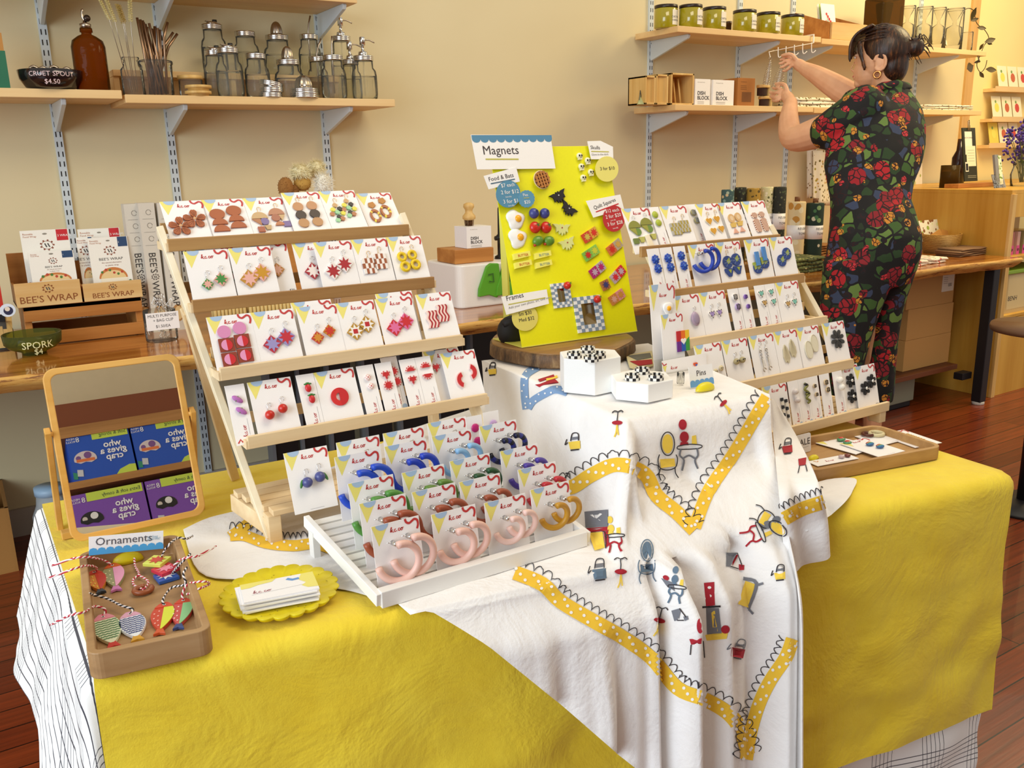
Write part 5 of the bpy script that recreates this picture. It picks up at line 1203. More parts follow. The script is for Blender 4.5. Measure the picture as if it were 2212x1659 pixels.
for x, r, l in ((1158, .35, 'left'), (1182, .1, 'right')): magnet('green stuffed olive magnet, %s one' % l, x, 522, olive_m, 'olive_magnet', grp='olive magnets', rot=r)
def butter_m(c):
 def f(mb, Fm): mb.ext(Fm, [(-17 * s_, -5 * s_), (16 * s_, -2 * s_), (16 * s_, 7 * s_), (-17 * s_, 5 * s_)], 0, 7 * s_, mat('f2ea6a', .4)); mb.text(Fm, 'BUTTER', 1 * s_, -1.4 * s_, 6.2 * s_, 7.4 * s_, mat(c, .5), 'C', .95)
 return f
for x, y, c, l in ((1125, 554, 'c8402a', 'red lettering, upper left'), (1170, 553, '6a8a9a', 'blue lettering, upper right'), (1128, 573, 'c8402a', 'red lettering, lower left'), (1172, 573, '6a8a9a', 'blue lettering, lower right')):
 magnet('butter stick magnet with ' + l, x, y, butter_m(c), 'butter_magnet', grp='butter magnets', rot=.04)
def quilt_m(cs, single=False):
 def f(mb, Fm):
  for k, (a, b_) in enumerate(cs):
   x = 0 if single else (k * 2 - 1) * 8.7 * s_; q = 8.6 * s_
   mb.ext(Fm, [(x - q, -q), (x + q, -q), (x + q, q), (x - q, q)], 0, 4 * s_, mat(a, .45)); mb.add([(x + p[0], p[1], 4.4 * s_) for p in star(q * .95, 8, .5, PI / 8)], [list(range(16))], mat(b_, .45), Fm)
 return f
for x, y, cs, l, r in ((1273, 508, [('c8402a', 'c9b44a'), ('d8a03a', 'd02c20')], 'orange and red pair, topmost', .42), (1326, 534, [('cc6a3a', 'c8281c'), ('b0a08c', 'c9a04a')], 'red and grey pair at the right edge', .5), (1275, 547, [('7ab04a', 'c8281c'), ('8cc050', 'c9c83a')], 'green pair with red star', .42),
 (1289, 583, [('a81c6c', 'b898b0'), ('b0a0ac', 'b01c6a')], 'magenta and mauve pair', .5), (1333, 593, [('b8a0a8', 'cc2430'), ('cc2430', 'b8a0b0')], 'red and mauve pair at the right edge', .6), (1331, 642, [('c9803c', 'd9a090'), ('d98c8c', 'c98a3a')], 'peach and orange pair, lowest', .42)):
 magnet('quilt square magnet, ' + l, x, y, quilt_m(cs), 'quilt_magnet', grp='quilt magnets', rot=r)
magnet('single small quilt magnet with blue star on brown', 1306, 616, quilt_m([('a86a3c', '3a3a70')], True), 'quilt_magnet', grp='quilt magnets', rot=.3)
def pframe(label, quad, nx, ny):
 p = [hit(x, y, BF) for x, y in quad]; c = (sum(q[0] for q in p) / 4, sum(q[1] for q in p) / 4)
 w_ = ((p[1][0] - p[0][0]) + (p[2][0] - p[3][0])) / 2; h_ = ((p[0][1] - p[3][1]) + (p[1][1] - p[2][1])) / 2
 Fm = BF @ Matrix.Translation((c[0], c[1], 0)); t = thing('photo_frame_magnet', label, 'magnet', tuple(Fm.to_translation()), group='checkered frame magnets')
 cw_, ch_ = w_ / nx, h_ / ny; mb = MB()
 for i in range(nx):
  for j in range(ny):
   if 2 <= i < nx - 2 and 2 <= j < ny - 2: continue
   x, y = -w_ / 2 + i * cw_, -h_ / 2 + j * ch_
   mb.ext(Fm, [(x, y), (x + cw_, y), (x + cw_, y + ch_), (x, y + ch_)], 0, .0032 + .0004 * ((i + j) % 2), mat('8496ac' if (i + j) % 2 else 'ecebea', .4))
 obj('checkered_border', mb, t)
 mb = MB(); x, y = w_ / 2 - 2 * cw_, h_ / 2 - 2 * ch_; mb.ext(Fm, [(-x, -y), (x, -y), (x, y), (-x, y)], 0, .001, mat('9c9488', .06, 1)); obj('mirror_insert', mb, t)
 mb = MB(); tomato(mb, Fm @ Matrix.Translation((w_ / 2 - 1.5 * cw_, h_ / 2 - 1.3 * ch_, .003)), 7); obj('tomato_ornament', mb, t)
pframe('smaller blue and white checkered frame magnet with a tomato', [(1188, 613), (1228, 611), (1235, 664), (1195, 665)], 7, 9)
pframe('larger blue and white checkered frame magnet with a tomato', [(1238, 641), (1297, 639), (1303, 714), (1245, 719)], 8, 10)
# ------------------------------------------------------------------ hexagonal white risers with ring dishes
def hexriser(c, r, h, label):
 mb = MB(); pts = [(c.x + r * math.cos(PI / 3 * i + .02), c.y + r * math.sin(PI / 3 * i + .02)) for i in range(6)]
 mb.ext(Matrix.Identity(4), pts, c.z, c.z + h, mat('f2f1ee', .55)); return tobj('hexagon_riser', mb, label, 'riser', 'white hexagon risers', bevel=.0012)
ZH = BZ + .003
hc = Uz(1283, 855, ZH); r1 = .051; hc.y += r1 * .866; hc.x += .026
hexriser(hc, r1, .054, 'taller white hexagonal riser with checkered rings')
hd = Uz(1397, 871, ZH); hd.y += .0495 * .866; hd.x += .026; hexriser(hd, .0495, .028, 'shorter white hexagonal riser with checkered rings')
def ringm(c, r, label):
 mb = MB(); n = 14
 for i in range(n):
  a, b_ = 2 * PI * i / n, 2 * PI * (i + 1) / n
  for j in range(2):
   m = BLACK if (i + j) % 2 else mat('f0ece2', .35); z0, z1 = j * .0042, (j + 1) * .0042
   vs = [(c.x + q * math.cos(t), c.y + q * math.sin(t), c.z + z) for z in (z0, z1) for t, q in ((a, r), (b_, r), (b_, r * .72), (a, r * .72))]
   mb.add(vs, [(0, 1, 5, 4), (2, 3, 7, 6), (4, 5, 6, 7), (3, 2, 1, 0), (1, 2, 6, 5), (3, 0, 4, 7)], m)
 return tobj('checkered_ring', mb, label, 'ring', 'black and white checkered rings')
for x, y, l in ((1241, 772, 'left'), (1270, 760, 'back'), (1293, 772, 'right'), (1277, 780, 'front')): ringm(Uz(x, y, ZH + .0544), .0115, 'black and white checkered ring on the taller riser, ' + l)
for x, y, l in ((1366, 820, 'left'), (1387, 806, 'back'), (1417, 820, 'right')): ringm(Uz(x, y, ZH + .0284), .0115, 'black and white checkered ring on the shorter riser, ' + l)
# ------------------------------------------------------------------ pin cards in the acrylic holder, Pins sign
def upframe(a, b_, lean=0):   # frame on the cloth: bottom-left and bottom-right points, leaning back
 X = (b_ - a).normalized(); N = V((0, 0, 1)).cross(X); U = V((0, 0, 1)) * math.cos(lean) + N * math.sin(lean)
 if N.y < 0: U = V((0, 0, 1)) * math.cos(lean) - N * math.sin(lean)
 return frame(a, X, U)
a = Uz(1409, 806, ZH); b_ = Uz(1506, 800, ZH); b_ = V((b_.x, a.y, ZH));
FA = upframe(a, b_, .12); wA, hA = (b_ - a).length, hit(1400, 617, FA)[1]
t = thing('pin_card', 'tall white pin card with a fried egg pin at the left of the right rack', 'pin card', tuple(a), group='pin cards')
x0 = hit(1400, 617, FA)[0]; mb = MB(); wA = .056
card_face(mb, FA, x0 + .002, .0, wA, hA, None, False); obj('backing_card', mb, t)
Fe = FA @ Matrix.Translation((*hit(1441, 666, FA), .001)); mb = MB(); mb.lathe([(.0105, 0), (.011, .002), (.009, .0035), (.0001, .0038)], mat('f4f2ee', .3), 24, M=Fe, wob=lambda q, z: 1 + .1 * math.sin(3 * q)); mb.ell((0, 0, .004), (.0045, .0045, .003), mat('f0a81c', .25), 12, 8, M=Fe); obj('egg_pin', mb, t)
FB = FA @ Matrix.Translation((0, 0, .014)); t = thing('pin_card', 'white pin card with a rainbow striped flag pin and white heart', 'pin card', tuple(a), group='pin cards')
p = hit(1427, 681, FB); q = hit(1504, 780, FB); mb = MB(); card_face(mb, FB, p[0], q[1], .0485, p[1] - q[1], None, True); obj('backing_card', mb, t)
mb = MB(); c0 = hit(1460, 716, FB); c1 = hit(1489, 756, FB); n = 6
for i, c in enumerate(('b8242a', 'e8741c', 'e8c42a', '3a8a3a', '2a5aa8', '6a2a88')): pass
W6 = (c1[0] - c0[0]);
for i, (c, d) in enumerate((('c02428', '6a2888'), ('e8701c', '2a5ab0'), ('ecc42a', '3c9a3c'))):
 x = c0[0] + W6 * i / 3; mb.ext(FB, [(x, c1[1]), (x + W6 / 3, c1[1]), (x + W6 / 3, (c0[1] + c1[1]) / 2 + .003 * i), (x, (c0[1] + c1[1]) / 2)], .0004, .002, mat(d, .4)); mb.ext(FB, [(x, (c0[1] + c1[1]) / 2), (x + W6 / 3, (c0[1] + c1[1]) / 2 + .003 * i), (x + W6 / 3, c0[1]), (x, c0[1])], .0004, .002, mat(c, .4))
mb.ext(FB, [(u + (c0[0] + c1[0]) / 2, v + (c0[1] + c1[1]) / 2) for u, v in heart(.0062)], .002, .003, mat('f2ece4', .4)); obj('flag_pin', mb, t)
FC = FA @ Matrix.Translation((0, 0, .026)); t = thing('pin_card', 'small landscape white card with a rainbow heart pin, front of the pin cards', 'pin card', tuple(a), group='pin cards')
p = hit(1430, 780, FC); q = hit(1528, 810, FC); mb = MB(); mb.ext(FC, [(p[0], q[1]), (q[0], q[1]), (q[0], p[1]), (p[0], p[1])], -.0008, 0, CARD); logo(mb, FC, *hit(1449, 798, FC), .0036); mb.line(FC, [hit(1430, 784, FC), hit(1434, 790, FC), hit(1440, 786, FC)], .002, .0003, CRED); mb.poly(FC, [hit(1431, 792, FC), hit(1440, 790, FC), hit(1437, 804, FC)], .0003, CYEL); obj('backing_card', mb, t)
mb = MB(); hp = hit(1501, 787, FC); mb.ext(FC, [(u + hp[0], v + hp[1]) for u, v in heart(.0046)], .0004, .0026, mat('d85a30', .4)); mb.ext(FC, [(u * .5 + hp[0] + .001, v * .5 + hp[1] - .001) for u, v in heart(.0046)], .0026, .003, mat('3a6ac0', .4)); obj('heart_pin', mb, t)
# clear stepped holder
mb = MB(); o_ = hit(1409, 806, FA)
for h in (.006, .020): mb.ext(FA, [(0, 0), (.062, 0), (.062, .022), (0, .022)], h, h + .0015, ACRYL)
mb.ext(FA, [(0, 0), (.062, 0), (.062, .0015), (0, .0015)], 0, .034, ACRYL)
tobj('acrylic_card_holder', mb, 'clear stepped acrylic holder under the pin cards', 'card holder')
mb = MB(); a2 = Uz(1492, 838, ZH); b2 = Uz(1552, 832, ZH); FD = upframe(a2, V((b2.x, a2.y - .002, ZH)), .2); wS = (b2 - a2).length; hS = hit(1493, 793, FD)[1]
mb.ext(FD, [(0, .0), (wS, 0), (wS, hS), (0, hS)], -.0008, 0, mat('f3f1f0', .5)); mb.text(FD, 'Pins', wS / 2, hS * .52, .0125, .0004, DK, 'C')
pts = [(0, 0), (wS, 0)]
for i in range(5):
 for k in range(5): t_ = PI * k / 4; pts.append((wS - wS * (i + .5 - .5 * math.cos(t_)) / 5, .008 + .003 * math.sin(t_)))
mb.poly(FD, pts, .0003, mat('6aa0d0', .5)); tobj('sign_card', mb, 'small white Pins sign with blue waves on the printed cloth', 'sign')
def lemon(c, r, label, m=mat('e2d018', .4)):
 mb = MB(); vs = [];
 mb.loft([[V((c.x + r[0] * (-1 + 2 * i / 10), c.y + r[1] * math.sqrt(max(.0004, 1 - (-1 + 2 * i / 10) ** 2)) * math.cos(PI * k / 8), c.z + r[2] * math.sqrt(max(.0004, 1 - (-1 + 2 * i / 10) ** 2)) * math.sin(PI * k / 8))) for k in range(9)] for i in range(11)], m)
 return tobj('clay_sign_holder', mb, label, 'sign holder', 'yellow clay sign holders')
lemon(Uz(1523, 842, ZH), (.0195, .008, .0125), 'yellow clay half dome holding the Pins sign')
mb = MB(); p = Uz(1470, 828, ZH); mb.lathe([(.006, 0), (.006, .018), (.0055, .018), (.005, .001)], ACRYL, 14, p); tobj('clear_vial', mb, 'tiny clear open tube beside the shorter riser', 'tube')
# spotted red and grey dish cloth fold behind risers
mb = MB(); p = [Uz(x, y, ZH + .001) for x, y in ((1352, 772), (1408, 762), (1412, 790), (1380, 800), (1360, 795))]; mb.add([q for q in p] + [q + V((0, 0, .004)) for q in p], [(5, 6, 7, 8, 9), (0, 1, 6, 5), (1, 2, 7, 6), (2, 3, 8, 7), (3, 4, 9, 8), (4, 0, 5, 9)], mat('e8d9a8', .8))
q = [Uz(x, y, ZH + .0056) for x, y in ((1356, 768), (1404, 762), (1408, 772), (1376, 778))]; mb.add(q, [(0, 1, 2, 3)], mat('77756a', .8)); q = [Uz(x, y, ZH + .0058) for x, y in ((1360, 780), (1408, 776), (1410, 786), (1380, 790))]; mb.add(q, [(0, 1, 2, 3)], mat('b0202c', .8))
tobj('folded_napkin', mb, 'folded red and grey spotted napkin between riser and pin cards', 'napkin')
# ------------------------------------------------------------------ table mirror and what it reflects
def rrect(w_, h_, r, n=6, x0=0, y0=0):
 p = []
 for cx, cy_, a in ((w_ - r, r, -PI / 2), (w_ - r, h_ - r, 0), (r, h_ - r, PI / 2), (r, r, PI)): p += [(x0 + cx + r * math.cos(a + PI / 2 * i / n), y0 + cy_ + r * math.sin(a + PI / 2 * i / n)) for i in range(n + 1)]
 return p
def ringx(mb, Fm, outer, inner, h0, h1, m):
 n = len(outer); vs = [(p[0], p[1], h) for h in (h0, h1) for p in outer] + [(p[0], p[1], h) for h in (h0, h1) for p in inner]
 fs = []
 for i in range(n):
  j = (i + 1) % n; fs += [(i, j, n + j, n + i), (2 * n + j, 2 * n + i, 3 * n + i, 3 * n + j), (n + i, n + j, 3 * n + j, 3 * n + i), (j, i, 2 * n + i, 2 * n + j)]
 mb.add(vs, fs, m, Fm)
ym = 1.28; mBL, mBR = Uy(155, 1174, ym), Uy(448, 1126, ym); mTL = Uy(114, 795, ym + .26 * .27)
mBR.z = mBL.z
MF = frame(mBL, mBR - mBL, mTL - mBL); mw = (mBR - mBL).length; mh = hit(114, 796, MF)[1]
mt = thing('table_mirror', 'wood framed rectangular tabletop mirror at the left of the table', 'mirror', tuple(mBL))
mb = MB(); ringx(mb, MF, rrect(mw, mh, .016), rrect(mw - .018, mh - .018, .011, 6, .009, .009), -.008, .002, W_MIRROR); obj('mirror_frame', mb, mt, bevel=.0012)
mb = MB(); mb.ext(MF, rrect(mw - .016, mh - .016, .012, 6, .008, .008), -.006, -.001, mat('f2f2f2', .0, 1)); obj('mirror_glass', mb, mt)
for x, (a, b_) in ((0, ((118, 934), (160, 1120))), (1, ((431, 900), (452, 1060)))):
 xo = -.0055 if x == 0 else mw + .0055; top = MF @ V((xo, mh * (.63 if x == 0 else .62), .0)); bot = V((top.x + (0 if x == 0 else 0), top.y + .055, TZ + .004))
 mb = MB(); mb.beam(top + V((0, 0, .006)), bot, .008, .016, W_MIRROR, side=(0, 1, 0)); obj('side_post', mb, mt, bevel=.001)
 mb = MB(); mb.tube([top + V((-.006 if x else .006, 0, 0)), top + V((.004 if x else -.004, 0, 0))], .0035, W_MIRROR, 10); obj('pivot_peg', mb, mt)
mb = MB(); mb.bb((mBL.x - .008, ym + .045, TZ + .004), (mBR.x + .008, ym + .062, TZ + .014), W_MIRROR); obj('base_bar', mb, mt, bevel=.001)
Nm = V((MF[0][2], MF[1][2], MF[2][2])); YM = -1.2
def mref(x, y, Y=YM):    # point of the room behind the photographer seen in the mirror
 p = MF @ V((*hit(x, y, MF), 0)); d = (p - EYE).normalized(); d = d - Nm * 2 * d.dot(Nm); return p + d * ((Y - p.y) / d.y)
zt1, zb1 = mref(273, 920).z, mref(287, 1018).z; zt2 = mref(291, 1045).z; zb2 = zt2 - (zt1 - zb1); ztw = mref(398, 829).z + .02; zs0 = mref(403, 879).z
xa, xb, xc, xd = mref(140.6, 943).x, mref(275, 920).x, mref(279, 917).x, mref(412, 895).x
def tissuebox(x0, x1, z0, z1, col, strong, label):
 t = thing('tissue_roll_box', label, 'box', ((x0 + x1) / 2, YM, z0)); mb = MB(); c = mat(col, .45)
 mb.bb((x0, YM - .28, z0), (x1, YM, z1), c)
 Fm = frame((x1, YM, z0), (-1, 0, 0), (0, 0, 1)); w_, h_ = x1 - x0, z1 - z0     # front faces +Y
 lime = mat('c6d94e', .5); wht = WHITE
 mb.ext(Fm, [(0, h_ * .0), (w_ * .33, 0), (w_ * .26, h_ * .10), (w_ * .1, h_ * .17), (0, h_ * .16)][::1], 0, .001, lime)
 mb.ext(Fm, [(w_ * (.02 if strong else .02), h_ * .82), (w_ * .60 * (1 if strong else 1.3), h_ * .82), (w_ * .60 * (1 if strong else 1.3), h_), (w_ * .02, h_)], 0, .001, lime)
 mb.text(Fm, 'Soft & strong' if strong else 'Extra soft & comfy', w_ * .05, h_ * .875, h_ * .105, .0015, mat('37503c', .6), 'L', .92)
 for i, s in enumerate(('who', 'gives a', 'crap')): mb.text(Fm, s, w_ * .30, h_ * (.62 - .135 * i), h_ * .19, .0015, wht, 'C', 1.0, .02)
 mb.text(Fm, '8', w_ * .80, h_ * .82, h_ * .15, .0015, wht); mb.text(Fm, 'MEGA', w_ * .87, h_ * .88, h_ * .06, .0015, wht); mb.text(Fm, 'ROLLS', w_ * .87, h_ * .82, h_ * .06, .0015, wht)
 cx, cy_ = w_ * .76, h_ * .44; r = h_ * .17
 pts = circle(cx, cy_, r * 1.25, r, 20, -.2, PI + .2) + [(cx - r * .6, cy_ - r * .5), (cx, cy_ - r * .35), (cx + r * .6, cy_ - r * .5)]
 mb.poly(Fm, pts, .0012, mat('d8c8c4' if strong else '1c1a1e', .5))
 mb.circ(Fm, cx - r * .3, cy_ + r * .45, r * .42, .0016, mat('7a5088' if strong else 'e8e4dc', .5)); mb.circ(Fm, cx + r * .75, cy_ + r * .2, r * .28, .0016, mat('7a5088' if strong else 'cfc4b4', .5))
 mb.poly(Fm, [(cx - r, cy_ - r * .3), (cx + r, cy_ - r * .3), (cx + r, cy_ + r * .05), (cx - r, cy_ + r * .05)], .0018, mat('e0763c' if strong else '1c1a1e', .5))
 mb.poly(Fm, [(w_ * .84, h_ * .08), (w_ * .93, h_ * .10), (w_ * .92, h_ * .24), (w_ * .83, h_ * .22)], .0016, mat('c9c9c9', .5)); mb.poly(Fm, [(w_ * .93, h_ * .04), (w_ * .995, h_ * .05), (w_ * .99, h_ * .2), (w_ * .93, h_ * .17)], .0016, mat('2f8a6a' if strong else '2a2a2e', .5))
 obj('carton', mb, t)
tissuebox(xa, xb, zb1, zt1, '1c50b4', True, 'blue tissue roll carton seen at the left in the mirror'); tissuebox(xc, xd, zb1, zt1, '1c50b4', True, 'blue tissue roll carton seen at the right in the mirror')
tissuebox(xa - .03, xb + .01, zb2, zt2, '7c4aa8', False, 'purple tissue roll carton seen at the left in the mirror'); tissuebox(xc + .01, xd + .03, zb2, zt2, '7c4aa8', False, 'purple tissue roll carton seen at the right in the mirror')
su = thing('low_shelf_unit', 'brown shelf unit with paper roll cartons, seen only in the mirror', 'shelf unit', (.55, -1.35, 0))
for z, h in ((zb1, .03), (zt1 + .012, -.024), (zb2, .03)):
 mb = MB(); mb.bb((-.1, YM - .30, z - abs(h)), (1.3, YM + .005, z) if h > 0 else (1.3, YM + .005, z + .024), wood('unit_wood', '9c6a34', 'c08a4c', axis=0)); obj('shelf_board', mb, su)
mb = MB(); mb.bb((-.1, YM - .31, zt1 + .036), (1.3, YM - .02, ztw - .025), mat('7a3c18', .5)); obj('top_drawer', mb, su)
mb = MB(); mb.bb((-.1, YM - .33, 0), (1.3, YM - .30, ztw - .03), wood('unit_wood', '9c6a34', 'c08a4c', axis=0)); obj('back_panel', mb, su)
mb = MB(); mb.bb((-.13, YM - .33, 0), (-.1, YM, ztw - .03), wood('unit_wood', '9c6a34', 'c08a4c', axis=0)); obj('side_panel', mb, su)
mb = MB(); mb.bb((1.3, YM - .33, 0), (1.33, YM, ztw - .03), wood('unit_wood', '9c6a34', 'c08a4c', axis=0)); obj('side_panel', mb, su)
mb = MB(); mb.bb((-.4, YM - .5, 0), (2.4, YM - .42, 2.9), mat('cdb892', .8)); struct('wall_front', mb)
# ------------------------------------------------------------------ wooden trays
def tray(label, corners, z0, h, wall, r, m):
 c = [V((p.x, p.y)) for p in corners]; X = (c[1] - c[0] + c[2] - c[3]) / 2; Yv = (c[3] - c[0] + c[2] - c[1]) / 2
 n = 6; out = []
 def pt(u, v): return c[0] * (1 - u) * (1 - v) + c[1] * u * (1 - v) + c[2] * u * v + c[3] * (1 - u) * v
 wx, wy = X.length, Yv.length
 def outline(d, r_):
  return [pt(x / wx, y / wy) for x, y in rrect(wx - 2 * d, wy - 2 * d, max(r_ - d, .002), n, d, d)]
 L_ = [(0, r, 0), (0, r, h), (wall, r, h), (wall * 1.1, r, wall * .8)]
 mb = MB(); k = 4 * (n + 1); vs = []
 for d, rr, z in L_: vs += [V((p.x, p.y, z0 + z)) for p in outline(d, rr)]
 fs = [(i * k + j, i * k + (j + 1) % k, (i + 1) * k + (j + 1) % k, (i + 1) * k + j) for i in range(3) for j in range(k)]
 fs += [list(range(k))[::-1], [3 * k + j for j in range(k)]]
 mb.add(vs, fs, m); return tobj('wooden_tray', mb, label, 'tray', bevel=.0012)
zt = TZ + .005; hT = .030
tc = [Uz(x, y, zt + hT) for x, y in ((188, 1417), (458, 1358), (384, 1152), (170, 1194))]
tray('square mango wood tray of fish ornaments at the front left', tc, zt, hT, .0085, .014, W_TRAY)
ZI = zt + .0075
def toI(x, y, dz=0): return Uz(x, y, ZI + dz)
def cord(mb, pts, c1, c2, r=.0011):
 P = smoothpath(pts, 10);
 for k, c in enumerate((c1, c2)):
  q = []; s = 0
  for i, p in enumerate(P):
   t = (P[min(i + 1, len(P) - 1)] - P[max(i - 1, 0)]); t = t.normalized() if t.length > 1e-9 else V((1, 0, 0))
   sd = t.cross(V((0, 0, 1))); sd = sd.normalized() if sd.length > 1e-6 else V((1, 0, 0)); up = sd.cross(t)
   if i: s += (p - P[i - 1]).length
   a = s / .0011 + PI * k; q.append(p + sd * math.cos(a) * r * .6 + up * math.sin(a) * r * .6)
  mb.tube(q, r * .95, c, 5)
RC_, WC_, BC_ = mat('c0283c', .8), mat('efe6e4', .8), mat('242226', .8)
def fish(label, head, tail, wpx, kind, cols, cordpts, cc):
 a, b_ = toI(*head), toI(*tail); X = b_ - a; ln = X.length; Fm = frame(a, X, V((-X.y, X.x, 0)))
 t = thing('fish_ornament', label, 'ornament', tuple(a), group='clay fish ornaments'); w_ = wpx / 1480
 prof = lambda u: w_ / 2 * (1.15 * math.sin(PI * min(1, u * .93 + .04)) ** .75) * (1 - .35 * u)
 n = 16; up = [(ln * .88 * i / n, prof(i / n)) for i in range(n + 1)]; dn = [(x, -y) for x, y in up][::-1]
 mb = MB(); mb.ext(Fm, up + dn, 0, .0042, mat(cols[0], .4))
 if kind == 'wave':
  for k in range(9):
   x = ln * (.22 + .066 * k); h_ = prof(x / ln / .88) * .93; q = [(x + .0009 * math.sin(v * 14), h_ * v) for v in [-1 + i / 7 for i in range(15)]]; mb.line(Fm, q, ln * .026, .0046, mat(cols[1], .5))
 else:
  mb.ext(Fm, [(x, y * (1 if y > 0 else .1) * .96) for x, y in up[3:]] + [(up[-1][0], 0), (up[3][0], 0)], .0042, .0048, mat(cols[1], .4))
  for k in range(7): mb.ell((ln * (.28 + .08 * k), -prof(.3 + .09 * k) * (.35 + .35 * (k % 2)), .0045), (.0014, .0012, .0006), mat(cols[2], .4), 8, 5, M=Fm)
 obj('fish_body', mb, t, bevel=.0006)
 mb = MB(); mb.ext(Fm, [p for p in up[:4]] + [p for p in dn[-4:]], .0042, .005, mat(cols[3], .4));
 mb.circ(Fm, ln * .10, 0, .0019, .0056, mat('f2eee6', .4), 10); mb.circ(Fm, ln * .10, 0, .0011, .006, BLACK, 8); obj('fish_head', mb, t)
 mb = MB(); mb.ext(Fm, [(ln * .84, w_ * .1), (ln * 1.02, w_ * .24), (ln * .98, 0), (ln * 1.02, -w_ * .24), (ln * .84, -w_ * .1)], .0004, .004, mat(cols[4], .4)); obj('tail_fin', mb, t, bevel=.0006)
 mb = MB(); cord(mb, [p if isinstance(p, V) else toI(*p) for p in cordpts], *(cc)); obj('hanging_cord', mb, t)
H_ = .030
fish('fish ornament with green wavy stripes and red tail', (222, 1335), (247, 1403), 46, 'wave', ('dfe4c4', '5c8a5c', 0, 'e08aa0', 'c8281c'), [(220, 1333, .003), (228, 1318, .008), (205, 1310, .014), (182, 1322, H_ - .004), (150, 1330, .024), (110, 1350, .004)], (RC_, WC_))
fish('fish ornament with navy wavy stripes and mustard tail', (280, 1330), (298, 1388), 44, 'wave', ('e8ecf0', '2c3a7c', 0, 'd8a0b8', 'd09a2c'), [(281, 1328, .003), (286, 1316, .007), (262, 1308, .009), (234, 1294, .010), (206, 1286, .014), (194, 1282, .022)], (BC_, WC_))
fish('fish ornament with yellow side and orange red head', (357, 1309), (345, 1374), 40, 'spot', ('c8442c', 'd9e03c', 'f0b0a0', 'd0482c', 'd0582c'), [(356, 1308, .003), (352, 1296, .008), (370, 1270, .010), (400, 1262, .018), (396, 1240, .03), (404, 1226, .032)], (BC_, WC_))
fish('fish ornament with mint green side and spotted red side', (398, 1300), (386, 1362), 38, 'spot', ('c8504c', '8cc88c', 'f0c8c4', 'cc482c', '3a4a80'), [(397, 1299, .003), (394, 1284, .010), (406, 1262, .02), (440, 1256, .026), (452, 1262, .014), (430, 1272, .022), (404, 1284, .012)], (RC_, WC_))
fish('pink and orange curved fish ornament at the back left', (243, 1224), (252, 1279), 40, 'spot', ('98986c', 'e8a0c0', 'e8dcb0', 'c85c2c', 'c878b0'), [(243, 1223, .003), (228, 1212, .012), (196, 1204, H_), (160, 1206, .034), (112, 1222, .012)], (RC_, WC_))
fish('orange fish ornament with yellow spots by the left tray wall', (203, 1240), (219, 1284), 36, 'spot', ('d8882c', 'c8402c', 'e8d85c', 'c8402c', '34404c'), [(206, 1238, .003), (208, 1226, .014), (186, 1222, H_ + .002), (150, 1232, .034), (104, 1250, .006)], (RC_, WC_))
def quiltorn(label, x, y, c1, c2, rot, h, cordpts, cc):
 a = toI(x, y, h); Fm = frame(a, (math.cos(rot), math.sin(rot), 0), (-math.sin(rot), math.cos(rot), 0)); t = thing('quilt_ornament', label, 'ornament', tuple(a), group='clay quilt ornaments'); q = .0125
 mb = MB(); mb.ext(Fm, [(-q, -q), (q, -q), (q, q), (-q, q)], 0, .0045, mat(c1, .4)); mb.add([(p[0], p[1], .0049) for p in star(q * .95, 8, .5, PI / 8)], [list(range(16))], mat(c2, .4), Fm); obj('quilt_square', mb, t, bevel=.0005)
 mb = MB(); cord(mb, [toI(*p) for p in cordpts], *cc); obj('hanging_cord', mb, t)
quiltorn('blue and white quilt square ornament, lowest of the stacked three', 360, 1250, '2c5cb0', 'e4ecf2', .1, 0, [(370, 1240, .003), (384, 1224, .02), (400, 1208, .034), (412, 1196, .034)], (BC_, WC_))
quiltorn('pink and red quilt square ornament in the middle of the stack', 358, 1234, 'cc3048', 'e890a8', .35, .005, [(372, 1226, .008), (392, 1208, .034), (430, 1200, .036), (466, 1180, .02)], (RC_, WC_))
quiltorn('lime and red quilt square ornament on top of the stack', 340, 1216, 'd8dc5c', 'cc4428', .8, .010, [(348, 1204, .012), (362, 1180, .036), (384, 1162, .034), (402, 1164, .03), (416, 1158, .02)], (BC_, WC_))
t = thing('loop_ornament', 'brown clay loop ornament on a red and white cord', 'ornament', tuple(toI(310, 1282)))
mb = MB(); mb.tube([toI(310, 1280) + V((.010 * math.cos(a), .009 * math.sin(a), .004)) for a in [1.2 + i * .36 for i in range(16)]], .0034, mat('96502c', .3), 8); obj('clay_loop', mb, t)
mb = MB(); cord(mb, [toI(310, 1274, .004), toI(290, 1264, .003), toI(288, 1252, .003), toI(300, 1240, .003), toI(292, 1222, .003), toI(290, 1204, .006)], RC_, WC_); cord(mb, [toI(312, 1272, .004), toI(320, 1256, .003), toI(300, 1242, .004)], RC_, WC_); obj('hanging_cord', mb, t)
wb = (tc[2] - tc[3]).normalized(); wn = V((wb.y, -wb.x, 0)) * .020
a2 = tc[3] + wb * .010 + wn; b2 = tc[2] - wb * .010 + wn; a2.z = b2.z = ZI; F0_ = upframe(a2, b2, .12); l0, l1 = hit(192, 1200, F0_), hit(353, 1185, F0_)
FO = frame(F0_ @ V((l0[0], l0[1], 0)), F0_.to_3x3() @ V((l1[0] - l0[0], l1[1] - l0[1], 0)), F0_.to_3x3() @ V((0, 1, 0))); wO = math.hypot(l1[0] - l0[0], l1[1] - l0[1]); hO = hit(191, 1160, FO)[1]
mb = MB(); mb.ext(FO, [(0, 0), (wO, 0), (wO, hO), (0, hO)], -.0008, 0, mat('f3f2f3', .5)); mb.text(FO, 'Ornaments', wO * .09, hO * .50, .0145, .0004, mat('55555e', .6), sx=1.02)
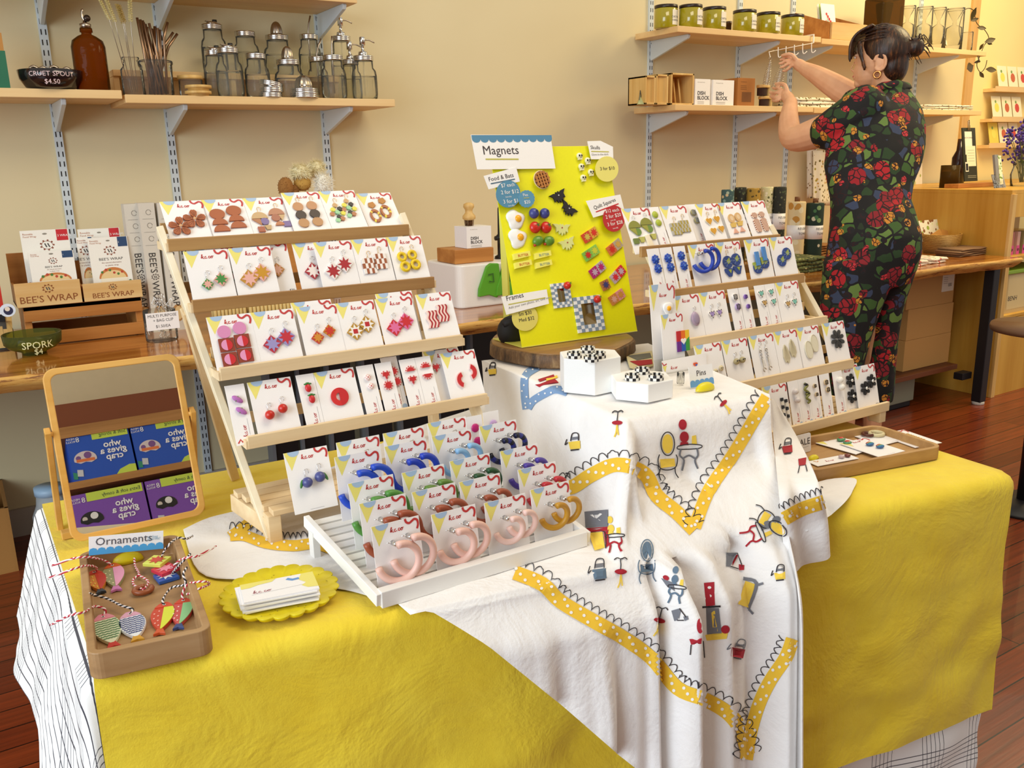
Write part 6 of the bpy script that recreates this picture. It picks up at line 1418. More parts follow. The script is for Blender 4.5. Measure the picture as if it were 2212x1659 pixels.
mb.text(FO, 'or bag', wO * .78, hO * .66, .005, .0004, mat('8fb4cc', .6)); mb.text(FO, 'charms!', wO * .78, hO * .54, .005, .0004, mat('8fb4cc', .6))
pts = [(0, 0), (wO, 0)]
for i in range(9):
 for k in range(5): t_ = PI * k / 4; pts.append((wO - wO * (i + .5 - .5 * math.cos(t_)) / 9, hO * .22 + .004 * math.sin(t_)))
mb.poly(FO, pts, .0003, mat('4ea4de', .5)); tobj('sign_card', mb, 'white Ornaments sign with blue waves standing in the tray', 'sign')
lm = toI(277, 1214); lemon(lm, (.0205, .008, .0145), 'yellow clay half dome holding the Ornaments sign')
# ------------------------------------------------------------------ scalloped plate and business cards
pc_ = Uz(605, 1287, TP + .003); n = 22
mb = MB(); R0 = .0655; vs = [];
def scal(q, z): return 1 + .085 * abs(math.sin(n * q / 2)) ** .7 if z > .001 else 1
mb.lathe([(R0 * .75, 0), (R0 * .93, .0015), (R0, .0065), (R0 * .985, .008), (R0 * .80, .0042), (.0001, .0038)], mat('e2ce14', .4), 132, pc_, wob=scal, M=None)
for i in range(60):
 a, r_ = random.uniform(0, 2 * PI), random.uniform(.03, .062); c = pc_ + V((r_ * math.cos(a), r_ * math.sin(a), .0046 + max(0, r_ - .052) * .26)); mb.ell(c, (.0012, .0004, .0002), mat('8a7a20', .6), 6, 3, R=Matrix.Rotation(random.uniform(0, 3), 3, 'Z'))
tobj('scalloped_plate', mb, 'round yellow scalloped dish holding business cards', 'dish')
zc0 = pc_.z + .0048; A_, B__ = Uz(523, 1300, zc0 + .018), Uz(686, 1268, zc0 + .018)
for i in range(9):
 z = zc0 + .0019 * i; yaw = math.atan2(B__.y - A_.y, B__.x - A_.x) + .05 * math.sin(i * 2.3) * (i < 8); o_ = V((A_.x + .002 * math.sin(i * 1.7), A_.y + .003 * math.cos(i * 2.1), z))
 Fm = frame(o_, (math.cos(yaw), math.sin(yaw), 0), (-math.sin(yaw), math.cos(yaw), 0)); L_ = (B__ - A_).length; mb = MB()
 mb.ext(Fm, [(0, 0), (L_, 0), (L_, .047), (0, .047)], 0, .0017, CARD)
 if i == 8:
  mb.poly(Fm, [(0, .047), (.042, .047), (.036, .040), (.020, .038), (.010, .034), (0, .034)], .0019, CYEL); mb.poly(Fm, [(L_, 0.006), (L_ - .012, .008), (L_ - .018, .016), (L_ - .012, .022), (L_ - .019, .032), (L_ - .014, .047), (L_, .047)], .0019, CYEL)
  mb.line(Fm, [(L_ - .032, .040), (L_ - .026, .035), (L_ - .018, .036)], .005, .002, mat('6a9cd8', .5)); logo(mb, Fm, .012, .017, .0052, .002, m=mat('a8485c', .5)); mb.line(Fm, [(.010, .0145), (.070, .0175)], .0004, .002, mat('b0aeb4', .6))
 tobj('business_card', mb, ('top business card of the pile on the yellow dish' if i == 8 else 'plain edge white business card in the pile on the yellow dish'), 'business card', 'business cards on the yellow dish')
# ------------------------------------------------------------------ right tray with sale cards
hR = .022; rc = [Uz(x, y, TZ + .005 + hR) for x, y in ((1752, 1018), (2042, 963))];
rc += [Uz(1893, 916, TZ + .005 + hR)]; rc.append(rc[0] + (rc[2] - rc[1]) * 1.0);
zr2 = TZ + .005
tray('long acacia wood tray of sale earrings at the right end of the table', rc, zr2, hR, .0075, .022, W_OAK)
ZJ = zr2 + .0075
def flat(kind, TL, TR, label, ears, dz=0, w_=CW):
 a, b_ = Uz(*TL, ZJ + dz), Uz(*TR, ZJ + dz); X = (b_ - a).normalized(); U = V((-X.y, X.x, 0)); c = a + X * w_ / 2 - U * CH
 M = Matrix.Identity(4)
 for i in range(3): M[i][0] = X[i]; M[i][1] = -(0, 0, 1)[i]; M[i][2] = U[i]; M[i][3] = c[i]
 return card(kind, M, label, ears, group='sale earring cards in the right tray')
rb = PC('rb', lambda mb: (mb.ell((0, -.003, 0), (.008, .003, .006), mat('3c6a9a', .3), 14, 8), [mb.ell((0, -.0038, .0035 - k * .0022), (.0078 - .0006 * abs(k - 1.5), .0026, .0012), mat(c, .3), 12, 5) for k, c in enumerate(('c8402c', 'd8a83c', '3c9a5c', '3c8ab0'))]))
rg = PC('rg', lambda mb: (mb.ell((0, -.003, 0), (.0095, .003, .0065), mat('4c8a60', .3), 14, 8), mb.ell((.001, -.005, .001), (.006, .002, .004), mat('c8342c', .3), 10, 6)))
flat('L', (1822, 935), (1863, 925), 'sale card at the tray back with a cream and brown ring pair', [(PC('crr', lambda mb: mb.tube(circle3(0, -.004, 0, .012, 14), .0032, mat('d8cca0', .35), 8, True)), .004, .036), (PC('brr', lambda mb: mb.tube(circle3(0, -.004, 0, .009, 12), .0028, mat('5a2a1a', .35), 8, True)), -.012, .042)], .0015)
flat('L', (1756, 955), (1806, 939), 'sale card with red and green marbled studs, left in the tray', [(rg, .004, .034), (rg, .012, .052)], .002)
flat('L', (1896, 938), (1930, 932), 'sale card with pale chain drops at the right of the tray', pair(PC('pch', lambda mb: [mb.tube(circle3(0, -.002, .018 - k * .006, .0024, 8), .0006, GOLD, 4, True) for k in range(7)]), -.012, .030, .024, .004), .001)
flat('L', (1813, 958), (1861, 947), 'sale card with oval rainbow striped studs in the tray', pair(rb, .004, .044, .004, -.018), .0045)
a, b_ = Uz(1750, 1001, ZJ), Uz(1840, 984, ZJ); X = (b_ - a).normalized(); U = V((-X.y, X.x, 0)); t = thing('earring_card', 'narrow sale card with two small round studs at the tray front', 'earrings', tuple(a), group='sale earring cards in the right tray')
Fm = frame(a - U * .018, X, U); mb = MB(); mb.ext(Fm, [(0, 0), (.088, 0), (.088, .026), (0, .026)], 0, .0009, CARD); logo(mb, Fm, .028, .010, .0042, .0012); mb.line(Fm, [(.010, .022), (.014, .016), (.018, .020)], .002, .0012, mat('e09a5c', .5)); obj('backing_card', mb, t)
for x, c in ((.062, 'c8b4b8'), (.075, '7a3c34')): mb = MB(); mb.ell((x, .013, .004), (.0052, .0052, .003), mat(c, .25), 12, 8, M=Fm); obj('earring', mb, t)
a2, b2 = Uz(1700, 988, ZJ), Uz(1752, 974, ZJ); FS = upframe(a2, b2, .1); wS = (b2 - a2).length; hS = hit(1746, 935, FS)[1]
mb = MB(); mb.ext(FS, rrect(wS, hS, .004), -.0008, 0, mat('eceae8', .5)); mb.text(FS, 'SALE', wS * .96, hS * .42, .016, .0004, DK, 'R'); mb.line(FS, [(wS * .5, hS * .28), (wS * .9, hS * .30)], .0005, .0004, mat('9a9896', .6)); tobj('sign_card', mb, 'white rounded SALE sign, partly hidden by the printed cloth flap', 'sign')
lemon(Uz(1757, 992, ZJ), (.012, .006, .008), 'yellow clay half dome under the SALE sign')
# ------------------------------------------------------------------ things on the left wall shelf
def ppm(p): return F / (RC @ (V(p) - EYE)).z
def base_at(x, Y, z):     # point on the level z, depth Y, seen in photograph column x
 y = 300
 for _ in range(5): p = Uy(x, y, Y); y += px((p.x, Y, z))[1] - y
 p = Uy(x, y, Y); return V((p.x, Y, z))
def hgt(x, ytop, Y, z): return Uy(x, ytop, Y).z - z
def lidring(mb, c, r, z, h=.017, m=CHROME):
 mb.lathe([(r, z), (r, z + h * .25), (r * .96, z + h * .3), (r, z + h * .36), (r, z + h * .55), (r * .96, z + h * .6), (r, z + h * .66), (r * .99, z + h), (r * .9, z + h), (.0001, z + h * .98)], m, 28, c)
def jar(px_, wpx, ylid, Y, z, kind, label, grp, topy=None):
 c = base_at(px_, Y, z); s = ppm(c); r = wpx / 2 / s; H = hgt(px_, ylid, Y, z)
 t = thing('mason_jar', label, 'jar', tuple(c), group=grp); lr = r * .80
 mb = MB(); mb.lathe([(r * .82, 0), (r * .95, .004), (r, .02), (r * 1.0, H * .60), (r * .93, H * .74), (lr * .93, H * .82), (lr * .93, H)], GLASS, 28, c)
 mb.lathe([(.0001, .004), (r * .9, .006), (r * .96, .02), (r * .96, H * .6)], GLASS, 20, c);
 for k in range(6): a = 3.6 + k * .45; mb.tube([c + V((r * 1.0 * math.cos(a), r * 1.0 * math.sin(a), H * (.2 + .06 * q))) for q in range(6)], .0006, GLASS, 4)
 obj('glass_body', mb, t)
 mb = MB(); lidring(mb, c, lr, H); obj('screw_lid', mb, t); zt_ = H + .017
 if kind == 'flip':
  mb = MB(); mb.lathe([(lr * .55, zt_ - .002), (lr * .5, zt_ + .008), (.0001, zt_ + .009)], CHROME, 20, c); mb.beam(c + V((-lr * .6, 0, zt_ + .011)), c + V((lr * .8, 0, zt_ + .004)), .016, .003, STEEL); mb.lathe([(.009, 0), (.008, .012)], mat('2a2826', .4), 14, c + V((lr * .3, 0, zt_ + .004))); obj('flip_spout', mb, t)
 if kind == 'juice':
  mb = MB(); h = (hgt(px_, topy, Y, z) - zt_); q = lr * .52
  mb.lathe([(q * math.cos(a), zt_ + h * math.sin(a) ** .8) for a in [i * PI / 20 for i in range(11)]], STEEL, 40, c, wob=lambda t_, z_: 1 + .06 * math.cos(8 * t_)); obj('juicer_dome', mb, t)
 if kind == 'straw':
  mb = MB(); top = Uy(topy[0], topy[1], Y); mb.tube([c + V((0, 0, .02)), c + V((0, 0, zt_ + .01)), c + V(((top.x - c.x) * .4, 0, (top.z - c.z - zt_) * .6 + zt_)), top], .0032, STEEL, 8); obj('metal_straw', mb, t)
 if kind == 'pump':
  mb = MB(); h = hgt(px_, topy[0], Y, z) - zt_; mb.lathe([(lr * .5, zt_), (lr * .42, zt_ + h * .22), (.0055, zt_ + h * .26), (.0055, zt_ + h * .55), (.0105, zt_ + h * .56), (.0105, zt_ + h * .97), (.008, zt_ + h)], CHROME, 18, c)
  mb.tube(smoothpath([c + V((.004, 0, zt_ + h * .82)), c + V((.022, -.006, zt_ + h * .84)), c + V((.042, -.012, zt_ + h * .70))], 4), .0026, STEEL, 8); obj('pump_head', mb, t)
  mb = MB(); mb.tube([c + V((0, 0, .012)), c + V((0, 0, H))], .0025, ACRYL, 6); obj('dip_tube', mb, t)
 return t
YA, YBk = 3.150, 3.305
G1, G2 = 'mason jars in the front row of the left shelf', 'mason jars on the riser of the left shelf'
jar(501, 57, 116, YA, ZL, 'flip', 'front row mason jar with flip spout lid, first from the left', G1)
jar(472, 50, 121, YA + .055, ZL, 'flip', 'mason jar half hidden behind the front flip spout jar', G1)
jar(560, 53, 128, YA, ZL, 'plain', 'front row mason jar with plain silver lid', G1)
jar(628, 61, 141, YA, ZL, 'juice', 'front row mason jar with steel juicer dome lid', G1, 100)
jar(691, 44, 134, YA + .075, ZL, 'straw', 'mason jar with straw hidden behind the front straw jar', G1, (694, 84))
jar(724, 54, 131, YA, ZL, 'straw', 'front row mason jar with a bent metal straw', G1, (717, 78))
jar(762, 44, 140, YA + .05, ZL, 'pump', 'small pump jar between the two large front jars at right', G1, (90,))
jar(790, 54, 132, YA, ZL, 'pump', 'front row mason jar with soap pump, rightmost on the shelf', G1, (80,))
jar(468, 53, 65, YBk, zr, 'flip', 'back row mason jar with flip spout lid on the riser', G2)
jar(537, 54, 80, YBk, zr, 'plain', 'back row mason jar with plain silver lid on the riser', G2)
jar(605, 61, 88, YBk, zr, 'juice', 'back row mason jar with steel juicer dome on the riser', G2, 47)
jar(673, 48, 86, YBk, zr, 'straw', 'back row mason jar with a metal straw on the riser', G2, (670, 34))
jar(746, 50, 90, YBk - .02, ZL, 'pump', 'tall back row mason jar with soap pump at the riser end', G2, (38,))
def lid_stack(px_, Y, z, r, n, label):
 for i in range(n):
  c = base_at(px_ + (2 if i == 1 else 0), Y, z + i * .0175); mb = MB(); M = Matrix.Translation(c) @ Matrix.Rotation((.22 if i == n - 1 and n > 2 else 0), 4, 'Y')
  mb.lathe([(r, 0), (r, .004), (r * .96, .005), (r, .006), (r, .010), (r * .96, .011), (r, .012), (r * .99, .016), (.0001, .016)], CHROME, 28, M=M); tobj('jar_lid', mb, label[i], 'lid', 'loose jar lids on the left shelf')
lid_stack(585, YA - .02, ZL, .040, 3, ['bottom loose silver jar lid in the pile of three', 'middle loose silver jar lid in the pile of three', 'tilted topmost silver jar lid in the pile of three'])
c = base_at(658, YA - .02, ZL); t = thing('juicer_lid', 'loose steel juicer lid lying on the shelf front', 'juicer', tuple(c))
mb = MB(); lidring(mb, c, .050, 0, .02); lidring(mb, c, .049, .016, .016); obj('lid_ring', mb, t); mb = MB(); mb.lathe([(.031 * math.cos(a), .032 + .045 * math.sin(a) ** .8) for a in [i * PI / 20 for i in range(11)]], STEEL, 40, c, wob=lambda t_, z_: 1 + .07 * math.cos(8 * t_)); obj('juicer_dome', mb, t)
c = base_at(415, YA + .03, ZL); t = thing('glass_canister', 'small glass jar with bamboo lid beside the straws', 'jar', tuple(c)); mb = MB(); mb.lathe([(.036, 0), (.038, .003), (.038, .055), (.036, .058)], GLASS, 28, c); obj('glass_body', mb, t)
mb = MB(); mb.lathe([(.036, .056), (.041, .058), (.041, .068), (.0001, .068)], W_BAMB, 28, c); obj('bamboo_lid', mb, t)
for i, l in enumerate(('lower', 'upper')): c = base_at(429, YA - .02, ZL + i * .018); mb = MB(); mb.lathe([(.034, 0), (.034, .007), (.042, .007), (.042, .016), (.0001, .016)], W_BAMB, 28, c); tobj('canister_top', mb, l + ' loose bamboo jar lid before the small canister', 'lid', 'loose bamboo lids')
# straws and brushes
c = base_at(344, YA, ZL); t = thing('straw_jar', 'wide glass jar filled with bronze steel straws', 'jar', tuple(c)); mb = MB(); r = .050
mb.lathe([(r * .85, 0), (r * .95, .004), (r * .98, .075), (r * 1.0, .095), (r * 1.05, .098), (r * 1.05, .106), (r, .108)], GLASS, 30, c); obj('glass_body', mb, t)
for i, (x, y) in enumerate(((296, 38), (303, 42), (308, 44), (314, 52), (322, 50), (318, 58), (334, 57), (328, 62), (340, 60), (362, 48), (374, 70), (383, 73), (310, 48), (345, 64))):
 e = Uy(x, y, YA + .01 * (i % 4 - 1.5)); b_ = c + V(((i % 5 - 2) * .012, (i % 3 - 1) * .015, .006)); k = b_.lerp(e, .78); top = e
 pts = [b_, k, e] if i in (9, 10, 11) else [b_, e]
 if i in (9, 10, 11): k.x -= .012 ; pts = [b_, k, e]
 mb = MB(); mb.tube(pts, .0042, mat('9a7c62', .3, 1), 8); tobj('steel_straw', mb, ('bent' if len(pts) > 2 else 'straight') + ' bronze steel straw standing in the wide jar', 'straw', 'straws in the wide jar')
c = base_at(291, YA, ZL); t = thing('brush_jar', 'small square shouldered glass jar holding bottle brushes', 'jar', tuple(c)); mb = MB(); mb.lathe([(.030, 0), (.034, .004), (.034, .078), (.024, .090), (.022, .108), (.026, .110), (.026, .116)], GLASS, 24, c); obj('glass_body', mb, t)
BRI = mat('e0d08c', .8)
for i, (x, y, x2, y2) in enumerate(((216, 0, 236, 42), (230, 0, 248, 46), (252, 8, 266, 50), (256, 10, 268, 46), (280, -8, 282, 46))):
 a = Uy(x, y, YA); b_ = Uy(x2, y2, YA); bt_ = c + V(((i - 2) * .005, 0, .01)); t = thing('straw_brush', 'thin straw cleaning brush with cream bristles in the small jar', 'brush', tuple(bt_), group='straw brushes')
 mb = MB(); mb.tube([bt_, b_, a], .0011, STEEL, 5); obj('wire_handle', mb, t)
 mb = MB(); n = 26
 for k in range(n):
  p = b_.lerp(a, k / n); q = k * 2.4
  for w_ in (0, 1.05, 2.1): d = V((math.cos(q + w_), math.sin(q + w_), .15)) * (.0075 * (1 if i != 0 else .8)); mb.tube([p - d, p + d], .0007, BRI if i not in (2, 3) else mat('b89a50', .8), 3)
 obj('bristles', mb, t)
# amber bottle and black dish
c = base_at(203, YA, ZL + .012); t = thing('amber_bottle', 'tall amber glass bottle with metal pour spout', 'bottle', tuple(c)); H = hgt(203, 62, YA, c.z); r = 34 / ppm(c); mb = MB()
mb.lathe([(r * .93, 0), (r, .006), (r, H * .70), (r * .9, H * .80), (r * .55, H * .87), (r * .30, H * .90), (r * .30, H * .93), (r * .38, H * .935), (r * .36, H)], AMBERG, 32, c); obj('glass_body', mb, t)
mb = MB(); mb.lathe([(r * .32, H), (r * .34, H + .012), (.006, H + .016), (.005, H + .028)], STEEL, 16, c); mb.lathe([(.010, 0), (.010, .006)], mat('3a2c24', .3, .6), 14, M=Matrix.Translation(c + V((.006, -.004, H + .028))) @ Matrix.Rotation(PI / 2, 4, 'X')); mb.tube(smoothpath([c + V((0, 0, H + .02)), c + V((-.006, 0, H + .038)), c + V((-.002, 0, H + .056))], 4), [.005] * 4 + [.004] * 4 + [.001], STEEL, 8); obj('pour_spout', mb, t)
c = base_at(114, YA, ZL + .012); t = thing('black_dish', 'black dish lettered CRUET SPOUT $4.50 in chalk', 'dish', tuple(c)); mb = MB(); mb.lathe([(.050, 0), (.072, .006), (.088, .030), (.092, .055), (.089, .056), (.080, .02), (.0001, .012)], mat('1a1114', .15, coat=.5), 36, c); obj('bowl', mb, t)
mb = MB();
def wraptext(mb, st, c, r, zc_, size, m, a0=-PI / 2, sx=1.0):
 vs, fs = text_geo(st, 0); x0 = min(p[0] for p in vs); x1 = max(p[0] for p in vs)
 out = []
 for x, y in vs: a = a0 + (x - (x0 + x1) / 2) * size * sx / r; out.append((c.x + r * math.cos(a), c.y + r * math.sin(a), c.z + zc_ + y * size))
 mb.add(out, fs, m)
wraptext(mb, 'CRUET SPOUT', c, .0935, .034, .019, mat('e6c8c8', .7), a0=-PI / 2 - .08, sx=1.05); wraptext(mb, '$4.50', c, .091, .012, .019, mat('e6c8c8', .7), a0=-PI / 2 - .08); obj('chalk_lettering', mb, t)
for k, (dx, dz) in enumerate(((-.03, .058), (0, .062), (.035, .058), (-.055, .06))): mb = MB(); p = c + V((dx, -.01, dz)); mb.tube(smoothpath([p, p + V((.010, 0, .006)), p + V((.022, 0, 0))], 3), .005, STEEL, 8); tobj('cruet_spout', mb, 'small steel cruet spout lying in the black dish', 'spout', 'spouts in the black dish')
c = base_at(4, YA + .02, ZL + .012); mb = MB(); mb.bb((c.x - .09, YA - .03, c.z), (c.x + .018, YA + .06, c.z + .155), mat('b9813c', .6)); mb.bb((c.x - .095, YA - .035, c.z), (c.x + .020, YA + .03, c.z + .105), mat('1f6a4c', .5)); mb.bb((c.x - .02, YA - .036, c.z + .07), (c.x + .0, YA - .035, c.z + .095), CARD); tobj('green_carton', mb, 'green and brown carton cut by the left picture edge', 'box')
# ------------------------------------------------------------------ things on the counter, left
ZK = ZC
def corner(x, y, z=ZK): return Uz(x, y, z)
YCk = Uz(58, 752, ZK).y
def yb_(x, y, Y): return Uy(x, y, Y)
cr = thing('wooden_crate', 'reddish slatted wooden crate under the two wrap trays', 'crate', (Uy(184, 700, YCk).x, YCk, ZK))
xa, xb = Uy(54, 700, YCk).x, Uy(312, 700, YCk).x; z1 = Uy(184, 652, YCk).z; z2 = Uy(184, 684, YCk).z; z3 = Uy(184, 708, YCk).z
for a, b_ in ((z2, z1), (ZK + .004, z3)):
 mb = MB(); mb.bb((xa, YCk, a), (xb, YCk + .012, b_), W_CRATE); obj('front_slat', mb, cr, bevel=.0015)
 mb = MB(); mb.bb((xa, YCk + .21, a), (xb, YCk + .222, b_), W_CRATE); obj('back_slat', mb, cr, bevel=.0015)
for x in (xa, xb - .02):
 mb = MB(); mb.bb((x, YCk + .012, ZK), (x + .02, YCk + .21, z1), W_CRATE); obj('end_board', mb, cr, bevel=.0015)
mb = MB(); mb.bb((xa, YCk, z1 - .012), (xb, YCk + .222, z1), W_CRATE); obj('top_board', mb, cr)
bm_ = mat('8a4a1c', .7)
def beelogo(mb, Fm, x, y, s, m, h=.0004):
 for k in range(9): a = 2 * PI * k / 9; mb.circ(Fm, x + s * math.cos(a), y + s * .8 * math.sin(a), s * .16, h, m, 6)
 mb.line(Fm, circle(x, y, s * .85, s * .68, 20), s * .07, h, m)
 for q in (-.35, .1): mb.line(Fm, [(x + q * s, y + s * .3), (x + q * s + s * .25, y - s * .35)], s * .2, h, mat('4a4a48', .6))
for (xl_, yl_), (xr_, yr_), lab, dx in (((36, 657), (178, 648), 'light wood wrap tray lettered on its front, left one', 0), ((183, 650), (309, 642), 'light wood wrap tray lettered on its front, right one', 0)):
 a = Uy(xl_, yl_, YCk - .012).x; b_ = Uy(xr_, yr_, YCk - .012).x; zz = z1 + .001; hf = Uy(xl_ + 60, 609, YCk - .012).z - zz
 t = thing('wrap_tray', lab, 'tray', ((a + b_) / 2, YCk, zz), group='lettered wrap trays'); mb = MB(); mb.bb((a, YCk - .012, zz), (b_, YCk - .002, zz + hf), W_CRATEL); obj('front_board', mb, t, bevel=.001)
 mb = MB(); mb.bb((a, YCk - .002, zz), (b_, YCk + .15, zz + .008), W_CRATEL); mb.bb((a, YCk + .142, zz), (b_, YCk + .152, zz + hf * 2.1), W_CRATE)
 for q in (a, b_ - .008): mb.bb((q, YCk - .002, zz), (q + .008, YCk + .15, zz + hf * .85), W_CRATE)
 obj('tray_body', mb, t, bevel=.001)
 mb = MB(); Fm = frame((a, YCk - .0123, zz), (1, 0, 0), (0, 0, 1)); mb.text(Fm, "BEE'S WRAP", (b_ - a) / 2, hf * .16, hf * .40, .0003, bm_, 'C', 1.05); beelogo(mb, Fm, (b_ - a) / 2, hf * .72, hf * .2, bm_); obj('burnt_lettering', mb, t)
def pack(x0, x1, ytop, ybot, Y, label, big=True, badge='c4202c', lean=.10):
 a, b_ = Uy(x0, ybot, Y), Uy(x1, ybot, Y); b_ = V((b_.x, Y, a.z)); Fm = frame(a, b_ - a, (0, lean, 1)); w_ = (b_ - a).length; h_ = hit((x0 + x1) / 2 - 12, ytop, Fm)[1]
 mb = MB(); mb.ext(Fm, [(0, 0), (w_, 0), (w_, h_), (0, h_)], -.006, 0, mat('f1ede4', .45))
 mb.ext(Fm, [(w_ * .74, h_ * .80), (w_ * .98, h_ * .80), (w_ * .98, h_ * .995), (w_ * .74, h_ * .995)], 0, .0006, mat(badge, .5)); mb.text(Fm, '3 WRAPS' if badge == 'c4202c' else '1', w_ * .76, h_ * .87, h_ * .055, .0009, WHITE)
 mb.text(Fm, 'Reusable', w_ * .05, h_ * .92, h_ * .045, .0004, mat('b0643c', .6)); mb.text(Fm, 'Food Wrap', w_ * .05, h_ * .875, h_ * .045, .0004, mat('b0643c', .6)); mb.circ(Fm, w_ * .5, h_ * .93, w_ * .05, .0004, mat('8a8478', .6), 12, w_ * .02)
 beelogo(mb, Fm, w_ * .52, h_ * .73, h_ * .105, mat('8a4a34', .6)); mb.text(Fm, "BEE'S WRAP", w_ * .52, h_ * .535, h_ * .075, .0004, mat('3a3634', .6), 'C', 1.15)
 mb.text(Fm, 'the natural alternative', w_ * .52, h_ * .475, h_ * .042, .0004, mat('8a5a4c', .6), 'C'); mb.text(Fm, 'to plastic wrap', w_ * .52, h_ * .42, h_ * .042, .0004, mat('8a5a4c', .6), 'C')
 mb.poly(Fm, circle(w_ * .52, h_ * .17, w_ * .36, h_ * .22, 16, 0, PI), .0004, mat('c87a3c', .6)); mb.poly(Fm, circle(w_ * .52, h_ * .16, w_ * .32, h_ * .17, 16, 0, PI), .0006, mat('e6c890', .6))
 for q in range(6): mb.circ(Fm, w_ * (.25 + .1 * q), h_ * (.30 + .05 * math.sin(q * 1.2)), w_ * .035, .0007, mat(('4a7a34', 'b8402c')[q % 2], .6), 7)
 mb.poly(Fm, [(w_ * .18, h_ * .02), (w_ * .9, h_ * .02), (w_ * .86, h_ * .17), (w_ * .2, h_ * .17)], .0008, mat('efe6d0', .6)); mb.circ(Fm, w_ * .93, h_ * .09, w_ * .04, .0005, mat('3c6a34', .6), 8); mb.circ(Fm, w_ * .05, h_ * .05, w_ * .06, .0005, mat('b8302c', .6), 8)
 return tobj('wrap_packet', mb, label, 'packet', 'food wrap packets')
pack(62, 166, 496, 622, YCk + .06, 'large food wrap packet with red badge in the left tray'); pack(72, 170, 543, 622, YCk + .025, 'smaller front food wrap packet with blue badge in the left tray', badge='24446c')
pack(186, 276, 493, 622, YCk + .08, 'rear food wrap packet with red badge in the right tray'); pack(180, 214, 512, 620, YCk + .055, 'middle food wrap packet, mostly covered, in the right tray', badge='24446c'); pack(204, 290, 512, 622, YCk + .03, 'front food wrap packet with blue badge in the right tray', badge='24446c')
for i, (x, yt, dy, l) in enumerate(((288, 440, .05, 'leftmost, half hidden'), (318, 438, .02, 'nearest the packets'), (344, 440, .05, 'middle behind'), (357, 438, .015, 'right one with large lettering'))):
 c = base_at(x + 28, YCk + dy + .02, ZK); hh_ = hgt(x + 8, yt, YCk + dy, ZK); a = c.x - .024; mb = MB(); mb.bb((a, YCk + dy, ZK), (a + .048, YCk + dy + .05, ZK + hh_), mat('d6cfc2', .6))
 Fm = frame((a, YCk + dy - .0005, ZK), (1, 0, 0), (0, 0, 1)) @ Matrix.Translation((.014, hh_ * .62, 0)) @ Matrix.Rotation(-PI / 2, 4, 'Z'); mb.text(Fm, "BEE'S   WRAP", 0, 0, .030, .0004, mat('3a3634', .6));
 F2 = frame((a, YCk + dy - .0005, ZK), (1, 0, 0), (0, 0, 1)); beelogo(mb, F2, .026, hh_ * .435, .011, mat('4a3a34', .6))
 for q in range(3): mb.line(F2, circle(.028, hh_ * (.93 - .1 * q), .0075, .008, 12), .001, .0004, mat('6a645c', .6)); mb.line(F2, [(.008, hh_ * (.88 - .1 * q)), (.042, hh_ * (.88 - .1 * q))], .0006, .0004, mat('6a645c', .6))
 mb.circ(F2, .026, hh_ * .14, .018, .0004, mat('b8864c', .6), 16, .028); mb.circ(F2, .028, hh_ * .14, .012, .0006, mat('e0c088', .6), 14, .022)
 tobj('wrap_roll_box', mb, 'tall grey food wrap roll box, ' + l, 'box', 'tall wrap roll boxes')
c = Uz(351, 735, ZK); r = 33 / ppm(c); t = thing('clip_jar', 'glass jar full of wire bag clips with handwritten price note', 'jar', tuple(c)); H = hgt(351, 668, c.y, ZK); mb = MB(); mb.lathe([(r * .95, 0), (r, .005), (r, H), (r * .97, H)], GLASS, 28, c); obj('glass_body', mb, t)
mb = MB(); sgl = .0; Fm = frame((c.x - 34 / ppm(c), c.y - r - .002, Uy(351, 712, c.y - r).z), (1, 0, 0), (0, 0, 1)); w_ = 66 / ppm(c); h_ = 37 / ppm(c); mb.ext(Fm, [(0, 0), (w_, 0), (w_, h_), (0, h_)], -.0006, 0, CARD)
for st, y, x in (('MULTI PURPOSE', .74, .5), ('+ BAG CLIP', .48, .52), ('$1.50/EA', .14, .5)): mb.text(Fm, st, w_ * x, h_ * y, h_ * .23, .0003, INK, 'C', .95)
obj('price_note', mb, t)
random.seed(3)
for i in range(34):
 a, rr, zz = random.uniform(0, 6.28), random.uniform(0, r * .8), (random.uniform(.004, H) if i > 10 else random.uniform(H * .9, H + .03)); p = c + V((rr * math.cos(a), rr * math.sin(a) * .9, zz)); R = Matrix.Rotation(random.uniform(-1, 1), 4, 'Y') @ Matrix.Rotation(random.uniform(0, 3), 4, 'Z'); mb = MB(); q = .011
 mb.tube([(Matrix.Translation(p) @ R) @ V(v) for v in ((-q * .8, 0, 0), (-q * .3, 0, q * 1.6), (0, 0, q * 2.2), (q * .3, 0, q * 1.6), (q * .8, 0, 0), (0, 0, -q * .2))], .0009, CHROME, 5, True); tobj('wire_clip', mb, 'bent silver wire bag clip in or above the clip jar', 'clip', 'wire clips in the clip jar')
c = Uz(75, 764, ZK); r = 58 / ppm(c); t = thing('spork_bowl', 'olive glass bowl hand lettered SPORK', 'bowl', tuple(c)); mb = MB(); H = hgt(75, 718, c.y, ZK)
mb.lathe([(r * .42, 0), (r * .42, .008), (r * .80, .020), (r * .97, H * .55), (r, H), (r * .96, H), (r * .90, H * .5), (r * .7, .026), (.0001, .020)], GREENG, 40, c); obj('glass_body', mb, t)
mb = MB(); wraptext(mb, 'SPORK', c, r * 1.01, H * .45, .028, mat('e2dca8', .6), a0=-PI / 2 + .1); wraptext(mb, '$4', c, r * .9, H * .16, .022, mat('e2dca8', .6), a0=-PI / 2 + .1); obj('painted_lettering', mb, t)
for i in range(3): mb = MB(); mb.ell(c + V((-.03 + .03 * i, -.01 * i, .030)), (.030, .010, .004), mat('c8c070', .5), 12, 6, R=Matrix.Rotation(.4 * i, 3, 'Z')); tobj('spork', mb, 'pale spork lying in the olive glass bowl', 'spork', 'sporks in the olive bowl')
